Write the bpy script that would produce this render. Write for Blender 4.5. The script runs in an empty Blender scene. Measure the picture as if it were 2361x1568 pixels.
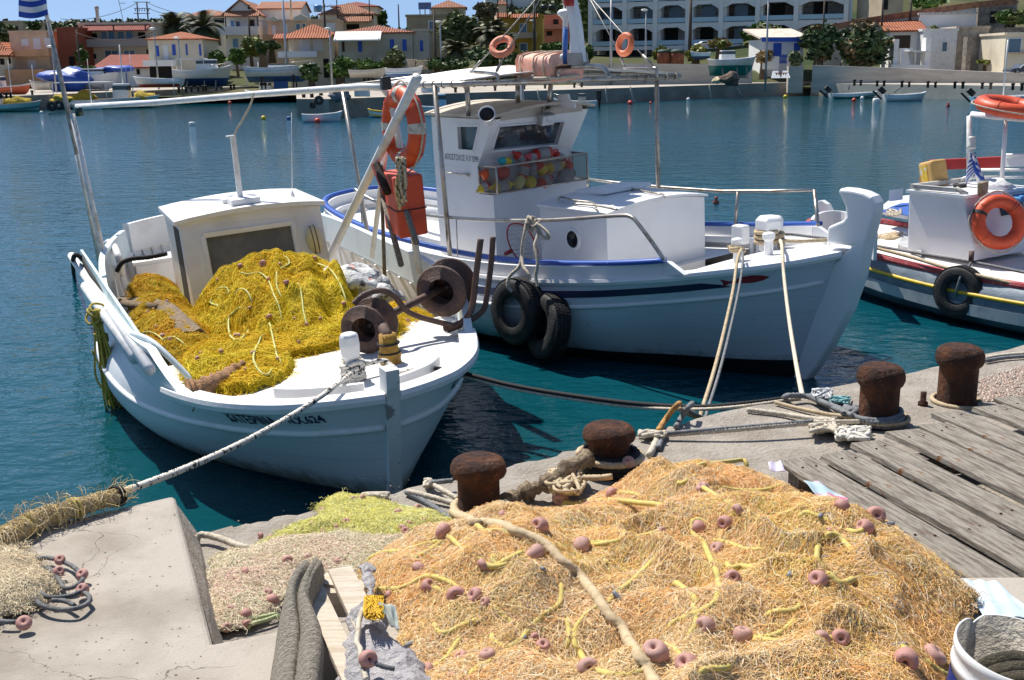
import bpy, math, random
import numpy as np
from mathutils import Vector, Matrix, noise as mn
from mathutils.bvhtree import BVHTree
R = math.radians
pi = math.pi
VV = Vector
random.seed(7); rng = np.random.default_rng(7)
sc = bpy.context.scene
COL = sc.collection
# ---------------------------------------------------------------- camera
F = 2640.0; CX, CY = 1180.5, 784.0; PITCH = R(13.6); ROLL = 0.014; CAMZ = 3.0
RC = Matrix.Rotation(pi / 2 - PITCH, 3, 'X') @ Matrix.Rotation(-ROLL, 3, 'Z')
CP = VV((0, 0, CAMZ))
cam = bpy.data.cameras.new('camera'); camo = bpy.data.objects.new('camera', cam); COL.objects.link(camo)
camo.matrix_world = Matrix.Translation(CP) @ RC.to_4x4()
cam.sensor_fit = 'HORIZONTAL'; cam.sensor_width = 36; cam.lens = F / 2361 * 36
cam.clip_start = 0.1; cam.clip_end = 6000
sc.camera = camo
def ray(px, py): return RC @ VV(((px - CX) / F, -(py - CY) / F, -1))
def wz(px, py, z):
 d = ray(px, py); return CP + d * ((z - CAMZ) / d.z)
def wy(px, py, y):
 d = ray(px, py); return CP + d * (y / d.y)
def wpl(px, py, p0, n):
 d = ray(px, py); return CP + d * ((VV(p0) - CP).dot(n) / d.dot(n))
def proj(p):
 q = RC.transposed() @ (VV(p) - CP)
 return (CX + F * q.x / -q.z, CY - F * q.y / -q.z)
class Frame:
 """a local frame (boat, house): points on its local planes that a sight line meets"""
 def __init__(s, M): s.M = M; s.I = M.inverted()
 def hit(s, px, py, axis, val):
  o = s.I @ CP; d = s.I.to_3x3() @ ray(px, py)
  return o + d * ((val - o[axis]) / d[axis])
 def x(s, px, py, v): return s.hit(px, py, 0, v)
 def y(s, px, py, v): return s.hit(px, py, 1, v)
 def z(s, px, py, v): return s.hit(px, py, 2, v)
# ---------------------------------------------------------------- materials
MATS = {}
def _n(nt, t, **k):
 n = nt.nodes.new(t)
 for a, b in k.items(): setattr(n, a, b)
 return n
def _noise(nt, coord, scale, detail=4, rough=.6):
 n = _n(nt, 'ShaderNodeTexNoise'); n.inputs['Scale'].default_value = scale
 n.inputs['Detail'].default_value = detail; n.inputs['Roughness'].default_value = rough
 nt.links.new(coord, n.inputs['Vector']); return n.outputs['Fac']
def _ramp(nt, fac, lo, hi):
 n = _n(nt, 'ShaderNodeMapRange'); n.inputs[1].default_value = lo; n.inputs[2].default_value = hi
 n.clamp = True; nt.links.new(fac, n.inputs[0]); return n.outputs[0]
def _mix(nt, fac, a, b):
 n = _n(nt, 'ShaderNodeMix', data_type='RGBA')
 if isinstance(fac, (int, float)): n.inputs[0].default_value = fac
 else: nt.links.new(fac, n.inputs[0])
 for i, c in ((6, a), (7, b)):
  if isinstance(c, tuple): n.inputs[i].default_value = (*c[:3], 1)
  else: nt.links.new(c, n.inputs[i])
 return n.outputs[2]
def mat(name, c1, c2=None, s2=4, lo=.45, hi=.6, c3=None, s3=14, lo3=.6, hi3=.7, rough=.55, metal=0, bump=0, bs=30,
  attr=None, trans=0, alpha=1, st=(1, 1, 1), extra=None, spec=.5, coat=0, bd=4):
 """principled material: base colour with up to two noise-driven stains, bump, optional colour attribute"""
 if name in MATS: return MATS[name]
 m = bpy.data.materials.new(name); m.use_nodes = True; nt = m.node_tree
 b = nt.nodes['Principled BSDF']; tc = _n(nt, 'ShaderNodeTexCoord')
 mp = _n(nt, 'ShaderNodeMapping'); mp.inputs['Scale'].default_value = st
 nt.links.new(tc.outputs['Object'], mp.inputs['Vector']); co = mp.outputs['Vector']
 col = c1
 if attr:
  a = _n(nt, 'ShaderNodeAttribute', attribute_name=attr); col = a.outputs['Color']
 if c2 is not None: col = _mix(nt, _ramp(nt, _noise(nt, co, s2, 5), lo, hi), col, c2)
 if c3 is not None: col = _mix(nt, _ramp(nt, _noise(nt, co, s3, 6, .7), lo3, hi3), col, c3)
 if extra: col = extra(nt, co, col, b)
 if isinstance(col, tuple): b.inputs['Base Color'].default_value = (*col[:3], 1)
 else: nt.links.new(col, b.inputs['Base Color'])
 b.inputs['Roughness'].default_value = rough; b.inputs['Metallic'].default_value = metal
 b.inputs['Specular IOR Level'].default_value = spec; b.inputs['Coat Weight'].default_value = coat
 if trans: b.inputs['Transmission Weight'].default_value = trans
 if alpha < 1: b.inputs['Alpha'].default_value = alpha
 if bump:
  bp = _n(nt, 'ShaderNodeBump'); bp.inputs['Strength'].default_value = min(1, bump); bp.inputs['Distance'].default_value = .02 * max(1, bump)
  nt.links.new(_noise(nt, co, bs, bd, .65), bp.inputs['Height']); nt.links.new(bp.outputs['Normal'], b.inputs['Normal'])
 MATS[name] = m; return m
# ---------------------------------------------------------------- objects
def tag(o, label=None, cat=None, group=None, kind=None):
 if label: o['label'] = label
 if cat: o['category'] = cat
 if group: o['group'] = group
 if kind: o['kind'] = kind
 return o
def thing(name, label, cat, loc=(0, 0, 0), rz=0, group=None, M=None):
 o = bpy.data.objects.new(name, None); COL.objects.link(o); o.empty_display_size = .1
 if M is not None: o.matrix_world = M
 else: o.location = loc; o.rotation_euler = (0, 0, rz)
 return tag(o, label, cat, group)
def kids(o): return [c for c in bpy.data.objects if c.parent == o]
def dup(r, loc, rz=0, label=None, scale=None, rot=None):
 """a copy of a thing with copies of its parts and sub-parts"""
 c = r.copy(); COL.objects.link(c); c.location = loc; c.rotation_euler = rot if rot else (0, 0, rz)
 if scale: c.scale = (scale,) * 3 if isinstance(scale, (int, float)) else scale
 if label: c['label'] = label
 def rec(a, b):
  for k in kids(a):
   d = k.copy(); COL.objects.link(d); d.parent = b; rec(k, d)
 rec(r, c); return c
def catmull(pts, n=8, closed=False):
 P = [VV(p) for p in pts]; out = []
 m = len(P)
 if m < 3 and not closed:
  return [P[0].lerp(P[1], i / n) for i in range(n + 1)]
 for i in range(m if closed else m - 1):
  g = (lambda j: P[j % m]) if closed else (lambda j: P[max(0, min(m - 1, j))])
  a, b, c, d = g(i - 1), g(i), g(i + 1), g(i + 2)
  for k in range(n):
   t = k / n
   out.append(.5 * ((2 * b) + (c - a) * t + (2 * a - 5 * b + 4 * c - d) * t * t + (3 * b - a - 3 * c + d) * t ** 3))
 if not closed: out.append(P[-1].copy())
 return out
def sag(a, b, d, n=14):
 a, b = VV(a), VV(b)
 return [a.lerp(b, i / n) - VV((0, 0, d * 4 * (i / n) * (1 - i / n))) for i in range(n + 1)]
class MB:
 def __init__(s): s.v = []; s.f = []; s.mi = []; s.sm = []; s.M = Matrix.Identity(4)
 def add(s, vs, fs, mi=0, smooth=False):
  b = len(s.v); s.v += [s.M @ VV(p) for p in vs]
  for f in fs: s.f.append([b + i for i in f]); s.mi.append(mi); s.sm.append(smooth)
  return s
 def box(s, c, d, rot=None, mi=0, taper=1):
  x, y, z = d[0] / 2, d[1] / 2, d[2] / 2
  vs = [VV((sx * x * (taper if sz > 0 else 1), sy * y * (taper if sz > 0 else 1), sz * z)) for sz in (-1, 1) for sx, sy in ((-1, -1), (1, -1), (1, 1), (-1, 1))]
  if rot is not None:
   r = rot if isinstance(rot, Matrix) else Matrix.Rotation(rot, 3, 'Z')
   vs = [r @ p for p in vs]
  return s.add([p + VV(c) for p in vs], [(3, 2, 1, 0), (4, 5, 6, 7), (0, 1, 5, 4), (1, 2, 6, 5), (2, 3, 7, 6), (3, 0, 4, 7)], mi)
 def hexa(s, b, t, mi=0):
  """box from 4 bottom and 4 top corners"""
  return s.add(list(b) + list(t), [(3, 2, 1, 0), (4, 5, 6, 7), (0, 1, 5, 4), (1, 2, 6, 5), (2, 3, 7, 6), (3, 0, 4, 7)], mi)
 def bar(s, a, b, w, h, up=(0, 0, 1), mi=0):
  a, b = VV(a), VV(b); d = (b - a).normalized(); u = VV(up); sd = d.cross(u).normalized() * w / 2; u = sd.cross(d).normalized() * h / 2
  return s.hexa([a - sd - u, b - sd - u, b + sd - u, a + sd - u], [a - sd + u, b - sd + u, b + sd + u, a + sd + u], mi)
 def tube(s, pts, r, n=8, cap=True, closed=False, mi=0, smooth=True, lobes=0, pitch=.1, amp=.22):
  P = [VV(p) for p in pts]; m = len(P); rings = []; up = None; L = 0
  for i, p in enumerate(P):
   if closed: t = P[(i + 1) % m] - P[i - 1]
   else: t = P[min(m - 1, i + 1)] - P[max(0, i - 1)]
   if t.length < 1e-9: t = VV((0, 0, 1))
   t.normalize()
   if up is None:
    up = VV((0, 0, 1)) if abs(t.z) < .9 else VV((1, 0, 0))
   up = (up - t * up.dot(t))
   if up.length < 1e-6: up = t.orthogonal()
   up.normalize(); sd = t.cross(up)
   if i: L += (P[i] - P[i - 1]).length
   rr = r[i] if hasattr(r, '__len__') else r
   ring = []
   for k in range(n):
    a = 2 * pi * k / n; q = rr
    if lobes: q = rr * (1 - amp + amp * abs(math.cos(lobes * .5 * (a + 2 * pi * L / pitch))) * 1.6)
    ring.append(p + (sd * math.cos(a) + up * math.sin(a)) * q)
   rings.append(ring)
  vs = [q for g in rings for q in g]; fs = []
  for i in range(m if closed else m - 1):
   j = (i + 1) % m
   for k in range(n): fs.append((i * n + k, i * n + (k + 1) % n, j * n + (k + 1) % n, j * n + k))
  if cap and not closed:
   fs.append(tuple(range(n - 1, -1, -1))); fs.append(tuple((m - 1) * n + k for k in range(n)))
  return s.add(vs, fs, mi, smooth)
 def lathe(s, prof, n=20, c=(0, 0, 0), axis=None, mi=0, smooth=True, wob=0):
  c = VV(c); q = VV(axis if axis else (0, 0, 1)).to_track_quat('Z', 'Y').to_matrix(); vs = []; fs = []; m = len(prof)
  for r, z in prof:
   for k in range(n):
    a = 2 * pi * k / n; w = 1 + (wob * mn.noise(VV((math.cos(a) * 2, math.sin(a) * 2, z * 6))) if wob else 0)
    vs.append(c + q @ VV((r * w * math.cos(a), r * w * math.sin(a), z)))
  for i in range(m - 1):
   for k in range(n): fs.append((i * n + k, i * n + (k + 1) % n, (i + 1) * n + (k + 1) % n, (i + 1) * n + k))
  if prof[0][0] > 1e-5: fs.append(tuple(range(n - 1, -1, -1)))
  if prof[-1][0] > 1e-5: fs.append(tuple((m - 1) * n + k for k in range(n)))
  return s.add(vs, fs, mi, smooth)
 def sph(s, c, r, nu=14, nv=9, mi=0, rot=None, wob=0):
  r = r if hasattr(r, '__len__') else (r, r, r); vs = []; fs = []; c = VV(c); sd = random.random() * 50
  for j in range(nv + 1):
   t = pi * j / nv
   for i in range(nu):
    a = 2 * pi * i / nu; d = VV((math.sin(t) * math.cos(a), math.sin(t) * math.sin(a), math.cos(t)))
    w = 1 + (wob * mn.noise(d * 1.7 + VV((sd, 0, 0))) if wob else 0)
    p = VV((d.x * r[0], d.y * r[1], d.z * r[2])) * w
    vs.append(c + (rot @ p if rot is not None else p))
  for j in range(nv):
   for i in range(nu): fs.append((j * nu + i, (j + 1) * nu + i, (j + 1) * nu + (i + 1) % nu, j * nu + (i + 1) % nu))
  return s.add(vs, fs, mi, True)
 def torus(s, c, Rr, r, axis=(0, 0, 1), n=32, k=12, mi=0, fl=1, arc=None):
  q = VV(axis).to_track_quat('Z', 'Y').to_matrix(); c = VV(c); vs = []; fs = []
  a0, a1 = arc if arc else (0, 2 * pi); m = n if not arc else n + 1
  for i in range(m):
   a = a0 + (a1 - a0) * i / n
   for j in range(k):
    b = 2 * pi * j / k; rr = Rr + r * math.cos(b)
    vs.append(c + q @ VV((rr * math.cos(a), rr * math.sin(a), r * fl * math.sin(b))))
  for i in range(n):
   i2 = (i + 1) % m
   for j in range(k): fs.append((i * k + j, i2 * k + j, i2 * k + (j + 1) % k, i * k + (j + 1) % k))
  return s.add(vs, fs, mi, True)
 def prism(s, poly, off, mi=0):
  """polygon (3-D points) pushed along the vector off"""
  a = [VV(p) for p in poly]; o = VV(off); n = len(a)
  nn = VV((0, 0, 0))
  for i in range(n): nn += a[i].cross(a[(i + 1) % n])
  flip = nn.dot(o) > 0
  vs = a + [p + o for p in a]; fs = [tuple(range(n)), tuple(range(2 * n - 1, n - 1, -1))] + [(i, i + n, (i + 1) % n + n, (i + 1) % n) for i in range(n)]
  if flip: fs = [tuple(reversed(f)) for f in fs]
  return s.add(vs, fs, mi)
 def grid(s, rows, mi=0, smooth=True, closed=False):
  n = len(rows[0]); vs = [p for r in rows for p in r]; fs = []
  for i in range(len(rows) - 1):
   for k in range(n if closed else n - 1): fs.append((i * n + k, i * n + (k + 1) % n, (i + 1) * n + (k + 1) % n, (i + 1) * n + k))
  return s.add(vs, fs, mi, smooth)
 def build(s, name, mats, parent=None, bevel=0, solid=0, seg=2, center=False, sub=0):
  me = bpy.data.meshes.new(name); off = VV((0, 0, 0))
  if center and s.v:
   xs = [p.x for p in s.v]; ys = [p.y for p in s.v]; zs = [p.z for p in s.v]
   off = VV(((min(xs) + max(xs)) / 2, (min(ys) + max(ys)) / 2, min(zs)))
  me.from_pydata([p - off for p in s.v], [], s.f)
  for m in (mats if isinstance(mats, (list, tuple)) else [mats]): me.materials.append(m)
  if s.f:
   me.polygons.foreach_set('material_index', s.mi); me.polygons.foreach_set('use_smooth', s.sm)
  me.update()
  o = bpy.data.objects.new(name, me); COL.objects.link(o); o.location = off
  if parent: o.parent = parent
  if solid:
   md = o.modifiers.new('solid', 'SOLIDIFY'); md.thickness = solid; md.offset = 0
  if sub:
   md = o.modifiers.new('sub', 'SUBSURF'); md.levels = md.render_levels = sub
  if bevel:
   md = o.modifiers.new('bevel', 'BEVEL'); md.width = bevel; md.segments = seg; md.limit_method = 'ANGLE'; md.angle_limit = R(40)
  return o
def npmesh(name, v, quads, mats, cols=None, parent=None, smooth=False, off=(0, 0, 0), tri=False):
 """one mesh from numpy arrays; cols = one colour per vertex (fibre or leaf colour)"""
 me = bpy.data.meshes.new(name); k = 3 if tri else 4
 off = np.asarray(off, dtype=np.float32); v = np.asarray(v, dtype=np.float32) - off
 me.vertices.add(len(v)); me.vertices.foreach_set('co', v.ravel())
 q = np.asarray(quads, dtype=np.int32); me.loops.add(q.size); me.loops.foreach_set('vertex_index', q.ravel())
 me.polygons.add(len(q)); me.polygons.foreach_set('loop_start', np.arange(0, q.size, k, dtype=np.int32))
 me.polygons.foreach_set('use_smooth', np.full(len(q), smooth))
 for m in (mats if isinstance(mats, (list, tuple)) else [mats]): me.materials.append(m)
 if cols is not None:
  a = me.color_attributes.new('Col', 'FLOAT_COLOR', 'POINT'); c = np.ones((len(v), 4), np.float32); c[:, :3] = cols
  a.data.foreach_set('color', c.ravel())
 me.update(calc_edges=True)
 o = bpy.data.objects.new(name, me); COL.objects.link(o); o.location = off
 if parent: o.parent = parent
 return o
def strands(paths, rad, k=3):
 """paths (N,M,3) -> tube verts, quads; rad scalar or (N,)"""
 P = np.asarray(paths, dtype=np.float32); N, Mm, _ = P.shape
 T = np.empty_like(P); T[:, 1:-1] = P[:, 2:] - P[:, :-2]; T[:, 0] = P[:, 1] - P[:, 0]; T[:, -1] = P[:, -1] - P[:, -2]
 T /= np.linalg.norm(T, axis=2, keepdims=True) + 1e-9
 up = np.array([0.13, 0.21, 0.97], np.float32); S = np.cross(T, up); S /= np.linalg.norm(S, axis=2, keepdims=True) + 1e-9; U = np.cross(S, T)
 r = np.broadcast_to(np.asarray(rad, np.float32).reshape(-1, 1, 1), (N, 1, 1))
 vs = np.stack([P + r * (S * math.cos(2 * pi * i / k) + U * math.sin(2 * pi * i / k)) for i in range(k)], axis=2)
 b = (np.arange(N)[:, None, None] * Mm + np.arange(Mm - 1)[None, :, None]) * k; i = np.arange(k)[None, None, :]; j = (i + 1) % k
 q = np.stack([b + i, b + j, b + k + j, b + k + i], axis=3).reshape(-1, 4)
 return vs.reshape(-1, 3), q
def rope(name, pts, r, m, parent=None, label=None, cat='rope', n=12, lobes=3, step=None, res=10, group=None, smoothp=True):
 """a laid rope: three strands twisting round each other"""
 P = catmull(pts, res) if smoothp else [VV(p) for p in pts]
 step = step or r * .9; Q = [P[0]]; acc = 0
 for a, b in zip(P, P[1:]):
  d = (b - a).length
  if d < 1e-6: continue
  t = step - acc
  while t <= d: Q.append(a.lerp(b, t / d)); t += step
  acc = d - (t - step)
 Q.append(P[-1]); mb = MB(); mb.tube(Q, r * 1.12, n, lobes=lobes, pitch=r * 6.5, amp=.36)
 o = mb.build(name, m, parent, center=parent is None)
 if label: tag(o, label, cat, group)
 return o
def text_mesh(s, size, bold=0.0):
 cu = bpy.data.curves.new('lettering', 'FONT'); cu.body = s; cu.size = size; cu.align_x = 'CENTER'; cu.align_y = 'CENTER'; cu.resolution_u = 3; cu.offset = bold * size
 o = bpy.data.objects.new('lettering', cu); COL.objects.link(o)
 dg = bpy.context.evaluated_depsgraph_get(); me = bpy.data.meshes.new_from_object(o.evaluated_get(dg))
 vs = [v.co.copy() for v in me.vertices]; fs = [tuple(p.vertices) for p in me.polygons]
 bpy.data.objects.remove(o); bpy.data.curves.remove(cu); bpy.data.meshes.remove(me); return vs, fs
# ---------------------------------------------------------------- light and sky
SUN_AZ = math.atan2(-.62, .78); SUN_EL = R(57)      # seen from above: from the left, behind the boats
w = bpy.data.worlds.new('World'); sc.world = w; w.use_nodes = True; nt = w.node_tree
bgn = nt.nodes['Background']; sky = nt.nodes.new('ShaderNodeTexSky'); sky.sky_type = 'NISHITA'; sky.sun_disc = False
sky.sun_elevation = SUN_EL; sky.sun_rotation = SUN_AZ; sky.air_density = 1.0; sky.dust_density = .2; sky.ozone_density = 1.6
st_ = nt.nodes.new('ShaderNodeTexCoord'); sa_ = nt.nodes.new('ShaderNodeVectorMath'); sa_.operation = 'ADD'; sa_.inputs[1].default_value = (0, 0, .22); sn_ = nt.nodes.new('ShaderNodeVectorMath'); sn_.operation = 'NORMALIZE'
nt.links.new(st_.outputs['Generated'], sa_.inputs[0]); nt.links.new(sa_.outputs[0], sn_.inputs[0]); nt.links.new(sn_.outputs[0], sky.inputs[0])
nt.links.new(sky.outputs[0], bgn.inputs[0]); bgn.inputs[1].default_value = .085
sl = bpy.data.lights.new('sun', 'SUN'); so = bpy.data.objects.new('sun', sl); COL.objects.link(so)
sl.energy = 4.3; sl.angle = R(.53); sl.color = (1, .95, .87)
sd = VV((math.sin(SUN_AZ) * math.cos(SUN_EL), math.cos(SUN_AZ) * math.cos(SUN_EL), math.sin(SUN_EL)))
so.rotation_euler = sd.to_track_quat('Z', 'Y').to_euler(); so.location = (0, 0, 30)
sc.view_settings.view_transform = 'Standard'; sc.view_settings.look = 'None'; sc.view_settings.exposure = .60; sc.view_settings.gamma = 1
sc.cycles.max_bounces = 6; sc.cycles.transparent_max_bounces = 8; sc.cycles.caustics_reflective = False; sc.cycles.caustics_refractive = False
# ---------------------------------------------------------------- common materials
def concrete_x(nt, co, col, b):
 v = _n(nt, 'ShaderNodeTexVoronoi', feature='DISTANCE_TO_EDGE'); v.inputs['Scale'].default_value = 1.15
 nz = _n(nt, 'ShaderNodeTexNoise'); nz.inputs['Scale'].default_value = 3.0; nz.inputs['Detail'].default_value = 6
 ad = _n(nt, 'ShaderNodeMix', data_type='RGBA', blend_type='ADD'); ad.inputs[0].default_value = .30
 nt.links.new(co, nz.inputs['Vector']); nt.links.new(co, ad.inputs[6]); nt.links.new(nz.outputs['Color'], ad.inputs[7]); nt.links.new(ad.outputs[2], v.inputs['Vector'])
 r = _ramp(nt, v.outputs['Distance'], .0005, .0022)
 mk = _ramp(nt, _noise(nt, co, 1.1, 3, .6), .47, .52); mx = _n(nt, 'ShaderNodeMath'); mx.operation = 'MAXIMUM'; nt.links.new(r, mx.inputs[0]); nt.links.new(mk, mx.inputs[1]); col = _mix(nt, mx.outputs[0], (.15, .125, .10), col)
 pit = _ramp(nt, _noise(nt, co, 55, 2, .7), .69, .72); col = _mix(nt, pit, col, (.20, .17, .14)); rs = _ramp(nt, _noise(nt, co, 2.6, 5, .7), .66, .78); col = _mix(nt, rs, col, (.44, .29, .17))
 g = _noise(nt, co, 160, 3, .8); return _mix(nt, _ramp(nt, g, .62, .74), col, (.62, .56, .48))
CONC = mat('pale weathered concrete', (.43, .385, .33), (.28, .245, .20), 2.0, .44, .66, (.40, .27, .17), 1.7, .66, .80, rough=.93, bump=.35, bs=85, extra=concrete_x, bd=8, spec=.2)
CONC2 = mat('pebbly quay concrete', (.42, .375, .32), (.30, .26, .215), 5, .4, .65, (.52, .47, .41), 60, .58, .66, rough=.95, bump=1.2, bs=38, bd=9, spec=.2)
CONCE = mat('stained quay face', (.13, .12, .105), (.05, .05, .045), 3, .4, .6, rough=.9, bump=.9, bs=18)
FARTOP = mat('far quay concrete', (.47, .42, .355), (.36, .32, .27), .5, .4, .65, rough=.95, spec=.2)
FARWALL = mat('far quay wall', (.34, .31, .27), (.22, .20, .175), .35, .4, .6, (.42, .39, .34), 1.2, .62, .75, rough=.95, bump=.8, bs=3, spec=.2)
WHITE = mat('white boat paint', (.80, .79, .77), (.66, .63, .58), 2.5, .55, .75, (.42, .36, .3), 9, .74, .82, rough=.42, bump=.18, bs=9)
WHITE2 = mat('clean white boat paint', (.80, .80, .80), (.70, .69, .67), 1.6, .55, .8, rough=.38, bump=.1, bs=7)
BLUE = mat('blue rail paint', (.03, .10, .42), (.25, .33, .55), 18, .68, .74, rough=.4)
NAVY = mat('navy paint', (.012, .018, .06), rough=.45)
BLACK = mat('black rubber', (.012, .012, .013), (.035, .034, .033), 8, .5, .7, rough=.65, bump=.5, bs=60)
RUST = mat('rusted iron', (.050, .022, .014), (.14, .05, .02), 7, .45, .62, (.26, .13, .065), 16, .60, .70, rough=.8, bump=2.2, bs=26, bd=9, spec=.3)
RUSTD = mat('dark rusty steel', (.105, .060, .046), (.16, .08, .05), 14, .45, .65, (.2, .13, .1), 40, .66, .72, rough=.6, bump=.7, bs=50)
STEEL = mat('stainless tube', (.50, .46, .40), (.30, .22, .15), 9, .5, .7, rough=.33, metal=.85)
GALV = mat('galvanised pole', (.42, .43, .44), (.3, .3, .3), 3, .45, .7, rough=.5, metal=.5)
WPOLE = mat('white painted pole', (.78, .78, .77), (.6, .58, .54), 8, .5, .7, (.28, .16, .12), 16, .69, .74, rough=.45)
ORANGE = mat('orange life ring', (.72, .09, .025), (.55, .065, .02), 6, .45, .7, rough=.5, bump=.15, bs=20)
FADED = mat('faded orange life ring', (.78, .26, .14), (.66, .2, .1), 5, .45, .7, rough=.6)
RED = mat('red paint', (.36, .02, .018), (.22, .02, .02), 5, .5, .7, rough=.5)
GLASS = mat('dark window glass', (.035, .042, .045), (.06, .065, .07), 2, .4, .7, rough=.06, spec=.6)
ROPEW = mat('off-white rope', (.56, .5, .4), (.36, .31, .24), 40, .45, .65, rough=.9)
ROPEG = mat('grey rope', (.20, .21, .22), (.12, .12, .12), 30, .45, .65, rough=.9)
ROPEK = mat('black rope', (.014, .014, .016), rough=.85)
ROPEY = mat('yellow rope', (.60, .47, .13), (.46, .38, .15), 30, .45, .65, rough=.85)
ROPEB = mat('beige hawser', (.55, .43, .27), (.38, .28, .16), 30, .45, .7, rough=.95)
ROPET = mat('tan rope', (.50, .40, .26), (.33, .25, .15), 24, .45, .7, rough=.95)
def speck(nt, co, col, b):
 g = _noise(nt, co, 38, 1, .5); return _mix(nt, _ramp(nt, g, .60, .615), col, (.02, .02, .02))
ROPES = mat('speckled rope', (.66, .62, .55), rough=.9, extra=speck)
FIB = mat('net twine', (.5, .3, .1), attr='Col', rough=.75, spec=.25)
LEAF = mat('leaves', (.05, .08, .02), attr='Col', rough=.6, spec=.3)
FLOATM = mat('terracotta net float', (.44, .19, .15), (.50, .29, .25), 9, .40, .66, (.60, .46, .42), 30, .58, .72, rough=.55, bump=.25, bs=40)
FLOATP = mat('pale dusty net float', (.50, .30, .25), (.40, .16, .12), 9, .45, .7, (.6, .48, .42), 24, .55, .7, rough=.55, bump=.3, bs=40)
CREAM = mat('cream plastic', (.62, .55, .36), rough=.35)
WOODG = mat('weathered grey wood', (.36, .32, .27), (.19, .165, .14), 7, .42, .62, (.46, .42, .36), 16, .58, .72, st=(1, 9, 9), rough=.92, bump=1.0, bs=22, bd=8, spec=.15)
WOODP = mat('pale new wood', (.62, .54, .43), (.50, .41, .30), 5, .45, .6, (.66, .62, .56), 10, .55, .7, st=(1, 12, 12), rough=.8, bump=.5, bs=16)
# ---------------------------------------------------------------- water
def water_mat():
 m = bpy.data.materials.new('harbour water'); m.use_nodes = True; nt = m.node_tree; b = nt.nodes['Principled BSDF']
 tc = _n(nt, 'ShaderNodeTexCoord'); co = tc.outputs['Object']
 f = _noise(nt, co, .06, 3, .5); col = _mix(nt, _ramp(nt, f, .35, .65), (.002, .050, .060), (.003, .070, .105))
 nt.links.new(col, b.inputs['Base Color']); b.inputs['Roughness'].default_value = .03; b.inputs['IOR'].default_value = 1.333
 def layer(sx, sy, scale, det, rot=0.3):
  mp = _n(nt, 'ShaderNodeMapping'); mp.inputs['Scale'].default_value = (sx, sy, 1); mp.inputs['Rotation'].default_value = (0, 0, rot)
  nt.links.new(co, mp.inputs['Vector']); return _noise(nt, mp.outputs['Vector'], scale, det, .55)
 a = layer(1, 1.6, 1.1, 3, .35); c = layer(1, 1.5, 4.2, 3, -.25)
 b1 = _n(nt, 'ShaderNodeBump'); b1.inputs['Strength'].default_value = 1; b1.inputs['Distance'].default_value = .10; nt.links.new(_ramp(nt, _noise(nt, co, .10, 3, .6), .25, .7), b1.inputs['Strength'])
 b2 = _n(nt, 'ShaderNodeBump'); b2.inputs['Strength'].default_value = 1; b2.inputs['Distance'].default_value = .026
 nt.links.new(a, b1.inputs['Height']); nt.links.new(c, b2.inputs['Height']); nt.links.new(b1.outputs[0], b2.inputs['Normal']); nt.links.new(b2.outputs[0], b.inputs['Normal'])
 return m
mb = MB(); mb.add([(-260, -30, 0), (260, -30, 0), (260, 135, 0), (-260, 135, 0)], [(0, 1, 2, 3)])
tag(mb.build('water', water_mat()), kind='structure')
# ---------------------------------------------------------------- near quay
EDGE_PX = [(2700, 690), (2361, 797), (2100, 862), (1860, 912), (1660, 958), (1470, 1008), (1300, 1048), (1160, 1086), (905, 1143), (740, 1178), (600, 1207), (448, 1240), (-300, 1395)]
EDGE = [wz(x, y, 1.0) for x, y in EDGE_PX]
EDGE = catmull(EDGE, 6)
random.seed(3)
EDGE = [p + VV((random.uniform(-.018, .018), random.uniform(-.025, .025), 0)) for p in EDGE]
mb = MB(); n = len(EDGE)
far = [VV((p.x, p.y, 1.0)) for p in EDGE]; inn = [VV((p.x, p.y - .05, 1.03)) for p in EDGE]; bot = [VV((p.x, p.y + .04, -2)) for p in EDGE]
back = [VV((p.x, -6, 1.03)) for p in EDGE]
mb.grid([back, inn, far], 0, False); mb.grid([far, bot], 1, False)
tag(mb.build('quay', [CONC2, CONCE]), kind='structure')
c0 = wz(404, 1140, 1.2); c1 = wz(492, 1480, 1.2); c2 = wz(700, 1440, 1.2); cl = wz(-260, 1292, 1.2)
mb = MB()
top = [cl, c0, c1, c2, wz(1500, 1330, 1.2), VV((6, c2.y + .2, 1.2)), VV((6, -6, 1.2)), VV((-6, -6, 1.2))]
mb.prism(top, (0, 0, -.45))
slab = mb.build('slab', CONC, bevel=.025, seg=3); tag(slab, kind='structure')
mbb = MB(); mbb.hexa([cl + VV((0, 0, -.45)), c0 + VV((0, 0, -.45)), c0 + VV((0, .05, -3)), cl + VV((0, .05, -3))], [p + VV((0, -.2, 0)) for p in (cl + VV((0, 0, -.45)), c0 + VV((0, 0, -.45)), c0 + VV((0, .05, -3)), cl + VV((0, .05, -3)))])
tag(mbb.build('quay_face', CONCE), kind='structure')
mb = MB(); dx_ = VV((.095, .0, 0)); z_ = VV((0, 0, -.16)); e0, e1 = c0 + VV((0, -.03, -.012)), c1 + VV((0, 0, -.012))
mb.add([e0, e1, e1 + dx_ * .6 + z_, e0 + dx_ + z_, e0 + dx_ * .7 + VV((0, .05, -.9)), e0 + VV((-.1, .05, -.9))], [(3, 2, 1, 0), (0, 5, 4, 3)]); tag(mb.build('slab_side', CONC2), kind='structure')
gm = MB(); random.seed(12)
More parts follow.
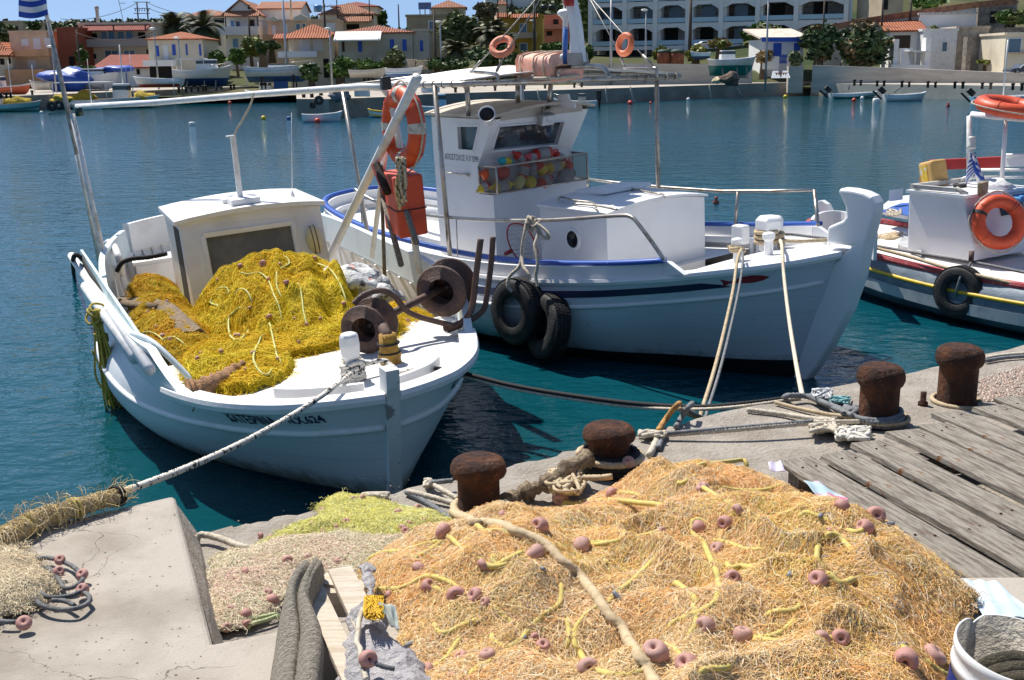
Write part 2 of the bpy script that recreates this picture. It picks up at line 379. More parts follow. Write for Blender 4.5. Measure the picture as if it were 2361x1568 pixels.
for k in range(900):
 px, py = random.uniform(-40, 2361), random.uniform(1000, 1600); s_ = random.uniform(.002, .0055); z = 1.2 if px < 480 and py > 1145 else 1.03
 p = wz(px, py, z)
 if z < 1.1 and not any(abs(p.x - e.x) < .3 and p.y < e.y - .08 for e in EDGE): continue
 if z > 1.1 and (px > 395 + (py - 1140) * .25 or py < 1300 - px * .38): continue
 gm.add([p + VV((a * s_, b * s_, c * s_)) for a, b, c in ((-1, -.6, 0), (1, -.8, 0), (.7, 1, 0), (-.8, .8, 0), (.1, 0, .9))], [(0, 1, 4), (1, 2, 4), (2, 3, 4), (3, 0, 4)])
tag(gm.build('grit', mat('quay grit', (.42, .37, .31), (.26, .21, .17), 40, rough=.95)), 'scattered grit and small stones on the near quay', 'grit', kind='stuff')
# ---------------------------------------------------------------- far land
def sst(a, b, x):
 t = max(0., min(1., (x - a) / (b - a))); return t * t * (3 - 2 * t)
def land(x, y):
 l = .6 + .45 * sst(110, 116.5, y) + 1.45 * sst(114, 140, y) + max(0, min(y, 640) - 140) * .026
 r = .55 + 1.5 * sst(98.5, 106, y) + 1.5 * sst(112, 138, y) + max(0, min(y, 330) - 138) * .078
 t = sst(-14, 10, x) if y < 125 else sst(-.09, .03, x / y); z = l * (1 - t) + r * t
 z += sst(14, 40, x) * max(0, y - 112) * .13
 z += sst(420, 900, y) * (20 + 8 * mn.noise(VV((x * .004 + 3, y * .003, 1)))) * (1 - sst(-.16, -.05, x / y)) + sst(900, 1400, y) * (14 + 22 * mn.noise(VV((x * .003 + 7, 2, 1)))) * (1 - sst(-.2, .0, x / y))
 return z + .25 * mn.noise(VV((x * .08, y * .08, 0))) * sst(110, 140, y) + 1.6 * mn.noise(VV((x * .02, y * .02, 4))) * sst(170, 300, y)
ys = [99, 101, 103, 106, 109, 112, 116, 120, 125, 130, 135, 140, 146, 152, 160, 170, 180, 195, 210, 230, 250, 280, 310, 350, 400, 460, 530, 620, 720, 830, 950, 1100, 1300, 1600]
rows = [[VV((s * (70 + y * .62), y, land(s * (70 + y * .62), y))) for s in [i / 60 - 1 for i in range(121)]] for y in ys]
def land_x(nt, co, col, b):
 g = _noise(nt, co, .11, 6, .7); return _mix(nt, _ramp(nt, g, .5, .62), col, (.035, .055, .022))
LAND = mat('scrubby hillside', (.075, .08, .035), (.16, .14, .08), .05, .5, .7, rough=.95, extra=land_x, spec=.1, bump=1.5, bs=.6)
mb = MB(); mb.grid(rows); tag(mb.build('terrain', LAND), kind='structure')
def edge(pts, z): return [wz(x, y, z) for x, y in pts]
def quay_block(name, pts, z, ytop=150, fm_=None):
 w_ = [VV((p.x, p.y, z)) for p in pts]; b = [VV((p.x, p.y + .05, -2)) for p in pts]; k = [VV((p.x * (ytop / p.y) if p.y < ytop else p.x, ytop, z)) for p in pts]
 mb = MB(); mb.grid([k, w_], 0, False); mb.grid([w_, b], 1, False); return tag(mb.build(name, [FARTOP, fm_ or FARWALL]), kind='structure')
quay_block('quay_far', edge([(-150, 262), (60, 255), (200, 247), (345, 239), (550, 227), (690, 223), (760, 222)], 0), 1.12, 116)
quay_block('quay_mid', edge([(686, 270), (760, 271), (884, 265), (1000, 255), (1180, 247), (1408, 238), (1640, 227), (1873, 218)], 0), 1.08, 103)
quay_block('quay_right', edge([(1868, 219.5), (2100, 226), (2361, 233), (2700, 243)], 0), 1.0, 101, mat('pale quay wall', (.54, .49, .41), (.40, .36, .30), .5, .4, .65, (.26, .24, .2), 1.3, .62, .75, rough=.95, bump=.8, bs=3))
def sweep(mb, pts, sec, mi=0, smooth=False, flip=1):
 """a section (outward, up) carried along a path; outward is horizontal, to the right of the path times flip"""
 P = [VV(p) for p in pts]; rows = []
 for i, p in enumerate(P):
  t = P[min(len(P) - 1, i + 1)] - P[max(0, i - 1)]; o = VV((t.y, -t.x, 0)).normalized() * flip
  rows.append([p + o * a + VV((0, 0, b)) for a, b in sec])
 mb.grid(rows, mi, smooth, True)
 n = len(sec); b0 = len(mb.v) - n * len(rows)
 mb.f.append([b0 + k for k in range(n)]); mb.mi.append(mi); mb.sm.append(False)
 mb.f.append([len(mb.v) - 1 - k for k in range(n)]); mb.mi.append(mi); mb.sm.append(False)
class Hull:
 """stations: (x_sheer, b_sheer, z_sheer, x_wl, b_wl, x_keel, z_keel)"""
 def __init__(s, st, boot=.08):
  s.pf = lambda u: 1.0; s.st = [VVn(r) for r in st]; s.n = len(st); s.boot = boot
 def sta(s, u):
  f = u * (s.n - 1); i = min(int(f), s.n - 2); t = f - i; g = lambda j: s.st[max(0, min(s.n - 1, j))]
  a, b, c, d = g(i - 1), g(i), g(i + 1), g(i + 2)
  return .5 * ((2 * b) + (c - a) * t + (2 * a - 5 * b + 4 * c - d) * t * t + (3 * b - a - 3 * c + d) * t ** 3)
 def S(s, u, t, side):
  xs, bs, zs, xw, bw, xk, zk = s.sta(u)
  bs = max(bs, 0); bw = max(bw, 0)
  tw = .42
  l0 = (t - tw) * (t - 1) / (tw * 1); l1 = t * (t - 1) / (tw * (tw - 1)); l2 = t * (t - tw) / (1 - tw)
  y = max(0, .012 * l0 + bw * l1 + bs * l2); x = xk * l0 + xw * l1 + xs * l2
  z = zk * (1 - t / tw) if t < tw else zs * (t - tw) / (1 - tw)
  return VV((x, side * y * (s.pf(u) if side > 0 else 1), z))
 def tz(s, u, z):
  zs, zk = s.sta(u)[2], s.sta(u)[6]
  return .42 * (1 - z / zk) if z < 0 else .42 + .58 * z / zs
 def sheer(s, side, u0=0, u1=1, n=60, off=0): return [s.S(u0 + (u1 - u0) * i / n, 1, side) + VV((0, 0, off)) for i in range(n + 1)]
 def line(s, side, d, u0=0, u1=1, n=60): return [s.S(u, s.tz(u, s.sta(u)[2] - d), side) for u in [u0 + (u1 - u0) * i / n for i in range(n + 1)]]
 def u_at(s, x, d=0):
  a, b = 0., 1.
  for _ in range(30):
   m = (a + b) / 2
   if s.S(m, s.tz(m, s.sta(m)[2] - d), 1).x < x: a = m
   else: b = m
  return a
 def at(s, x, d, side):
  u = s.u_at(x, d); return s.S(u, s.tz(u, s.sta(u)[2] - d), side)
 def nrm(s, x, d, side):
  u = s.u_at(x, d); t = s.tz(u, s.sta(u)[2] - d); a = s.S(min(1, u + .01), t, side) - s.S(max(0, u - .01), t, side); b = s.S(u, t + .02, side) - s.S(u, t - .02, side)
  n = a.cross(b) * -side; n.normalize(); return n
 def shell(s, mats, parent, name='hull', nu=72, nb=6, nt=16, stripe=None, th=.05):
  mb = MB()
  for side in (1, -1):
   rows = []; us = [i / nu for i in range(nu + 1)]
   for u in us:
    tb = s.tz(u, s.boot); ts = [tb * i / nb for i in range(nb)] + [tb + (1 - tb) * i / nt for i in range(nt + 1)]
    r = [s.S(u, t, side) for t in ts]; rows.append(r if side > 0 else r[::-1])
   m0 = len(mb.f); mb.grid(rows, 0, True); k = nb + nt
   for j in range(m0, len(mb.f)):
    c = (j - m0) % k; c = c if side > 0 else k - 1 - c; mb.mi[j] = 0 if c >= nb else 1
  return mb.build(name, mats, parent, solid=0)
 def inner(s, mb, z0, u0, u1, th=.06, n=50, mi=0):
  """inside face of the bulwark from deck height z0 up to the sheer"""
  for side in (1, -1):
   rows = []
   for i in range(n + 1):
    u = u0 + (u1 - u0) * i / n; zz = z0(u) if callable(z0) else z0; ts = [s.tz(u, zz) + (1 - s.tz(u, zz)) * k / 6 for k in range(7)]
    r = [s.S(u, t, side) for t in ts]; r = [VV((p.x, side * max(0, abs(p.y) - th), p.z)) for p in r]; rows.append(r if side < 0 else r[::-1])
   mb.grid(rows, mi, True)
 def deck(s, mb, z, u0, u1, th=.05, n=40, mi=0, camber=0):
  rows = []
  for i in range(n + 1):
   u = u0 + (u1 - u0) * i / n; zz = z(u) if callable(z) else z; p = s.S(u, s.tz(u, zz), -1); b = max(.001, -p.y - th); bp = max(.001, s.S(u, s.tz(u, zz), 1).y - th)
   rows.append([VV((p.x, (bp if k < 4 else b) * (1 - k / 4), zz + camber * (1 - (1 - k / 4) ** 2))) for k in range(9)])
  mb.grid(rows, mi, False)
 def text(s, txt, size, x0, d, side, m, parent, name='lettering', sx=1, off=.006):
  vs, fs = text_mesh(txt, size, .022); out = []
  for v in vs:
   x = x0 - side * v.x * sx; dd = d - v.y; out.append(s.at(x, dd, side) + s.nrm(x, dd, side) * off)
  mb = MB(); mb.add(out, fs if side < 0 else fs); return mb.build(name, m, parent)
def hull_x(nt, co, col, b):
 sx = _n(nt, 'ShaderNodeSeparateXYZ'); nt.links.new(co, sx.inputs[0]); nz = _noise(nt, co, .8, 2, .5); ad = _n(nt, 'ShaderNodeMath'); ad.operation = 'MULTIPLY_ADD'; ad.inputs[1].default_value = .10; nt.links.new(nz, ad.inputs[0]); nt.links.new(sx.outputs['Z'], ad.inputs[2])
 pp = _n(nt, 'ShaderNodeMath'); pp.operation = 'PINGPONG'; pp.inputs[1].default_value = .075; nt.links.new(ad.outputs[0], pp.inputs[0]); col = _mix(nt, _ramp(nt, pp.outputs[0], .0006, .0030), _mix(nt, .38, col, (.2, .2, .2)), col)
 n2 = _noise(nt, co, 7, 5, .7); a2 = _n(nt, 'ShaderNodeMath'); a2.operation = 'MULTIPLY_ADD'; a2.inputs[1].default_value = -.30; nt.links.new(n2, a2.inputs[0]); nt.links.new(sx.outputs['Z'], a2.inputs[2]); col = _mix(nt, _ramp(nt, a2.outputs[0], -.06, .10), (.16, .19, .13), col)
 mp = _n(nt, 'ShaderNodeMapping'); mp.inputs['Scale'].default_value = (9, 9, .9); nt.links.new(co, mp.inputs['Vector']); w_ = _noise(nt, mp.outputs['Vector'], 1.6, 4, .6); return _mix(nt, _ramp(nt, w_, .66, .80), col, (.50, .42, .34))
def VVn(r): return np.array(r, dtype=float)
def life_ring(name, label, M, parent=None, R0=.30, r=.075, m=None, bands=None, group=None, fl=1.25, cord=True):
 """ring buoy: a flattened ring with four grab-line pads; bands = angles of the reflective bands"""
 t = thing(name, label, 'life ring', M=M, group=group)
 mb = MB(); mb.torus((0, 0, 0), R0, r, n=48, k=14, fl=fl); mb.build('ring', m or ORANGE, t)
 if bands:
  for a in bands: b = MB(); b.torus((0, 0, 0), R0, r * 1.025, n=6, k=16, fl=fl, arc=(a - .13, a + .13)); b.build('reflective_band', mat('reflective band', (.62, .58, .5), (.4, .36, .3), 20, rough=.4), t)
 for i in range(4):
  a = pi / 4 + i * pi / 2; q = VV((math.cos(a), math.sin(a), 0)); b = MB()
  b.torus((0, 0, 0), R0, r * 1.06, n=4, k=16, fl=fl, arc=(a - .045, a + .045)); b.build('line_pad', m or ORANGE, t)
 if cord:
  pts = []
  for i in range(4):
   a = pi / 4 + i * pi / 2
   for da, rr in ((0, r * 1.12), (.3, r * 1.22), (.78, r * 1.5), (1.26, r * 1.22)): pts.append(VV(((R0 + rr) * math.cos(a + da), (R0 + rr) * math.sin(a + da), 0)))
  b = MB(); b.tube(catmull(pts, 5, True), .009, 6, closed=True); b.build('grab_line', ROPEW, t)
 return t
def look(o, z, x=None):
 """matrix at o whose z axis is z"""
 z = VV(z).normalized(); x = VV(x) if x else VV((0, 0, 1)); y = z.cross(x).normalized(); x = y.cross(z)
 return Matrix.Translation(o) @ Matrix((x, y, z)).transposed().to_4x4()
def tyre(label, M, R0=.25, r=.095, cat='tyre', group=None, w=1.15):
 t = thing('tyre_fender', label, cat, M=M, group=group)
 prof = [(.62, -.8), (.75, -1), (1.0, -1.02), (1.25, -.98), (1.38, -.82), (1.42, -.5), (1.43, 0), (1.42, .5), (1.38, .82), (1.25, .98), (1.0, 1.02), (.75, 1), (.62, .8), (.66, .72), (.9, .86), (1.2, .82), (1.33, .5), (1.34, 0), (1.33, -.5), (1.2, -.82), (.9, -.86), (.66, -.72)]
 mb = MB(); n = 48; vs = []; fs = []; k = len(prof)
 for i in range(n):
  a = 2 * pi * i / n
  for q, h in prof:
   rr = R0 - .1 + (q - .6) * (R0 + r - R0 + .1) / .83 * .98 - .0; vs.append(VV((rr * math.cos(a), rr * math.sin(a), h * r * w)))
 for i in range(n):
  for j in range(k): fs.append((i * k + j, ((i + 1) % n) * k + j, ((i + 1) % n) * k + (j + 1) % k, i * k + (j + 1) % k))
 mb.add(vs, fs, 0, True); mb.build('carcass', BLACK, t)
 tb = MB(); Rt = R0 - .1 + (1.43 - .6) * (r + .1) / .83 * .98
 for i in range(60):
  a = 2 * pi * i / 60
  for h, l in ((-.62, .3), (-.2, .3), (.2, .3), (.62, .3)):
   rot = Matrix.Rotation(a + (.02 if h > 0 else 0), 3, 'Z'); tb.box(rot @ VV((Rt + .002, 0, h * r * w)), (.012, 2 * pi * Rt / 60 * .78, r * w * l * 1.1), rot)
 tb.build('tread', BLACK, t)
 return t
# ================================================================ boat with the yellow nets
def pose(bow, fw, L, heel):
 f = VV((fw[0], fw[1], 0)).normalized(); return Matrix.Translation(bow - f * L / 2) @ Matrix.Rotation(math.atan2(f.y, f.x), 4, 'Z') @ Matrix.Rotation(heel, 4, 'X')
M1 = pose(wz(903, 1155, 0), (.385, -.923), 7.8, R(4.5)); F1 = Frame(M1)
Z1 = lambda x, y: (110 + .4916 * x, 404 + .4916 * y)
B1 = thing('fishing_boat', 'white wooden fishing boat heaped with yellow nets, moored bow-on to the quay', 'fishing boat', M=M1)
H1 = Hull([(-4.25, .02, .92, -3.75, .02, -3.4, -.3), (-4.13, .5, .91, -3.62, .28, -3.3, -.45), (-3.7, .95, .88, -3.3, .65, -3, -.5), (-2.6, 1.33, .80, -2.4, 1.05, -2.3, -.5), (-1, 1.46, .745, -.95, 1.27, -.9, -.5),
  (.5, 1.48, .74, .45, 1.34, .4, -.5), (1.8, 1.43, .765, 1.65, 1.2, 1.5, -.5), (2.7, 1.30, .79, 2.45, .93, 2.3, -.5), (3.4, 1.06, .82, 3.1, .58, 2.9, -.45), (3.85, .72, .84, 3.55, .3, 3.2, -.4), (4.1, .38, .865, 3.82, .14, 3.5, -.3), (4.24, .02, .88, 3.97, .02, 3.7, -.2)], .075); H1.pf = lambda u: 1 - .17 * sst(.42, .72, u)
ANTI = mat('dark antifouling', (.012, .03, .045), (.02, .05, .05), 4, rough=.6)
HULLW = mat('hull white paint', (.66, .69, .71), (.56, .59, .61), 1.5, .5, .8, (.36, .29, .24), 9, .71, .75, rough=.42, bump=.15, bs=6, extra=hull_x)
h = H1.shell([HULLW, ANTI], B1)
mb = MB()
for sd_ in (1, -1):
 P = H1.line(sd_, .235, .02, .985, 70); mb.tube(P, .026, 8)
 P = H1.line(sd_, .0, H1.u_at(2.75), .992, 50); sweep(mb, [p + VV((0, 0, 0)) for p in P], [(-.02, -.035), (.05, -.035), (.06, 0), (.05, .03), (-.09, .03), (-.09, -.035)], flip=1 if sd_ < 0 else -1)
mb.build('rub_rail', WHITE, B1)
mb = MB(); H1.inner(mb, .3, .03, .99, .055); mb.build('inner_planking', WHITE, B1)
mb = MB(); H1.deck(mb, .34, .06, .72); mb.build('floor', mat('grubby white floor', (.62, .58, .52), (.4, .34, .26), 4, .5, .75, rough=.7), B1)
uf = H1.u_at(1.9)
mb = MB(); H1.deck(mb, lambda u: H1.sta(u)[2] - .045, uf, .99, .05, camber=.05)
fd = H1.S(uf, 1, 1); mb.box((fd.x, 0, .53), (.05, fd.y * 1.9, .42)); mb.build('foredeck', mat('foredeck paint', (.76, .74, .70), (.62, .57, .5), 3, .5, .75, (.45, .36, .27), 10, .72, .8, rough=.6, bump=.3, bs=14), B1)
mb = MB()
for sd_ in (1, -1):
 P = [H1.S(u, 1, sd_) for u in [.80 + .16 * i / 16 for i in range(17)]]; P = [VV((p.x - .16, p.y * .82, p.z + .02)) for p in P]; sweep(mb, P, [(-.02, -.05), (.02, -.05), (.02, .045), (-.02, .045)])
mb.build('toe_board', WHITE, B1)
mb = MB(); sp = [H1.S(1, t, 1) for t in [i / 14 for i in range(15)]]
sp = [VV((p.x, 0, p.z)) for p in sp] + [VV((4.275, 0, .95)), VV((4.30, 0, 1.075))]
for i in range(len(sp) - 1): mb.hexa([sp[i] + VV((-.11, -.05, 0)), sp[i] + VV((.035, -.045, 0)), sp[i] + VV((.035, .045, 0)), sp[i] + VV((-.11, .05, 0))], [sp[i + 1] + VV((-.11, -.05, 0)), sp[i + 1] + VV((.035, -.045, 0)), sp[i + 1] + VV((.035, .045, 0)), sp[i + 1] + VV((-.11, .05, 0))])
mb.build('stem_post', mat('worn stem paint', (.7, .7, .69), (.3, .27, .25), 7, .55, .62, rough=.6), B1)
mb = MB()
for sd_ in (1, -1):
 for i in range(26):
  u = .1 + .6 * i / 25; a = H1.S(u, H1.tz(u, .34), sd_); b = H1.S(u, .985, sd_); a.y -= sd_ * .075; b.y -= sd_ * .075; mb = MB(); mb.bar(a, b, .05, .035, (0, 1, 0)); mb.build('rib', WHITE, B1)
for sd_, xa, xb in ((-1, -3.5, 3.02), (1, -3.6, 2.85)):
 mb = MB(); P = []; Q = []
 for i in range(41):
  x = xa + (xb - xa) * i / 40; p = H1.at(x, 0, sd_) + VV((0, sd_ * .012, -.03)); hgt = .26 * min(1, (xb - x) / .5) + .06; P.append(p); Q.append(p + VV((0, sd_ * .02, hgt)))
 th = VV((0, -sd_ * .065, 0))
 mb.grid([P, Q], 0, False); mb.grid([[q + th for q in Q], [p + th for p in P]], 0, False); mb.grid([Q, [q + th for q in Q]], 0, False)
 if sd_ < 0: mb.tube(catmull([Q[33] + th * .5, Q[36] + th + VV((.02, .03, .0)), P[38] + th * 3.2 + VV((.0, .02, .03))], 6), .025, 7)
 mb.build('weatherboard', mat('pale blue-white paint', (.66, .74, .76), (.5, .56, .58), 3, .5, .8, rough=.45), B1, bevel=.008)
mb = MB(); P = [VV((-4.12 + .62 * math.sin(a) ** 2 * (1 if True else 0) * .9, 1.02 * math.sin(a), .95)) for a in [-1.35 + 2.7 * i / 24 for i in range(25)]]
sweep(mb, P, [(-.03, -.1), (.03, -.1), (.05, .26), (-.03, .26)], flip=-1); mb.build('stern_bulwark', WHITE, B1, bevel=.01)
mb = MB(); mb.box((-3.3, 0, .78), (.45, 2.05, .05)); mb.box((-3.08, 0, .62), (.03, 2.0, .28)); mb.build('bench', WHITE, B1, bevel=.008)
H1.text('ΚΑΤΕΡΙΝΑ', .10, 3.60, .125, -1, NAVY, B1, sx=.72); H1.text('N.X.624', .085, 3.935, .115, -1, NAVY, B1, sx=.62)
H1.text('ΚΑΤΕΡΙΝΑ', .105, 3.5, .125, 1, NAVY, B1, sx=1.05)
mb = MB(); x0, x1, yb0, yb1 = -2.05, -.72, -.66, .8; zc = lambda y: 1.5 + .055 * (1 - ((y - .07) / .73) ** 2)
ysn = [yb0 + (yb1 - yb0) * i / 10 for i in range(11)]; xf = lambda z: -.72 + .27 * (1.5 - z) / 1.12
bz = .38
front = [VV((xf(bz), yb0 - .0, bz)), VV((xf(bz), yb1, bz))] + [VV((xf(1.5), y, zc(y))) for y in reversed(ysn)]
rear = [VV((x0, yb0, bz)), VV((x0, yb1, bz))] + [VV((x0, y, zc(y))) for y in reversed(ysn)]
wy0, wy1, wz0, wz1 = -.42, .46, .86, 1.34
def fx(y, z, o=0): return VV((xf(z) + o, y, z))
mb.add([fx(yb0, bz), fx(yb1, bz), fx(yb1, 1.5)] + [VV((xf(zc(y)), y, zc(y))) for y in reversed(ysn[1:-1])] + [fx(yb0, 1.5)] + [fx(wy0, wz0), fx(wy0, wz1), fx(wy1, wz1), fx(wy1, wz0)], [])
mb.v = []; 
top = [VV((xf(1.5), y, zc(y))) for y in ysn]
mb.add([fx(yb0, bz), fx(wy0, bz), fx(wy0, 1.42), fx(yb0, 1.42)], [(0, 1, 2, 3)]); mb.add([fx(wy1, bz), fx(yb1, bz), fx(yb1, 1.42), fx(wy1, 1.42)], [(0, 1, 2, 3)])
mb.add([fx(wy0, bz), fx(wy1, bz), fx(wy1, wz0), fx(wy0, wz0)], [(0, 1, 2, 3)]); mb.add([fx(wy0, wz1), fx(wy1, wz1), fx(wy1, 1.42), fx(wy0, 1.42)], [(0, 1, 2, 3)])
mb.add([fx(yb0, 1.42), fx(yb1, 1.42)] + top[::-1], [tuple(range(13))])
for a, b, c, d in (((wy0, wz0), (wy1, wz0), 0, 1), ((wy1, wz0), (wy1, wz1), 0, 1), ((wy1, wz1), (wy0, wz1), 0, 1), ((wy0, wz1), (wy0, wz0), 0, 1)):
 mb.add([fx(*a), fx(*b), fx(*b, -.06), fx(*a, -.06)], [(0, 1, 2, 3)])
mb.add([VV((xf(bz), yb1, bz)), VV((x0, yb1, bz)), VV((x0, yb1, 1.5)), VV((xf(1.5), yb1, 1.5))], [(0, 1, 2, 3)])
mb.add(rear, [tuple(range(len(rear)))])
d0, d1 = -1.16, -.86
def sl(x, z): return VV((x, yb0, z))
mb.add([sl(x0, bz), sl(d0, bz), sl(d0, 1.44), sl(x0, 1.44)], [(3, 2, 1, 0)]); mb.add([sl(d1, bz), sl(xf(bz), bz), sl(xf(1.44), 1.44), sl(d1, 1.44)], [(3, 2, 1, 0)])
mb.add([sl(x0, 1.44), sl(xf(1.44), 1.44), sl(xf(1.5), 1.5), sl(x0, 1.5)], [(3, 2, 1, 0)])
mb.add([sl(d1, bz), sl(d1, 1.44), VV((d1, yb0 + .06, 1.44)), VV((d1, yb0 + .06, bz))], [(0, 1, 2, 3)]); mb.add([sl(d0, bz), sl(d0, 1.44), VV((d0, yb0 + .06, 1.44)), VV((d0, yb0 + .06, bz))], [(3, 2, 1, 0)])
WH1 = mb.build('wheelhouse', mat('scuffed wheelhouse paint', (.78, .77, .76), (.64, .62, .6), 2.2, .5, .75, (.30, .27, .25), 11, .755, .78, rough=.5, bump=.2, bs=10), B1)
mb = MB(); rows = []
for x in (x0 - .05, xf(1.5) + .05): rows.append([VV((x, y + (.05 if y > .5 else -.05 if y < -.5 else 0), zc(y) + .002)) for y in ysn])
up = [[p + VV((0, 0, .045)) for p in r] for r in rows]
mb.grid(rows, 0, False); mb.grid(up[::-1], 0, False); mb.grid([rows[1], up[1]], 0, False); mb.grid([up[0], rows[0]], 0, False)
mb.grid([[rows[0][0], rows[1][0]], [up[0][0], up[1][0]]], 0, False); mb.grid([[up[0][-1], up[1][-1]], [rows[0][-1], rows[1][-1]]], 0, False)
mb.build('roof', WHITE, WH1)
mb = MB(); mb.add([fx(wy0, wz0, -.05), fx(wy1, wz0, -.05), fx(wy1, wz1, -.05), fx(wy0, wz1, -.05)], [(0, 1, 2, 3)]); mb.build('window_board', mat('grey window board', (.13, .13, .125), (.18, .175, .165), 3, rough=.7), WH1)
mb = MB()
for a, b in (((wy0 - .03, wz0 - .03), (wy1 + .03, wz0 - .03)), ((wy0 - .03, wz1 + .03), (wy1 + .03, wz1 + .03)), ((wy0 - .03, wz0 - .03), (wy0 - .03, wz1 + .03)), ((wy1 + .03, wz0 - .03), (wy1 + .03, wz1 + .03))): mb.bar(fx(*a, .004), fx(*b, .004), .05, .012, (1, 0, 0))
mb.build('window_frame', WHITE, WH1, bevel=.01)
mb = MB(); mb.box((-1.06, yb0 + .002, .91), (.46, .012, 1.06)); mb.build('door', mat('painted doorway shade', (.05, .047, .043), rough=.8), WH1)  # flat dark panel; the shade inside the open doorway is put into its colour
q = F1.x(*Z1(1250, 300), -.6); mb = MB(); rm = Matrix.Rotation(R(6), 3, 'X'); q.x = xf(q.z) + .05
for k, dy in ((0, 0),): mb.sph(q, (.055, .085, .155), 18, 12, rot=rm)
lf = mb.build('cream_fender', CREAM, B1); mb = MB()
for dy in (-.022, .022):
 mb.torus(q + VV((0, dy, 0)), 1, .03, (0, 1, 0), 1, 4) if False else None
 pts = [q + rm @ VV((.055 * math.cos(a) * 1.03, dy, .152 * math.sin(a) * 1.02)) for a in [2 * pi * i / 24 for i in range(24)]]; mb.tube(pts, .004, 5, closed=True)
mb.build('strap', BLACK, lf)
mb = MB(); mb.box((-1.0, .06, 1.635), (.34, .3, .06)); mb.box((-1.3, .02, 1.62), (.3, .3, .05)); mb.build('roof_hatch', WHITE, B1, bevel=.006)
mt = F1.x(*Z1(868, -185), -1.05); mf = F1.x(*Z1(903, 108), -1.05)
mb = MB(); mb.bar(mf - VV((0, 0, .03)), mt, .055, .055, (1, 0, 0)); mb.box(mt + VV((0, -.02, 0)), (.06, .1, .012)); mb.build('mast', WPOLE, B1, bevel=.004)
a0 = F1.x(*Z1(1152, 118), -1.2); mb = MB(); mb.lathe([(.022, 0), (.022, .07), (.012, .085), (.012, .1)], 10, a0); mb.tube([a0 + VV((0, 0, .1)), F1.x(672, 260, -1.2)], .0035, 5); mb.build('aerial', WPOLE, B1)
top_r = F1.y(893, 196, 1.3); top_l = F1.y(178, 246, -1.28)
mb = MB(); mb.tube([top_l, top_l.lerp(top_r, .3) + VV((0, 0, -.015)), top_l.lerp(top_r, .65), top_l.lerp(top_r, .94), top_r + VV((0, -.05, -.02)), top_r + VV((0, .02, -.12)), top_r + VV((.02, .04, -.4)), F1.y(968, 632, 1.32)], .034, 12); mb.build('ridge_pole', WPOLE, B1)
ml = F1.z(257, 672, .6); mtop = F1.x(97, -12, ml.x - .25); mid = F1.x(166, 262, ml.x - .05)
FLAGTOP = F1.x(101, 12, ml.x - .24)
mb = MB(); mb.tube([ml, mid], [.034, .028], 10); mb.build('mast', mat('flaking white mast', (.72, .72, .72), (.5, .48, .46), 12, .5, .6, (.25, .14, .11), 15, .64, .70, rough=.5), B1)
mb = MB(); mb.tube([mid + VV((0, -.02, -.45)), mtop], [.03, .022], 10); mb.build('flag_pole', mat('grey wooden pole', (.42, .40, .38), (.26, .24, .22), 14, rough=.8), B1)
l2 = F1.z(235, 622, .75); mb = MB(); mb.tube([l2, F1.x(167, 300, l2.x + .15)], [.034, .03], 10); mb.build('mast', mat('yellowed white mast', (.72, .68, .60), (.55, .5, .44), 10, rough=.5), B1)
q = F1.x(182, 258, ml.x); mb = MB(); mb.lathe([(.0, -.045), (.045, -.045), (.045, .045), (.0, .045)], 14, q); mb.build('navigation_lamp', mat('dark green lens', (.01, .035, .025), rough=.15), B1)
q = F1.y(889, 192, 1.24); mb = MB(); mb.box(q, (.09, .09, .12)); mb.build('navigation_lamp', mat('black lamp housing', (.012, .01, .01), rough=.4), B1, bevel=.01)
af = F1.z(858, 592, .86); bf = F1.z(762, 588, .86); bt = F1.y(962, 178, 1.33)
mb = MB(); mb.tube([bf, bt], .045, 12); mb.build('frame_strut', WPOLE, B1)
mb = MB(); mb.tube([af, F1.y(905, 215, 1.31)], .028, 10); mb.build('frame_strut', WPOLE, B1)
for (pa, pb, r_, m_) in (((888, 668), (878, 380), .02, WOODG), ((925, 612), (880, 440), .03, WOODG), ((960, 560), (922, 440), .03, WOODG)):
 mb = MB(); a = F1.y(*pa, 1.2); mb.tube([a, F1.y(*pb, 1.28)], r_, 8); mb.build('wooden_stick', m_, B1)
q0 = F1.z(232, 640, .8); mb = MB(); mb.tube(catmull([F1.y(225, 640, -1.2), F1.y(232, 590, -1.2), F1.y(247, 560, -1.2), F1.y(262, 566, -1.2), F1.y(275, 600, -1.2), F1.y(283, 640, -1.15)], 6), .04, 10); mb.build('stern_hoop', WHITE, B1)
def lash(name, pa, za, pb, zb, r, m, lab, cat):
 mb = MB(); a = M1 @ F1.z(*pa, za); b = M1 @ F1.z(*pb, zb); mb.tube([a, b], r, 12); return tag(mb.build(name, m, center=True), lab, cat)
lash('pole', (165, 590), 1.02, (345, 852), 1.0, .045, WPOLE, 'white pole lashed on the left rail of the boat, its end reaching furthest forward', 'pole')
lash('pole', (197, 660), .99, (312, 826), .97, .048, mat('pole off-white', (.74, .75, .74), (.6, .6, .58), 8, rough=.5), 'shorter white pole lashed outermost on the left rail of the boat', 'pole')
mb = MB(); pa = M1 @ F1.z(180, 600, 1.06); pb = M1 @ F1.z(322, 800, 1.0); mb.bar(pa + VV((.05, 0, .02)), pb + VV((.02, 0, -.02)), .03, .2, (0, 0, 1)); tag(mb.build('plank', mat('pale aqua paint', (.60, .74, .74), (.46, .56, .56), 4, rough=.5), center=True, bevel=.006), 'pale aqua plank standing on edge along the left rail', 'plank')
pz = F1.z(*Z1(1440, 985), .80); mb = MB(); q = pz
mb.lathe([(.055, -.02), (.052, .16), (.05, .18), (.068, .22), (.075, .3), (.07, .36), (.055, .385), (0, .39)], 8, q, smooth=False); mb.build('mooring_post', WHITE, B1, bevel=.012)
pts = []
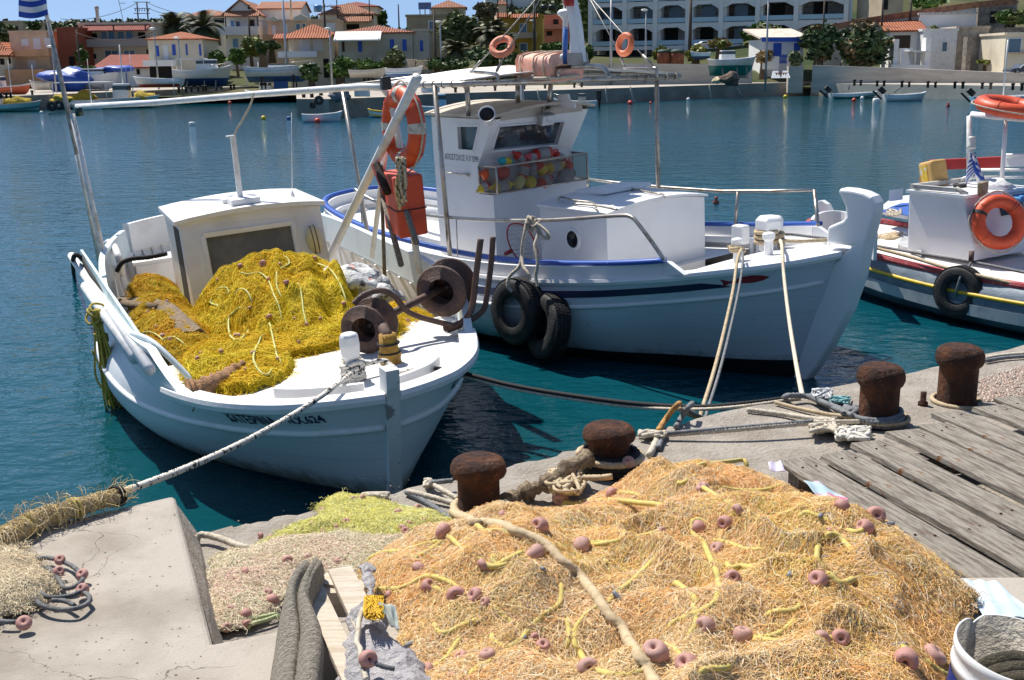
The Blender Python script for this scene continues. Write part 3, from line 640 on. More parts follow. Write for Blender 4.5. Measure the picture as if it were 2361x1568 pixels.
for i in range(70): a = i * .42; pts.append(q + VV((.075 * math.cos(a), .075 * math.sin(a), .05 + .14 * i / 70 + .012 * math.sin(a * 2.3))))
tag(rope('rope_turns', [M1 @ p for p in pts], .015, ROPES, smoothp=False), 'speckled rope wound round the white mooring post on the bow', 'rope')
tag(rope('rope_turns', [M1 @ (q + VV((.10 * math.cos(a), .10 * math.sin(a), .012))) for a in [i * .35 - 2.6 for i in range(19)]], .014, ROPES, smoothp=False), 'loop of speckled rope lying round the foot of the bow post', 'rope')
tag(rope('rope_tail', [M1 @ p for p in (q + VV((-.02, .07, .13)), q + VV((-.05, .25, .12)), F1.z(*Z1(1640, 925), .86), F1.z(*Z1(1720, 912), .87), F1.z(*Z1(1800, 905), .87))], .016, ROPES), 'speckled rope running from the bow post to the right rail', 'rope')
Z3 = lambda x, y: (734 + .2341 * x, 551 + .2341 * y)
wst = F1.z(*Z3(715, 1240), .80)
WB = mb = MB(); mb.lathe([(.085, -.03), (.08, .05), (.09, .08), (.07, .13), (.065, .24)], 14, wst); mb.build('winch_post', mat('ochre wrapped post', (.40, .22, .03), (.28, .15, .025), 9, rough=.75, bump=.6, bs=25), B1)
mb = MB()
for z_ in (.1, .17): mb.torus(wst + VV((0, 0, z_)), .08, .008, n=20, k=6)
mb.build('lashing', ROPEK, B1)
ax = VV((-.757, .652, .06)).normalized()
def reel(c, Rf, wd, nm):
 mb = MB(); h_ = .5 * Rf
 prof = [(h_, .5 * wd), (h_, -.02), (h_ * 1.0, -.02), (Rf * .97, -.02), (Rf, -.012), (Rf, .006), (Rf * .96, .012), (Rf * .62, .02), (Rf * .58, wd * .5), (Rf * .62, wd - .02), (Rf * .96, wd - .006), (Rf, wd), (Rf, wd + .012), (Rf * .5, wd + .02)]
 mb.lathe(prof, 40, c, ax); r_ = mb.build('reel', RUSTD, B1); mb = MB(); mb.lathe([(h_ * .99, .5 * wd), (.03, .5 * wd), (.03, .42 * wd), (0, .42 * wd)], 30, c, ax); mb.build('hub', mat('painted hub shade', (.008, .007, .007), rough=.6), r_); return c  # black disc; the shade of the hollow hub is put into its colour
cL = reel(F1.x(*Z3(455, 890), 2.85), .195, .20, 'l'); cR = reel(F1.x(*Z3(1215, 515), 2.55), .218, .23, 'r')
mb = MB(); mb.tube([cL + ax * .15, cR + ax * .17], .032, 12); mb.build('winch_shaft', RUSTD, B1)
mb = MB(); mb.tube(catmull([F1.x(*Z3(x, y), 2.72) for x, y in ((350, 640), (440, 555), (560, 512), (660, 515), (760, 575), (860, 700), (990, 765), (1150, 810), (1310, 850))], 8), .024, 10)
mb.tube(catmull([F1.x(*Z3(x, y), 2.68) for x, y in ((1235, 880), (1330, 858), (1420, 815), (1490, 735), (1525, 610), (1560, 300), (1600, 0))], 8), .026, 10)
mb.tube(catmull([F1.x(*Z3(x, y), 2.62) for x, y in ((1270, 900), (1400, 850), (1540, 775), (1630, 690), (1660, 560), (1700, 250), (1720, -20))], 8), .024, 10)
mb.tube([wst + VV((0, 0, .22)), cL + ax * .26], .045, 10); mb.build('net_guide', RUSTD, B1)
zr = lambda x, y: ((1050 + .3828 * x) / 1.362, (200 + .3828 * y) / 1.362)
rc = F1.y(*zr(567, 520), 1.36)
life_ring('life_ring', 'large orange life ring with white bands hanging upright on the A-frame', look(M1 @ rc, M1.to_3x3() @ VV((.12, -.99, .05))), R0=.30, r=.085, bands=(.0, pi, pi / 2, -pi / 2), fl=1.0)
c = [F1.y(*zr(*p), 1.25) for p in ((380, 880), (620, 900), (635, 1470), (425, 1370))]
bx0 = thing('float_box', 'orange-red box-shaped float tied upright below the life ring', 'float', M=M1)
mb = MB(); top_ = [F1.y(*zr(*p), 1.22) for p in ((385, 850), (475, 930))] ; 
ca, cb, cc = F1.y(*zr(378, 880), 1.30), F1.y(*zr(480, 935), 1.16), F1.y(*zr(722, 905), 1.42)
da, db, dc = F1.y(*zr(420, 1355), 1.30), F1.y(*zr(540, 1440), 1.16), F1.y(*zr(772, 1395), 1.42)
bk = cc + (ca - cb); bd = dc + (da - db)
mb.hexa([da, db, dc, bd], [ca, cb, cc, bk]); mb.build('block', mat('orange red foam', (.62, .075, .03), (.5, .06, .025), 5, .45, .7, rough=.6, bump=.2, bs=16), bx0, bevel=.02, seg=3)
mb = MB(); pm = [a.lerp(b, .55) for a, b in ((ca, da), (cb, db), (cc, dc), (bk, bd))]; g = sum(pm, VV()) / 4; mb.tube([g + (p - g) * 1.03 for p in pm], .006, 6, closed=True); mb.build('tie_cord', ROPEK, bx0)
mb = MB()
for k in range(16):
 a = F1.y(*zr(540 + random.uniform(-25, 25), 770 + random.uniform(-10, 10)), 1.1); b = F1.y(*zr(560 + random.uniform(-35, 35), 1150 + random.uniform(-50, 50)), 1.1); s_ = random.uniform(-.035, .035)
 mb.tube(catmull([a, a.lerp(b, .3) + VV((.03 * random.random(), s_, 0)), a.lerp(b, .7) + VV((.04 * random.random(), s_ * 1.3, 0)), b], 6), .011, 6)
for k in range(7): mb.torus(F1.y(*zr(545, 780 + k * 14), 1.1), .04, .011, (.1, .2, 1), 16, 6)
tag(mb.build('rope_coil', mat('two-tone rope', (.5, .42, .3), (.06, .05, .04), 34, .5, .56, rough=.9)), 'beige and black rope coil hung on the A-frame before the red float', 'rope coil').matrix_world = M1
mb = MB(); a, b = F1.y(*zr(345, 825), 1.15), F1.y(*zr(440, 1060), 1.15); mb.tube([a, b], .038, 10); br = thing('brush', 'bristly black brush with red back tied to the A-frame', 'brush', M=M1)
mb.build('bristles', mat('black bristles', (.02, .018, .016), (.08, .06, .05), 60, rough=.95, bump=3, bs=90), br); mb = MB(); mb.bar(a + VV((-.03, -.02, 0)), b + VV((-.03, -.02, 0)), .05, .03, (1, 0, 0)); mb.build('back', RED, br)
q = F1.y(*Z1(225, 620), -1.62)
mb = MB()
for k in range(20):
 dx = random.uniform(-.16, .2); b = q + VV((random.uniform(-.06, .06), random.uniform(-.06, .06), -.95 + random.uniform(-.14, .2))); s_ = random.uniform(-.09, .05)
 mb.tube(catmull([q + VV((dx * .2, s_ * .3, -.02)), q.lerp(b, .35) + VV((dx * .4, s_ * .5, 0)), q.lerp(b, .8) + VV((dx * 1.2, s_, 0)), b + VV((dx * .5, s_ * .4, 0)), b + VV((dx * .5 + .03, s_ * .4 + .03, .1)), q.lerp(b, .5) + VV((dx * .5 + .02, s_, 0))], 5), .009, 6)
for k in range(5): mb.torus(q + VV((0, 0, -.25 - k * .014)), .055, .010, (.2 * random.uniform(-1, 1), .2, 1), 16, 6); mb.torus(q + VV((random.uniform(-.03, .03), random.uniform(-.03, .03), -.02 - k * .03)), random.uniform(.05, .09), .011, (random.uniform(-1, 1), random.uniform(-1, 1), .6), 14, 6)
tag(mb.build('rope_coil', mat('dirty yellow rope', (.50, .39, .06), (.32, .25, .04), 30, rough=.85)), 'yellow rope coil hanging over the left rail above the water', 'rope coil').matrix_world = M1
rope('rope', [M1 @ p for p in (F1.z(*Z1(560, 368), 1.0), F1.z(*Z1(470, 385), .98), F1.z(*Z1(400, 392), .98), F1.z(*Z1(350, 410), .95), F1.z(*Z1(325, 450), .85))], .022, ROPEK, None, 'thick black rope arching from the wheelhouse side to the stern bench', 'rope')
rope('rope', [M1 @ p for p in (F1.z(*Z1(300, 580), 1.02), F1.z(*Z1(215, 480), 1.06), F1.z(*Z1(160, 390), 1.1), F1.z(*Z1(120, 395), 1.08), F1.y(*Z1(130, 520), -1.62), F1.y(*Z1(165, 690), -1.62), F1.y(*Z1(190, 790), -1.62))], .02, ROPEK, None, 'thick black rope looped over the left rail down toward the water', 'rope')
rope('line', [M1 @ p for p in (F1.x(585, 214, -.9), F1.x(578, 240, -.95), F1.x(560, 275, -1.0), F1.x(545, 300, -1.03), F1.x(540, 315, -1.04))], .008, ROPEW, None, 'thin cord hanging from the white ridge pole to the wheelhouse mast', 'cord')
# ================================================================ big white boat with the canopy
M2 = pose(wz(1860, 870, 0), (.62, -.785), 9, R(3)); F2 = Frame(M2)
B2 = thing('fishing_boat', 'large white fishing boat with blue rails, wheelhouse and flat canopy, red fish on its bow', 'fishing boat', M=M2)
Z2 = lambda x, y: ((1050 + .5102 * x) / 1.362, (200 + .5102 * y) / 1.362)
Z4 = lambda x, y: (1138 + .3887 * x, 404 + .3887 * y)
H2 = Hull([(-3.6, .03, 1.04, -3.1, .02, -2.8, -.35), (-3.45, .55, 1.02, -3.0, .3, -2.7, -.5), (-3.0, .93, .97, -2.7, .7, -2.5, -.55), (-2, 1.22, .90, -1.8, 1.0, -1.7, -.6), (-.8, 1.42, .84, -.7, 1.25, -.7, -.6),
  (.6, 1.50, .82, .6, 1.36, .6, -.6), (1.8, 1.47, .87, 1.75, 1.24, 1.7, -.6), (2.8, 1.35, .965, 2.7, .98, 2.6, -.6), (3.6, 1.15, 1.07, 3.35, .64, 3.2, -.6), (4.2, .87, 1.165, 3.95, .36, 3.7, -.5), (4.62, .5, 1.23, 4.3, .16, 4.1, -.4), (4.90, .03, 1.285, 4.46, .02, 4.2, -.25)], .19)
H2.shell([mat('blue-white hull paint', (.62, .66, .71), (.55, .59, .63), 1.2, .5, .8, (.42, .4, .38), 9, .73, .77, rough=.3, bump=.1, bs=5, coat=.3, extra=hull_x), mat('black boot topping', (.008, .012, .014), rough=.5)], B2)
mb = MB()
for s_ in (1, -1):
 mb.tube(H2.line(s_, .27, .02, .975, 70), .024, 8); sweep(mb, H2.line(s_, 0, 0, .992, 80), [(-.02, -.04), (.045, -.04), (.06, -.01), (.05, .022), (-.12, .022), (-.12, -.04)], flip=1 if s_ < 0 else -1)
mb.build('rub_rail', WHITE2, B2)
ub = H2.u_at(3.72)
for s_ in (1, -1):
 mb = MB(); P = H2.line(s_, -.02, .0, ub, 70)
 sweep(mb, [p for p in P], [(-.03, 0), (.015, 0), (.02, .13), (-.03, .13)], flip=1 if s_ < 0 else -1)
 e = P[-1]; mb.hexa([e + VV((0, -.03, 0)), e + VV((.26, -.03, .04)), e + VV((.26, .03, .04)), e + VV((0, .03, 0))], [e + VV((0, -.03, .13)), e + VV((.06, -.03, .13)), e + VV((.06, .03, .13)), e + VV((0, .03, .13))]) ; mb.build('bulwark', WHITE2, B2)
 mb = MB(); sweep(mb, H2.line(s_, -.15, .0, ub, 80), [(-.035, 0), (.03, 0), (.04, .02), (.03, .045), (-.035, .045)], flip=1 if s_ < 0 else -1, smooth=True); mb.build('blue_rail', BLUE, B2)
 mb = MB(); us = [H2.u_at(x) for x in [-3.3 + 7.3 * i / 60 for i in range(61)]]; rows = []
 for i, u in enumerate(us):
  r = []
  for d in (.10, .135, .17):
   x = -3.3 + 7.3 * i / 60 + (.14 if i == 60 and d > .1 else 0) + (.08 if i == 60 and d > .14 else 0); r.append(H2.at(x, d, s_) + H2.nrm(x, d, s_) * .006)
  rows.append(r if s_ > 0 else r[::-1])
 mb.grid(rows); mb.build('stripe', NAVY, B2)
 fish = [(0, 0), (-.04, .022), (-.10, .034), (-.17, .03), (-.24, .008), (-.265, .002), (-.33, .034), (-.315, -.002), (-.325, -.04), (-.265, -.012), (-.2, -.026), (-.12, -.034), (-.05, -.024)]
 x0 = 4.50; mb = MB(); vs = []
 for dx, dz in fish: x = x0 + dx * 1.05; d = .115 - dz * 1.15; vs.append(H2.at(x, d, s_) + H2.nrm(x, d, s_) * .006)
 mb.add(vs, [tuple(range(len(vs)))]); mb.build('painted_fish', mat('dark red fish paint', (.25, .015, .02), rough=.4), B2)
mb = MB(); H2.inner(mb, .55, .02, .99, .06); mb.build('inner_planking', WHITE2, B2)
mb = MB(); H2.deck(mb, lambda u: max(.62, H2.sta(u)[2] - .1), .03, H2.u_at(2.75), .05); mb.build('deck', mat('white deck paint', (.76, .75, .73), (.62, .6, .56), 2, .5, .8, rough=.6), B2)
mb = MB(); H2.deck(mb, .62, H2.u_at(2.7), H2.u_at(3.75), .06)
zz_ = [.62 + .44 * k / 6 for k in range(7)]; hb_ = [(lambda p: VV((3.70, p.y - .06, z)))(H2.S(H2.u_at(3.70, H2.sta(H2.u_at(3.7))[2] - z), H2.tz(H2.u_at(3.70, H2.sta(H2.u_at(3.7))[2] - z), z), 1)) for z in zz_]; mb.prism(hb_ + [VV((p.x, -p.y, p.z)) for p in reversed(hb_)], (.05, 0, 0)); mb.build('well', WHITE2, B2)
mb = MB(); H2.deck(mb, lambda u: H2.sta(u)[2] - .02, H2.u_at(3.7), .992, .05, camber=.03); mb.build('foredeck', WHITE2, B2)
for s_ in (1, -1):
 for i in range(9):
  x = 2.75 + i * .11; a = H2.at(x, .42, s_); b = H2.at(x, .02, s_); a.y -= s_ * .08; b.y -= s_ * .08; mb = MB(); mb.bar(a, b, .04, .03, (0, 1, 0)); mb.build('rib', WHITE2, B2)
Pst = [F2.y(*Z4(x, y), 0) for x, y in ((2150, 415), (2000, 395), (2008, 300), (2060, 278), (2098, 262), (2118, 235), (2112, 180), (2068, 84), (2085, 74), (2150, 80), (2215, 95), (2270, 122), (2292, 160), (2290, 220), (2240, 400), (2200, 600), (2130, 800), (2030, 985), (1935, 1140), (1830, 1270), (1740, 1200), (1800, 1080), (1880, 930), (1980, 700), (2040, 520))]
mb = MB(); mb.prism([p + VV((0, -.075, 0)) for p in Pst], (0, .15, 0)); mb.build('stem_post', WHITE2, B2, bevel=.03, seg=3)
hw = .74; xA, xB = 1.46, 2.53; zt = 1.5; mb = MB()
cz = lambda y: zt + .07 * (1 - (y / hw) ** 2)
ysn = [-hw + 2 * hw * i / 10 for i in range(11)]
ra = [VV((xA, -hw, .6)), VV((xA, hw, .6))] + [VV((xA, y, cz(y))) for y in reversed(ysn)]; rb = [p + VV((xB - xA, 0, 0)) for p in ra]
mb.prism(ra, (xB - xA, 0, 0)); FC = mb.build('forward_cabin', WHITE2, B2, bevel=.006)
mb = MB(); r0 = [VV((xA - .03, y * 1.03, cz(y) + .004)) for y in ysn]; r1 = [VV((xB + .03, y * 1.03, cz(y) + .004)) for y in ysn]; u0, u1 = [p + VV((0, 0, .025)) for p in r0], [p + VV((0, 0, .025)) for p in r1]
mb.grid([u1, u0], 0, False); mb.grid([r1, u1], 0, False); mb.grid([u0, r0], 0, False); mb.grid([[r0[0], r1[0]], [u0[0], u1[0]]], 0, False); mb.grid([[u0[-1], u1[-1]], [r0[-1], r1[-1]]], 0, False); mb.build('cabin_roof', WHITE2, FC)
mb = MB(); mb.box((1.72, .12, 1.615), (.5, .72, .05), Matrix.Rotation(R(-4), 3, 'Y')); mb.build('hatch', WHITE2, FC, bevel=.008)
for s_ in (-1, 1):
 mb = MB(); ph = F2.y(*Z4(470, 380), -hw) if s_ < 0 else VV((1.95, hw, 1.2)); c_ = VV((ph.x, s_ * (hw + .004), ph.z)); mb.torus(c_, .108, .018, (0, 1, 0), 28, 8); pr = mb.build('porthole', WHITE2, FC); pr.scale = (1, 1, 1)
 mb = MB(); mb.lathe([(0, 0), (.104, 0)], 28, c_ + VV((0, s_ * .003, 0)), (0, -s_, 0) if s_ > 0 else (0, 1, 0)); mb.build('glass', GLASS, pr)
mb = MB()
for pts in (((385, 150), (400, 130), (480, 150), (590, 165), (610, 205)), ((480, 170), (600, 178), (735, 205))):
 mb.tube(catmull([F2.z(*Z4(x, y), 1.60) for x, y in pts], 5), .012, 8)
mb.tube(catmull([F2.z(*Z4(x, y), 1.62) for x, y in ((800, 75), (960, 108), (1000, 112), (1015, 130))], 5), .012, 8); mb.build('grab_rail', STEEL, FC)
w_ = .72
A0 = F2.y(*Z2(1000, 1180), -w_); A1 = F2.y(*Z2(985, 812), -w_); Bq = F2.y(*Z2(892, 800), -w_); Bu = F2.y(*Z2(890, 605), -w_); Tq = F2.y(*Z2(975, 340), -w_); R0_ = F2.y(*Z2(595, 325), -w_)
xb = -.55; ztop = 2.42; zl = A1.z; xl = A0.x; xu = Bu.x - .0; zu = Bu.z; xt = Tq.x + .02
def side(y): return [VV((xb, y, .6)), VV((xl, y, .6)), VV((xl, y, zl)), VV((xu - .03, y, zl)), VV((xu, y, zu)), VV((xt, y, ztop)), VV((xb, y, ztop))]
sw = [F2.y(*Z2(x, y), -w_) for x, y in ((757, 382), (893, 382), (858, 538), (765, 530))]
def wallside(mb, y, flip):
 a = side(y); q = [VV((p.x, y, p.z)) for p in sw]; vs = a + q
 fs = [(0, 1, 2, 3), (0, 3, 10, 6), (3, 4, 9, 10), (4, 5, 8, 9), (5, 6, 7, 8), (6, 10, 7)]
 fs = [(0, 1, 2, 3), (0, 3, 4, 9, 10, 7, 6), (4, 5, 6, 7, 8, 9)]
 mb.add(vs, [f if flip else f[::-1] for f in fs])
 n = VV((0, -math.copysign(.05, y), 0))
 mb.add(q + [p + n for p in q], [(0, 1, 5, 4), (1, 2, 6, 5), (2, 3, 7, 6), (3, 0, 4, 7)])
mb = MB(); wallside(mb, -w_, True); wallside(mb, w_, False)
fr = lambda s, t: VV((xu + (xt - xu) * t, -w_ + 2 * w_ * s, zu + (ztop - zu) * t))
def fhit(px, py):
 n = VV((ztop - zu, 0, -(xt - xu))).normalized(); o = F2.I @ CP; d = F2.I.to_3x3() @ ray(px, py); p = o + d * ((VV((xu, 0, zu)) - o).dot(n) / d.dot(n)); return p
wsn = [fhit(*Z2(x, y)) for x, y in ((968, 538), (1372, 500), (1418, 350), (1012, 382))]
cr = [fr(0, 0), fr(1, 0), fr(1, 1), fr(0, 1)]
mb.add(cr + wsn, [(0, 1, 5, 4), (1, 2, 6, 5), (2, 3, 7, 6), (3, 0, 4, 7)])
nin = VV((-.06, 0, .02)); mb.add(wsn + [p + nin for p in wsn], [(0, 1, 5, 4), (1, 2, 6, 5), (2, 3, 7, 6), (3, 0, 4, 7)])
mb.add([VV((xl, -w_, .6)), VV((xl, w_, .6)), VV((xl, w_, zl)), VV((xl, -w_, zl))], [(0, 1, 2, 3)]); mb.add([VV((xl, -w_, zl)), VV((xl, w_, zl)), VV((xu - .03, w_, zl)), VV((xu - .03, -w_, zl))], [(0, 1, 2, 3)])
mb.add([VV((xu - .03, -w_, zl)), VV((xu - .03, w_, zl)), VV((xu, w_, zu)), VV((xu, -w_, zu))], [(0, 1, 2, 3)])
mb.add([VV((xb, -w_, .6)), VV((xb, w_, .6)), VV((xb, w_, ztop)), VV((xb, -w_, ztop))], [(3, 2, 1, 0)])
WH2 = mb.build('wheelhouse', WHITE2, B2)
mb = MB(); mb.add([p + nin for p in wsn], [(0, 1, 2, 3)]); mb.build('windscreen', mat('windscreen glass', (.05, .055, .06), (.12, .16, .18), 1.4, .5, .56, rough=.05, spec=.7), WH2)
for y, s_ in ((-w_, 1), (w_, -1)):
 mb = MB(); mb.add([VV((p.x, y + s_ * .05, p.z)) for p in sw], [(0, 1, 2, 3)]); mb.build('side_window', mat('side glass', (.04, .07, .075), (.10, .13, .14), 3, .5, .55, rough=.06, spec=.7), WH2)
 mb = MB()
 for i in range(4): a, b = [VV((p.x, y - s_ * .006, p.z)) for p in (sw[i], sw[(i + 1) % 4])]; mb.bar(a, b, .022, .014, (0, 1, 0))
 mb.build('window_frame', WHITE2, WH2)
mb = MB()
for i in range(4):
 o = VV((.008, 0, -.003)); mb.bar(wsn[i] + o, wsn[(i + 1) % 4] + o, .02, .014, (1, 0, 0))
mb.build('window_frame', WHITE2, WH2)
rf = lambda y: 2.44 + .09 * (1 - (y / .8) ** 2)
ysn = [-.78 + 1.56 * i / 10 for i in range(11)]
r0 = [VV((xb - .06, y, rf(y))) for y in ysn]; r1 = [VV((xt + .06 + .10 * (1 - (y / .78) ** 2), y, rf(y) - .005)) for y in ysn]; u0, u1 = [p + VV((0, 0, .03)) for p in r0], [p + VV((0, 0, .03)) for p in r1]
mb = MB(); mb.grid([u1, u0], 0, False); mb.grid([r0, r1], 0, False); mb.grid([r1, u1], 0, False); mb.grid([u0, r0], 0, False); mb.grid([[r0[0], r1[0]], [u0[0], u1[0]]], 0, False); mb.grid([[u0[-1], u1[-1]], [r0[-1], r1[-1]]], 0, False)
for y in (-.70, .70): mb.add([VV((xb, y, 2.40)), VV((xt, y, 2.40)), VV((xt, y, rf(y) + .01)), VV((xb, y, rf(y) + .01))], [(0, 1, 2, 3)])
mb.add([VV((xt, y, 2.40)) for y in ysn[1:-1]] + [VV((xt, y, rf(y) + .005)) for y in ysn[-2:0:-1]], [tuple(range(18))])
mb.build('roof', mat('grubby roof paint', (.56, .50, .42), (.42, .37, .3), 3, .45, .7, rough=.8), WH2)
vp = F2.z(*Z2(945, 318), 2.52); mb = MB(); mb.lathe([(.05, -.05), (.05, .04), (.06, .08), (.09, .13), (.095, .15), (.08, .14), (.05, .1), (0, .08)], 18, vp + VV((0, 0, -.05)), (.5, -.45, .4)); vc_ = mb.build('vent_cowl', WHITE2, WH2); mb = MB(); mb.lathe([(0, .125), (.088, .14)], 18, vp + VV((0, 0, -.05)), (.5, -.45, .4)); mb.build('throat', BLACK, vc_)
sp = fhit(*Z2(1262, 350)) + VV((.12, 0, .02)); lm = MB(); rt = Matrix.Rotation(R(18), 3, 'Y'); lm.box(sp, (.09, .20, .135), rt); lm.box(sp + VV((-.03, 0, .1)), (.03, .03, .12)); sl_ = lm.build('floodlight', mat('grey lamp housing', (.35, .35, .33), rough=.4), WH2, bevel=.015)
lm = MB(); lm.box(sp + rt @ VV((.047, 0, 0)), (.006, .175, .11), rt); lm.build('glass', mat('lamp glass', (.78, .79, .78), (.6, .6, .6), 20, rough=.12), sl_)
wl = F2.z(*Z2(1420, 262), 2.5); mb = MB(); mb.prism([wl + VV((dx, 0, dz)) for dx, dz in ((-.22, -.02), (.16, -.02), (.16, .04), (.08, .06), (.05, .14), (-.1, .13), (-.14, .05), (-.22, .03))], (0, .03, 0)); mb.build('roof_fin', WHITE2, WH2)
vs, fs = text_mesh('ΑΠΟΣΤΟΛΟΣ Λ.Χ 3399', .075); tp = F2.y(*Z2(783, 582), -w_); mb = MB(); mb.add([VV((tp.x + v.x * .86, -w_ - .004, tp.z + v.y * 1.25)) for v in vs], fs); mb.build('lettering', NAVY, WH2)
mb = MB(); mb.tube([F2.y(*Z2(x, y), -w_ - .03) for x, y in ((650, 662), (700, 672), (800, 682))], .009, 8); a = F2.y(*Z2(800, 682), -w_ - .03); mb.tube([a, F2.y(*Z2(826, 686), -w_ - .03)], .018, 8); mb.build('door_handle', STEEL, WH2)
zc0 = 2.83
SF = F2.y(1056, 194, -1.28); PF = F2.y(1568, 176, 1.28); SR = F2.y(783, 200, -1.25); PR = VV((SR.x + .25, 1.25, SR.z + .08))
CAN = thing('canopy', 'flat white canvas canopy laced to a steel pipe frame above the wheelhouse', 'canopy', M=M2)
mb = MB(); mb.tube([SR, SF, SF.lerp(PF, .03) + VV((.03, 0, 0)), PF], .032, 10); mb.tube([PF, PR, SR], .026, 10)
for t in (.35, .7): mb.tube([SR.lerp(SF, t), SR.lerp(SF, t).lerp(PR.lerp(PF, t), .5) + VV((0, 0, .07)), PR.lerp(PF, t)], .02, 8)
mb.build('pipe_frame', STEEL, CAN)
rows = []
for i in range(17):
 tt = .42 + .58 * i / 16; a, b = SR.lerp(SF, tt), PR.lerp(PF, tt); rows.append([a.lerp(b, k / 12) + VV((0, 0, .03 + .09 * math.sin(pi * k / 12) - .012 * math.sin(i * pi / 16 * 3) ** 2)) for k in range(13)])
mb = MB(); mb.grid(rows); mb.build('canvas', mat('white canvas', (.80, .78, .74), (.70, .67, .62), 1.3, .5, .8, rough=.85, bump=.2, bs=6), CAN, solid=.012)
lc_ = None
for a, b, n in ((SR, SF, 14), (SF, PF, 22), (PF, PR, 8)):
 for i in range(n): p = a.lerp(b, (i + .5) / n); mb = MB(); mb.torus(p, .036, .007, (b - a), 12, 5); mb.build('lacing_loop', ROPEW, CAN)
fl_ = .8
for (a, b, r) in ((F2.y(1002, 197, -1.3), F2.z(1038, 592, .95), .028), (F2.y(788, 200, -1.27), F2.z(852, 560, .95), .026), (F2.y(1514, 178, 1.28), F2.y(1518, 470, 1.25), .028), (VV((PR.x + .3, 1.25, PR.z)), VV((PR.x + .3, 1.2, .9)), .026)):
 mb = MB(); mb.tube([a, b], r, 10); mb.build('post', STEEL, CAN)
for q in ((817, 130, 826, 326), (1128, 138, 1130, 282), (1332, 128, 1318, 282)):
 b = F2.z(*Z2(q[2], q[3]), 2.47); a = F2.x(*Z2(q[0], q[1]), b.x + .1); mb = MB(); mb.tube([a, b], .028, 10); mb.lathe([(.06, 0), (.06, .012), (0, .014)], 12, b); mb.build('post', STEEL, CAN)
bg3 = lambda x, y: (954.5 + .2488 * x, .2488 * y)
hx = F2.z(*bg3(1340, 735), 2.86).x
mb = MB(); hp = lambda x, y: F2.y(*bg3(x, y), -.35)
mb.tube(catmull([hp(1325, 735), hp(1335, 680), hp(1370, 635), hp(1440, 618), hp(1600, 612), (hp(1720, 620)), hp(1775, 650), hp(1800, 690), hp(1810, 718)], 6), .027, 12); mb.build('steel_hoop', STEEL, CAN)
Pm = [hp(x, y) for x, y in ((1400, -60), (1425, 40), (1450, 160), (1468, 320), (1462, 485), (1458, 600), (1590, 600), (1562, 420), (1545, 260), (1520, 120), (1490, -10), (1475, -60))]
mb = MB(); mb.prism([p + VV((0, -.05, 0)) for p in Pm], (0, .1, 0)); mt2 = mb.build('mast', WHITE2, CAN, bevel=.03, seg=3)
mb = MB(); p_ = [hp(x, y) for x, y in ((1458, 600), (1590, 600), (1572, 488), (1462, 488))]; mb.prism([p + VV((0, -.054, 0)) for p in p_], (0, .108, 0)); mb.build('mast_foot', mat('worn grey plate', (.40, .37, .33), (.3, .27, .23), 9, rough=.6), mt2)
mb = MB(); mb.lathe([(0, -.05), (.05, -.05), (.06, .0), (.05, .05), (0, .06)], 14, hp(1488, 8) + VV((0, -.08, 0))); mb.build('mast_lamp', RED, mt2)
ga = hp(1400, 590); mb = MB(); mb.tube([ga, hp(1407, 250)], .026, 10); sa = mb.build('satellite_aerial', mat('blue aerial pole', (.06, .17, .5), rough=.4), CAN); gt = hp(1407, 250)
mb = MB(); mb.lathe([(.024, -.02), (.028, .06), (.05, .1), (.085, .13), (.088, .155), (.06, .18), (0, .19)], 18, gt); mb.build('dome', WHITE2, sa)
mb = MB(); mb.tube([hp(1378, 530), hp(1382, 350), hp(1392, 0), hp(1390, -90)], .009, 6); mb.sph(hp(1378, 528), .035, 10, 6); mb.build('whip_aerial', WPOLE, CAN)
mb = MB(); bp = hp(1408, 605); mb.lathe([(0, -.03), (.11, -.03), (.115, .0), (.08, .012), (0, .015)], 18, bp); mb.build('base_plate', RUST, CAN)
for (pts, y_) in ((((525, 665), (750, 685), (775, 715), (788, 765)), -.9), (((1945, 625), (2215, 630), (2245, 655), (2252, 712)), .9)):
 mb = MB(); mb.tube(catmull([F2.y(*bg3(*p), y_) for p in pts], 5), .018, 8); mb.build('stay_hoop', STEEL, CAN)
def stay(pts, y_, r=.007):
 mb = MB(); P = [F2.y(*bg3(*p), y_) for p in pts]; mb.tube(P, r, 5)
 mb.tube([P[0].lerp(P[1], .15), P[0].lerp(P[1], .6)], r * 2.3, 6); mb.build('stay', mat('stay wire', (.33, .31, .28), rough=.5, metal=.5), CAN)
stay(((530, 660), (680, 505), (1170, -50)), -.9); stay(((755, 680), (830, 530), (1240, -120)), -.9); stay(((1950, 615), (1900, 480), (1620, -30)), .9); stay(((2225, 615), (2050, 440), (1640, -20)), .9)
for (px, py, y_, nv, lab, fm) in ((815, 432, -.9, VV((-.25, -.75, .62)), 'faded orange life ring tied to the wire stays left above the canopy', FADED), (1955, 412, .9, VV((-.78, -.6, .15)), 'faded orange life ring tied to the stays right of the white mast', mat('sun-bleached ring', (.74, .2, .08), (.62, .15, .06), 6, rough=.55))):
 c_ = F2.y(*bg3(px, py), y_); life_ring('life_ring', lab, look(M2 @ c_, nv, VV((.55, -.2, .83)) if y_ < 0 else None), R0=.105, r=.037, m=fm, fl=1, cord=False)
c_ = F2.y(*bg3(1255, 615), -.2); RA = thing('life_raft', 'salmon-orange covered life raft bundle roped on top of the canopy', 'life raft', M=M2 @ Matrix.Translation(c_))
SAL = mat('salmon tarpaulin', (.82, .40, .28), (.80, .50, .40), 5, .45, .65, rough=.7, bump=.5, bs=7)
mb = MB(); rows = []
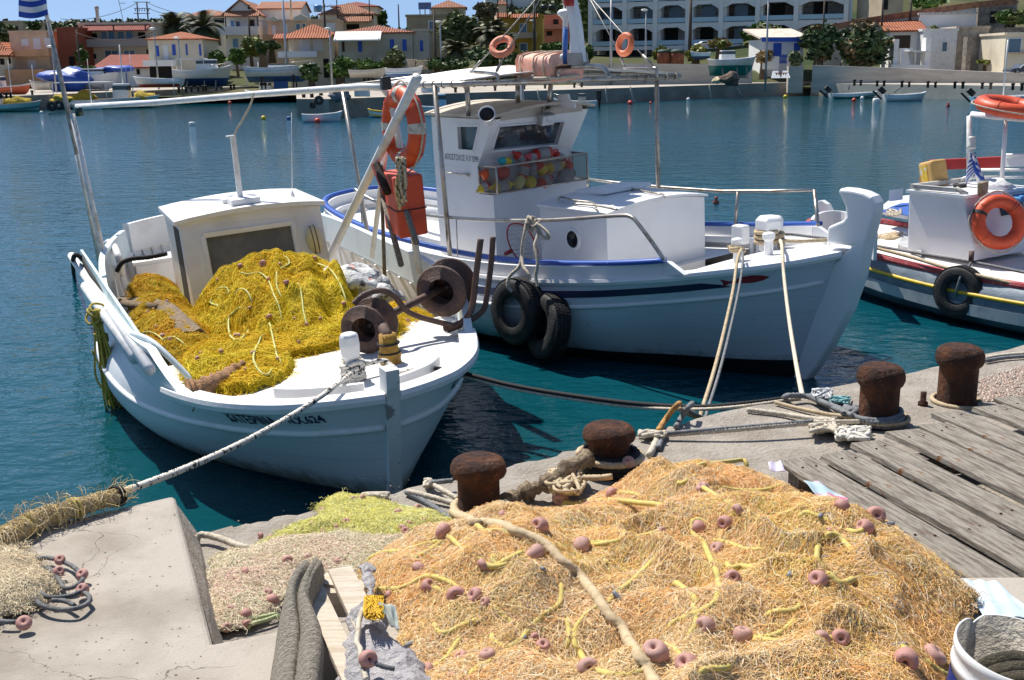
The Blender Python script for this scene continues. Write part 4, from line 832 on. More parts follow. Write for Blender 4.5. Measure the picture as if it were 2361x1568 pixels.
for i in range(9):
 x = -.29 + .58 * i / 8; e = .80 - .3 * abs(x) ** 2; rows.append([VV((x * (1 + .0), y * e, z * e + .02 * mn.noise(VV((x * 4, y * 5, z * 5))))) for y, z in ((-.28, -.17), (-.30, -.05), (-.30, .09), (-.26, .15), (-.1, .18), (.12, .18), (.26, .15), (.30, .09), (.30, -.05), (.28, -.17))])
mb.grid(rows, 0, True, True); k = 10; mb.f.append(list(range(k))); mb.mi.append(0); mb.sm.append(False); mb.f.append([80 + i for i in range(k)][::-1]); mb.mi.append(0); mb.sm.append(False); mb.build('cover', SAL, RA, bevel=.02)
mb = MB()
mb.M = Matrix.Scale(.8, 4)
for x in (-.26, .03, .24): mb.tube(catmull([VV((x, -.29, -.17)), VV((x, -.315, 0)), VV((x, -.31, .10)), VV((x, -.26, .165)), VV((x, 0, .20)), VV((x, .27, .165)), VV((x, .315, 0))], 4), .012, 6)
mb.tube(catmull([VV((-.39, .1, -.14)), VV((-.39, -.2, -.14)), VV((-.3, -.33, -.15)), VV((0, -.34, -.14)), VV((.3, -.33, -.14)), VV((.40, -.2, -.14)), VV((.39, .2, -.14))], 5), .022, 8)
for x in (-.26, .03): mb.sph((x, -.33, -.12), .036, 8, 6, wob=.5)
mb.build('rope_lashing', ROPEW, RA)
mb = MB(); P = catmull([F2.y(*Z2(x, y), -1.36) for x, y in ((125, 772), (240, 842), (420, 900), (600, 935), (850, 956), (1150, 967), (1400, 960), (1650, 942), (1780, 935), (1830, 945), (1870, 985), (1960, 1105), (2028, 1205))], 6); mb.tube(P, .02, 10)
for x, y, xx, yy in ((160, 800, 175, 980), (750, 948, 760, 1200)): mb.tube([F2.y(*Z2(x, y), -1.36), F2.y(*Z2(xx, yy), -1.36)], .006 if x > 400 else .018, 8)
mb.build('hand_rail', STEEL, B2)
mb = MB(); P = [F2.y(*Z4(x, y), 1.33) for x, y in ((480, 15), (700, 42), (1000, 72), (1350, 96), (1600, 95), (1900, 90))]; mb.tube(P, .02, 10)
for x, y, xx, yy, v in ((1450, 96, 1432, 320, 1.28), (1902, 90, 1928, 330, 1.1), (560, 28, 560, 70, 1.33)): mb.tube([F2.y(*Z4(x, y), 1.33), F2.y(*Z4(xx, yy), v)], .02, 8)
mb.build('hand_rail', STEEL, B2)
ROPES2 = []
def bitt(px, py, h, r, nm='bitt', z=1.12):
 q = F2.z(*Z4(px, py), z); mb = MB(); mb.lathe([(r, -.05), (r * .95, h * .55), (r * .9, h * .62), (r * 1.35, h * .72), (r * 1.4, h * .95), (r * .8, h), (0, h)], 10, q, smooth=False); mb.build(nm, WHITE2, B2, bevel=.01); return q
b_a = bitt(1445, 505, .22, .04, z=1.13); b_b = bitt(1632, 470, .22, .045, z=1.15)
q = F2.z(*Z4(1635, 410), 1.13); mb = MB(); mb.lathe([(.11, -.06), (.11, .13), (.15, .17), (.15, .26), (.12, .29), (0, .30)], 6, q, smooth=False); mb.build('bollard', WHITE2, B2, bevel=.01)
tag(rope('rope_turns', [M2 @ (q + VV((.135 * math.cos(a), .135 * math.sin(a), .0 + .012 * a / 1.5))) for a in [i * .3 for i in range(63)]], .019, ROPEB, smoothp=False), 'beige rope wound round the square bitt on the foredeck', 'rope')
mb = MB(); e = F2.z(*Z4(1465, 350), 1.14); mb.box(e, (.16, .12, .2)); mb.build('cleat_block', WHITE2, B2, bevel=.015)
t1 = F2.y(1196, 716, -1.58); t2 = F2.y(1264, 752, -1.52)
T1 = tyre('black tyre with deep tread, left of the two on the white hull', look(M2 @ t1, VV((-.76, -.64, .05)), VV((0, 0, 1))), R0=.245, r=.098)
T2 = tyre('black tyre hanging lower, right of the two on the white hull', look(M2 @ t2, VV((-.90, -.42, .18)), VV((.1, 0, 1))), R0=.24, r=.09)
def r2(pts, r, m, lab, y=-1.56, **k): return rope('rope', [M2 @ (F2.y(*Z4(*p[:2]), p[2] if len(p) > 2 else y)) for p in pts], r, m, None, lab, 'rope', **k)
r2(((200, 265, -1.38), (185, 340, -1.45), (170, 430, -1.5), (168, 480, -1.52), (150, 545, -1.58), (95, 600, -1.68), (85, 660, -1.72), (110, 690, -1.7)), .016, ROPEW, 'pale rope from the hand rail holding the left tyre')
r2(((168, 480, -1.52), (175, 540, -1.58), (205, 585, -1.6), (215, 620, -1.6)), .015, ROPEW, 'short pale rope strand beside the left tyre knot')
r2(((250, 262, -1.38), (262, 350, -1.42), (245, 420, -1.5), (262, 520, -1.55), (250, 600, -1.58), (262, 660, -1.6)), .015, ROPEW, 'pale rope from the hand rail holding the right tyre')
mb = MB()
for k in range(12):
 px, py = 200 + random.uniform(0, 55), 262 + random.uniform(0, 60); mb.torus(F2.y(*Z4(px, py), -1.38), random.uniform(.03, .05), .014, (random.uniform(-1, 1), random.uniform(-1, 1), random.uniform(-1, 1)), 14, 6)
for k in range(4): mb.tube(catmull([F2.y(*Z4(x + k * 5, y + k * 4), -1.4) for x, y in ((255, 285), (290, 310), (318, 345), (310, 368), (280, 350), (262, 310))], 5), .013, 6)
tag(mb.build('rope_knots', ROPEW), 'pale rope knotted in a bunch on the hand rail above the tyres', 'rope knot').matrix_world = M2
ln = thing('landing_net', 'round landing net with red rim leaning by the forward cabin', 'landing net', M=M2); yq = -1.15
hoop = catmull([F2.y(*Z4(x, y), yq) for x, y in ((92, 300), (130, 286), (180, 300), (225, 355), (258, 440), (262, 500), (240, 525), (190, 520), (140, 490), (100, 430), (80, 355))], 5, True); mb = MB(); mb.tube(hoop, .009, 6, closed=True); mb.build('rim', RED, ln)
mb = MB(); mb.tube([F2.y(*Z4(108, 448), yq), F2.y(*Z4(70, 466), yq - .02)], .024, 8); mb.tube([F2.y(*Z4(70, 466), yq - .02), F2.y(*Z4(-10, 510), yq - .06)], .02, 8, mi=1); mb.build('handle', [RED, WPOLE], ln)
mb = MB(); cen = sum(hoop, VV()) / len(hoop); 
for k in range(0, 26):
 t = k / 26; a = hoop[int(t * len(hoop))]; b = hoop[int(((.62 - t) % 1) * len(hoop))]
 m_ = (a + b) / 2 + VV((0, .16, -.03)); mb.tube(catmull([a, m_, b], 5), .0025, 4)
 b = hoop[int(((1.15 - t) % 1) * len(hoop))]; m_ = (a + b) / 2 + VV((0, .16, -.03)); mb.tube(catmull([a, m_, b], 5), .0025, 4)
mb.build('mesh', mat('pale net', (.55, .5, .45), rough=.9), ln)
BK = thing('wire_basket', 'wire mesh basket fixed below the windscreen, full of marker buoys', 'basket', M=M2)
bzt, bzb = F2.y(*Z2(892, 628), -w_).z, zl + .02; bx0_, bx1_ = xu - .0, xl + .06
c4 = [(bx0_, -w_ - .01), (bx1_, -w_ + .02), (bx1_, w_ - .02), (bx0_, w_ + .01)]
mb = MB()
for z_ in (bzb, bzt): mb.tube([VV((x, y, z_)) for x, y in c4], .014 if z_ > bzb + .1 else .009, 8)
for x, y in c4: mb.tube([VV((x, y, bzb)), VV((x, y, bzt))], .013, 8)
mb.build('rim_frame', STEEL, BK)
mb = MB(); stp = .036
for (p, q) in ((c4[0], c4[1]), (c4[1], c4[2]), (c4[2], c4[3])):
 a, b = VV((*p, 0)), VV((*q, 0)); L = (b - a).length; hgt = bzt - bzb
 s_ = -hgt
 while s_ < L:
  for sgn in (1, -1):
   s0, s1 = s_, s_ + hgt; z0_, z1_ = (bzb, bzt) if sgn > 0 else (bzt, bzb)
   t0, t1_ = max(0, s0), min(L, s1)
   if t1_ > t0: mb.tube([a.lerp(b, t0 / L) + VV((0, 0, z0_ + (z1_ - z0_) * (t0 - s0) / hgt)), a.lerp(b, t1_ / L) + VV((0, 0, z0_ + (z1_ - z0_) * (t1_ - s0) / hgt))], .0021, 3, cap=False)
  s_ += stp
mb.build('mesh', mat('net wire', (.30, .27, .22), rough=.6), BK)
BC = {'r': mat('buoy red', (.60, .035, .02), rough=.4), 'y': mat('buoy yellow', (.70, .50, .02), rough=.4), 't': mat('buoy turquoise', (.02, .40, .46), rough=.4), 'p': mat('buoy pink', (.6, .12, .14), rough=.45), 'g': mat('wound twine', (.42, .40, .38), (.30, .28, .26), 50, rough=.9, bump=.6, bs=60), 'l': mat('pale yellow buoy', (.66, .58, .2), rough=.45), 'o': mat('buoy orange', (.70, .10, .02), rough=.4)}
Zb = lambda x, y: ((1480 + .16095 * x) / 1.362, (460 + .16095 * y) / 1.362)
def buoy(px, py, ang, L, rad, cols, dep, lab):
 c_ = F2.x(*Zb(px, py), dep); d = VV((random.uniform(-.15, .15), math.cos(ang), math.sin(ang))).normalized(); t = thing('marker_buoy', lab, 'buoy', M=M2 @ Matrix.Translation(c_) @ d.to_track_quat('Z', 'Y').to_matrix().to_4x4(), group='marker buoys in the wire basket')
 h = L / 2; mb = MB(); mb.lathe([(rad * 1.0, -h * .42), (rad * 1.04, -h * .3), (rad * 1.04, h * .3), (rad, h * .42)], 18, mi=0); mb.build('winding', BC[cols[1]], t)
 for s_, cc in ((-1, cols[0]), (1, cols[2])):
  mb = MB(); mb.lathe([(0, s_ * h * .35), (rad * 1.03, s_ * h * .38), (rad * .97, s_ * h * .5), (rad * .62, s_ * h * .72), (rad * .3, s_ * h * .86), (rad * .26, s_ * h * .95), (0, s_ * h)][::(1 if s_ > 0 else -1)], 18); mb.torus((0, 0, s_ * h * 1.04), rad * .27, rad * .11, (1, 0, 0), 14, 6); mb.build('end_cone', BC[cc], t)
f_ = (bx0_ + bx1_) / 2
for a in ((680, 300, -.25, .27, .05, 'tyt', f_ + .02, 'turquoise buoy with yellow middle lying on the basket rim'), (960, 230, -.7, .24, .055, 'rgr', f_ - .05, 'red-tipped buoy standing up beside the turquoise one'), (1180, 210, -.3, .2, .05, 'pgp', f_ + .02, 'pink-tipped buoy on the rim between two red ones'), (1390, 140, .05, .38, .075, 'rgr', f_ - .02, 'biggest buoy, red cones and grey winding, topmost on the pile'), (1720, 200, -.5, .22, .05, 'rgr', f_ - .03, 'small red-tipped buoy at the right end of the rim'),
  (350, 560, -.3, .24, .07, 'ogr', f_ - .05, 'orange-tipped buoy with white winding in the left corner'), (610, 520, .3, .2, .075, 'rrr', f_ - .03, 'plain red buoy behind the left upright of the basket'), (1020, 480, 1.2, .26, .065, 'rgr', f_ + .0, 'red buoy nose-down in the middle of the basket'), (1190, 470, 1.4, .26, .07, 'ggg', f_ - .06, 'all-grey wound buoy behind the middle red noses'), (1370, 450, -1.0, .22, .07, 'ryr', f_, 'red and yellow buoy nose-down right of the middle'), (1620, 400, .05, .33, .065, 'ygy', f_, 'grey-wound buoy with yellow tip pointing right'), (1840, 590, .2, .26, .09, 'ggg', f_ + .03, 'big round grey buoy in the right corner'),
  (600, 770, .02, .33, .06, 'ygy', f_ + .05, 'long yellow-ended buoy lying on the basket floor'), (940, 700, .9, .2, .06, 'lll', f_ + .04, 'pale yellow buoy beside the long yellow-ended one'), (1150, 690, 0.1, .15, .07, 'yyy', f_ + .05, 'round bright yellow buoy facing out through the mesh'), (1430, 680, .3, .24, .075, 'rgr', f_ + .05, 'red and grey buoy low in the right half'), (1890, 380, 1.2, .16, .05, 'rrr', f_ - .02, 'dark red buoy wedged at the right upright'), (240, 800, .3, .2, .05, 'ygr', f_ + .0, 'yellow-eyed buoy pushed into the lower left corner')): buoy(*a)
mb = MB(); mb.tube([VV((-2.3, -.4, 1.12)), VV((-1.0, -.35, 1.12))], .09, 12); mb.tube([VV((-2.4, -.1, 1.0)), VV((-1.0, -.1, 1.02))], .05, 10); mb.build('rolled_gear', WHITE2, B2)
# ================================================================ grey-blue boat on the right
f3 = VV((.53, -.85, 0)).normalized(); E3 = VV((4.45, 16.2, 0)); M3 = Matrix.Translation(E3 + f3 * 3.6) @ Matrix.Rotation(math.atan2(f3.y, f3.x), 4, 'Z') @ Matrix.Rotation(R(1), 4, 'X'); F3 = Frame(M3)
Z5 = lambda x, y: (1872 + .3513 * x, 183.6 + .3513 * y); Z6 = lambda x, y: ((2880 + .21677 * x) / 1.362, (300 + .21677 * y) / 1.362)
B3 = thing('fishing_boat', 'grey-blue fishing boat with yellow strake and red rail, cut by the right edge', 'fishing boat', M=M3)
H3 = Hull([(-3.62, .03, .80, -3.2, .02, -2.9, -.3), (-3.45, .45, .77, -3.0, .2, -2.7, -.4), (-2.9, .82, .70, -2.5, .55, -2.3, -.5), (-1.8, 1.05, .62, -1.6, .85, -1.5, -.5), (-.4, 1.16, .58, -.4, 1.0, -.4, -.5), (1, 1.16, .6, .9, 1, .9, -.5), (2.3, 1.0, .7, 2.1, .7, 2, -.5), (3.2, .6, .84, 2.8, .3, 2.6, -.4), (3.6, .03, .98, 3.3, .02, 3.1, -.3)], .06)
H3.shell([mat('scuffed blue-grey hull', (.13, .17, .22), (.24, .29, .34), 3, .45, .7, (.6, .62, .63), 11, .66, .71, rough=.5, bump=.25, bs=12, st=(1, 1, 2)), ANTI], B3)
for s_ in (1, -1):
 mb = MB(); sweep(mb, H3.line(s_, -.01, .0, .99, 60), [(-.05, -.03), (.03, -.03), (.04, 0), (.03, .03), (-.05, .03)], flip=1 if s_ < 0 else -1); mb.build('red_rail', mat('dusty red rail', (.40, .05, .06), (.52, .2, .2), 14, .5, .7, rough=.6), B3)
 mb = MB(); mb.tube(H3.line(s_, .16, .03, .97, 60), .024, 8); mb.build('yellow_strake', mat('yellow strake', (.75, .48, .02), (.6, .36, .02), 6, rough=.45), B3)
 mb = MB(); sweep(mb, H3.line(s_, .30, .03, .97, 60), [(-.01, -.1), (.02, -.1), (.02, .03), (-.01, .03)], flip=1 if s_ < 0 else -1); mb.build('pale_band', mat('pale band', (.38, .43, .46), (.26, .31, .35), 5, .5, .7, rough=.5), B3)
mb = MB(); H3.deck(mb, lambda u: H3.sta(u)[2] - .03, .01, .99, .02, camber=.05); mb.build('deck', mat('pink-white deck', (.74, .71, .67), (.6, .56, .52), 3, .5, .75, rough=.7), B3)
mb = MB(); P = [F3.y(*Z5(x, y), .0) for x, y in ((55, 850), (50, 795), (75, 790), (112, 815), (130, 850), (140, 905), (72, 910))]; mb.prism([p + VV((0, -.04, 0)) for p in P], (0, .08, 0)); mb.build('stern_post', WHITE2, B3, bevel=.012)
mb = MB(); P = [F3.z(*Z5(x, y), .95) for x, y in ((0, 960), (20, 930), (80, 905), (160, 900), (240, 915), (330, 970), (420, 1050))]; sweep(mb, catmull(P, 4), [(-.02, -.25), (.02, -.25), (.02, .08), (-.02, .08)]); mb.build('stern_bulwark', WHITE2, B3)
ya = -.62; a0 = F3.y(*Z5(625, 1120), ya); a1 = F3.y(*Z5(1058, 1192), ya); a2 = F3.y(*Z5(1060, 1080), ya); a3 = F3.y(*Z5(990, 778), ya); a4 = F3.y(*Z5(638, 742), ya)
prof = [a0, a1, a2, a3, a4]; mb = MB(); mb.prism(prof, (0, 1.25, 0)); W3 = mb.build('wheelhouse', mat('hull-white cabin', (.76, .77, .79), (.66, .66, .67), 2, .5, .8, rough=.45), B3, bevel=.015)
mb = MB(); r = [a4 + VV((-.03, -.03, 0)), a3 + VV((.05, -.03, 0)), a3 + VV((.05, 1.28, 0)), a4 + VV((-.03, 1.28, 0))]; mb.hexa(r, [p + VV((0, 0, .035)) for p in r]); mb.build('roof', WHITE2, W3)
mb = MB(); z0 = a4.z + .06
mb.bar(a4.lerp(a3, .08) + VV((0, .02, .08)), a4.lerp(a3, .85) + VV((0, .05, .08)), .07, .05); mb.tube([a4.lerp(a3, .82) + VV((0, .05, .1)), a4.lerp(a3, .98) + VV((0, .1, .03))], .03, 8); mb.bar(a4 + VV((.02, .02, .08)), a4 + VV((.02, 1.1, .08)), .06, .05); mb.build('roof_rack', mat('weathered rack', (.45, .44, .42), (.33, .31, .28), 9, rough=.8), W3)
gcx = F3.x(*Z5(1205, 890), a3.x + .05); mb = MB(); gb = [VV((a3.x + (a2.x - a3.x) * t + .008, y, a3.z + (a2.z - a3.z) * t)) for t, y in ((.1, .0), (.1, .45), (.5, .45), (.5, .0))]; mb.prism(gb, (.012, 0, .004)); mb.build('front_window', GLASS, W3)
hb = [F3.z(*Z5(x, y), .62) for x, y in ((590, 1042), (712, 1072), (720, 1165), (562, 1115))]; mb = MB(); mb.prism(hb, (0, 0, .07)); mb.build('hatch', mat('grey hatch', (.42, .43, .44), (.33, .33, .33), 6, rough=.6), B3, bevel=.012)
mb = MB()
for b, pts in ((.034, ((1032, 660), (1033, 240), (1050, 225), (1200, 245), (1392, 262))), (.028, ((1240, 720), (1258, 500), (1272, 260)))):
 mb.tube([F3.y(*Z5(x, y), .35) for x, y in pts], b, 10)
for y0, y1, x0 in ((495, 495, 1260), (592, 592, 1110), (640, 640, 1110)): mb.tube([F3.y(*Z5(x0, y0), .5), F3.y(*Z5(1480, y1), .5)], .02, 8)
mb.tube([F3.y(*Z5(915, 700), .2), F3.y(*Z5(1000, 645), .35), F3.y(*Z5(1240, 640), .5)], .022, 8); mb.build('pipe_frame', WPOLE, B3)
mb = MB(); a, b, c_ = F3.y(*Z5(775, 560), .6), F3.y(*Z5(1255, 540), .55), F3.y(*Z5(1480, 538), .5); mb.bar(a, b, .05, .14); mb.bar(b, c_, .05, .12, mi=1); mb.build('boom', [RED, WHITE2], B3, bevel=.01)
mb = MB(); fp0, fp1 = F3.y(*Z5(1098, 690), .1), F3.y(*Z5(1045, 455), .1); mb.tube([fp0, fp1], .022, 8); mb.build('flag_staff', WPOLE, B3)
mb = MB(); mb.lathe([(.05, 0), (.06, .03), (.045, .05), (.045, .13), (.04, .15), (0, .155)], 12, fp1); mb.build('masthead_lamp', mat('lamp white', (.6, .6, .55), rough=.3), B3)
mb = MB(); q = F3.y(*Z5(970, 722), .0); mb.box(q, (.12, .12, .14)); q2 = F3.y(*Z5(1122, 715), -.3); mb.box(q2, (.06, .22, .16), Matrix.Rotation(.3, 3, 'Z'), 1); mb.build('deck_lamp', [BLACK, mat('old brass lamp', (.3, .22, .12), rough=.5)], W3, bevel=.012)
mb = MB(); q = F3.y(*Z5(1205, 700), .2); mb.sph(q, (.22, .14, .1), 12, 8, wob=.5); tag(mb.build('plastic_bag', mat('white bag', (.72, .72, .72), rough=.5, bump=.8, bs=12), None), 'crumpled white bag lying on the wheelhouse roof of the right boat', 'bag').matrix_world = M3
mb = MB(); q = F3.y(*Z5(1392, 770), .3); mb.box(q + VV((.3, .2, -.02)), (1.0, .7, .06)); mb.build('blue_cover', mat('blue tarpaulin', (.06, .25, .55), rough=.6), B3, bevel=.02)
mb = MB(); q = F3.y(*Z5(1430, 850), .9); mb.box(q + VV((.35, .2, -.1)), (.7, .5, .35)); mb.build('engine_box', WHITE2, B3, bevel=.03)
mb = MB(); P = [F3.z(*Z5(x, y), .80) for x, y in ((630, 920), (440, 885), (500, 835), (580, 805), (640, 800))]; mb.prism(P, (0, 0, .10)); tag(mb.build('deck_box', WHITE2, B3, bevel=.01)); mb = MB(); P = [F3.z(*Z5(x, y), .92) for x, y in ((635, 895), (460, 868), (520, 838), (585, 815), (635, 812))]; mb.prism(P, (0, 0, .01)); mb.build('blue_lid', mat('blue inside paint', (.04, .12, .42), rough=.5), B3)
mb = MB(); q0, q1 = F3.z(*Z5(505, 800), 1.0), F3.z(*Z5(580, 790), 1.0); mb.hexa([q0, q1, q1 + VV((.0, .05, 0)), q0 + VV((0, .05, 0))], [q + VV((0, 0, .16)) for q in (q0, q1, q1 + VV((0, .05, 0)), q0 + VV((0, .05, 0)))]); mb.build('bitt', WHITE2, B3)
life_ring('life_ring', 'orange life ring with black straps leaning on the right boat wheelhouse front', look(M3 @ F3.x(*Z5(1228, 935), a2.x + .12), M3.to_3x3() @ VV((.80, -.42, .28))), R0=.25, r=.08, bands=None, fl=1.0)
mb = MB(); cc = M3 @ F3.x(*Z5(1228, 935), a2.x + .12); mm = look(cc, M3.to_3x3() @ VV((.80, -.42, .28)))
for a_ in (2.35, -2.0): mb.torus((0, 0, 0), .25, .084, n=4, k=16, arc=(a_ - .07, a_ + .07))
mb.M = Matrix.Identity(4); tag(mb.build('strap', BLACK), 'pair of black straps wrapped round the upright orange life ring', 'strap').matrix_world = mm
life_ring('life_ring', 'orange life ring lying flat on top of the white pipe frame', look(M3 @ F3.y(*Z5(1290, 178), .35), VV((.10, -.16, .98)), VV((1, 0, 0))), R0=.30, r=.095, fl=.9)
T3 = tyre('worn black tyre half in the water at the grey-blue hull', look(M3 @ F3.y(*Z5(970, 1392), -1.22), M3.to_3x3() @ VV((.12, -1, .05))), R0=.228, r=.068)
j = F3.y(*Z5(800, 635), .05); JG = thing('plastic_jug', 'yellow-tan plastic jug with label tilted on the wheelhouse roof', 'jug', M=M3 @ Matrix.Translation(j) @ Matrix.Rotation(R(-13), 4, 'Y') @ Matrix.Rotation(R(-22), 4, 'Z'))
mb = MB(); mb.box((0, 0, 0), (.34, .22, .40)); mb.build('body', mat('tan plastic', (.62, .38, .12), (.55, .33, .1), 6, rough=.4), JG, bevel=.04, seg=3); mb = MB(); mb.box((-.03, -.112, .03), (.16, .006, .26)); mb.build('label', mat('yellow label', (.75, .48, .03), (.7, .68, .62), 14, .55, .6, rough=.45), JG)
mb = MB(); mb.box((-.135, -.11, -.08), (.05, .01, .2)); mb.build('handle', mat('tan shadow plastic', (.45, .2, .04), rough=.5), JG)  # handle strip in a darker tan, its shade put into the colour
def flag(name, lab, P, Q, wdt, M_=None, stripes=9):
 """cloth hanging from P to Q with blue and white bands"""
 pass
rows = []
for i in range(13):
 t = i / 12; a = fp1.lerp(fp0, .1 + .5 * t); rows.append([a + VV((-(.34 * s * t) * .8 + .02, .05 * math.sin(s * 6 + t * 3), -.42 * s * t - .02 * s)) for s in [k / 8 for k in range(9)]])
mb = MB(); mb.grid(rows)
for k in range(len(mb.f)): mb.mi[k] = ((k // 8)) % 2
FBL = mat('flag blue', (.03, .08, .36), rough=.8); FWH = mat('flag white', (.74, .75, .78), rough=.8)
rows2 = []
for i in range(9):
 t = i / 8; a = fp1.lerp(fp0, .12 + .55 * t); rows2.append([a + VV((.30 * s * t * .8, -.04 * math.sin(s * 5 + t * 2), -.30 * s * t)) for s in [k / 8 for k in range(9)]])
m0 = len(mb.f); mb.grid(rows2)
for k in range(m0, len(mb.f)): mb.mi[k] = ((k - m0) // 8) % 2 if (k - m0) % 8 > 2 else 0
tag(mb.build('flag', [FBL, FWH], solid=.004), 'blue and white striped flag drooping on the short staff of the right boat', 'flag').matrix_world = M3
def r3(pts, r, lab, m=ROPEG): return rope('rope', [M3 @ F3.y(*Z5(*p[:2]), p[2]) for p in pts], r, m, None, lab, 'rope')
r3(((390, 1085, -.9), (700, 1140, -1.0), (1040, 1195, -1.05), (1392, 1265, -1.1), (1500, 1290, -1.1)), .014, 'upper grey rope along the near deck edge of the right boat')
r3(((380, 1095, -1.0), (650, 1165, -1.12), (900, 1240, -1.2), (1200, 1310, -1.2), (1450, 1370, -1.15)), .016, 'lower pale rope hanging outside the red rail of the right boat', ROPET)
mb = MB(); mb.tube([F3.y(*Z5(1048, 1125), -1.05), F3.y(*Z5(1045, 1195), -1.08)], .03, 8); mb.build('cleat_pin', RUSTD, B3)
r3(((1045, 1200, -1.1), (1015, 1255, -1.18), (1000, 1270, -1.2), (975, 1300, -1.28), (940, 1420, -1.28)), .012, 'thin cord tying the tyre to the right boat')
mb = MB()
for k in range(10): mb.tube(catmull([F3.z(*Z5(random.uniform(415, 600), random.uniform(1000, 1045)), .68) for _ in range(4)], 5), .014, 6)
tag(mb.build('rope_heap', ROPEB), 'tan ropes heaped on deck beside the right boat wheelhouse', 'rope heap').matrix_world = M3
mb = MB()
for k in range(12): mb.tube(catmull([F3.z(*Z5(random.uniform(490, 590), random.uniform(850, 895)), .95) for _ in range(4)], 5), .014, 6)
tag(mb.build('rope_heap', ROPEW), 'pale rope tangle lying in the blue deck box', 'rope heap').matrix_world = M3
# ================================================================ nets: a heap surface under thousands of loose twine strands
def vnoise(X, Y, sc_, seed, oct=3):
 """smooth value noise on arrays"""
 r = np.random.default_rng(seed); T = r.random((256, 256)); out = np.zeros_like(X); amp = 1; tot = 0
 for o in range(oct):
  x = X / sc_ * 2 ** o + 37.3 * o + 90; y = Y / sc_ * 2 ** o + 11.7 * o + 90; xi = np.floor(x).astype(int); yi = np.floor(y).astype(int); fx = x - xi; fy = y - yi
  fx = fx * fx * (3 - 2 * fx); fy = fy * fy * (3 - 2 * fy); g = lambda a, b: T[a % 256, b % 256]
  out += amp * ((g(xi, yi) * (1 - fx) + g(xi + 1, yi) * fx) * (1 - fy) + (g(xi, yi + 1) * (1 - fx) + g(xi + 1, yi + 1) * fx) * fy); tot += amp; amp *= .5
 return out / tot
def polydist(X, Y, poly):
 """signed distance to a polygon, positive inside"""
 d = np.full(X.shape, 1e9); ins = np.zeros(X.shape, bool); n = len(poly)
 for i in range(n):
  ax, ay = poly[i][:2]; bx, by = poly[(i + 1) % n][:2]; ex, ey = bx - ax, by - ay; t = np.clip(((X - ax) * ex + (Y - ay) * ey) / (ex * ex + ey * ey + 1e-12), 0, 1)
  d = np.minimum(d, np.hypot(X - ax - t * ex, Y - ay - t * ey)); c = ((ay > Y) != (by > Y)) & (X < (bx - ax) * (Y - ay) / (by - ay + 1e-12) + ax); ins ^= c
 return np.where(ins, d, -d)
class Heap:
 def __init__(s, x0, x1, y0, y1, n, fn, M=None):
  s.x0, s.x1, s.y0, s.y1 = x0, x1, y0, y1; s.nx = n; s.ny = max(8, int(n * (y1 - y0) / (x1 - x0))); s.M = M or Matrix.Identity(4); s.I = s.M.inverted()
  s.X, s.Y = np.meshgrid(np.linspace(x0, x1, s.nx), np.linspace(y0, y1, s.ny), indexing='ij'); s.H, s.mask = fn(s.X, s.Y)
 def h(s, x, y):
  fx = np.clip((np.asarray(x) - s.x0) / (s.x1 - s.x0) * (s.nx - 1), 0, s.nx - 1.001); fy = np.clip((np.asarray(y) - s.y0) / (s.y1 - s.y0) * (s.ny - 1), 0, s.ny - 1.001)
  i = fx.astype(int); j = fy.astype(int); a = fx - i; b = fy - j; H = s.H
  return (H[i, j] * (1 - a) + H[i + 1, j] * a) * (1 - b) + (H[i, j + 1] * (1 - a) + H[i + 1, j + 1] * a) * b
 def m(s, x, y):
  i = np.clip(np.rint((np.asarray(x) - s.x0) / (s.x1 - s.x0) * (s.nx - 1)).astype(int), 0, s.nx - 1); j = np.clip(np.rint((np.asarray(y) - s.y0) / (s.y1 - s.y0) * (s.ny - 1)).astype(int), 0, s.ny - 1)
  return s.mask[i, j] & (np.asarray(x) > s.x0) & (np.asarray(x) < s.x1) & (np.asarray(y) > s.y0) & (np.asarray(y) < s.y1)
 def hit(s, px, py, off=0):
  """where the sight line through a pixel of the photograph meets the heap, in heap coordinates"""
  o = s.I @ CP; d = (s.I.to_3x3() @ ray(px, py)); d /= abs(d.z); t0 = max(.3, (o.z - float(s.H.max()) - .05)); t = t0
  for _ in range(900):
   p = o + d * t
   if p.z <= float(s.h(p.x, p.y)) + off: break
   t += .004
  return o + d * t
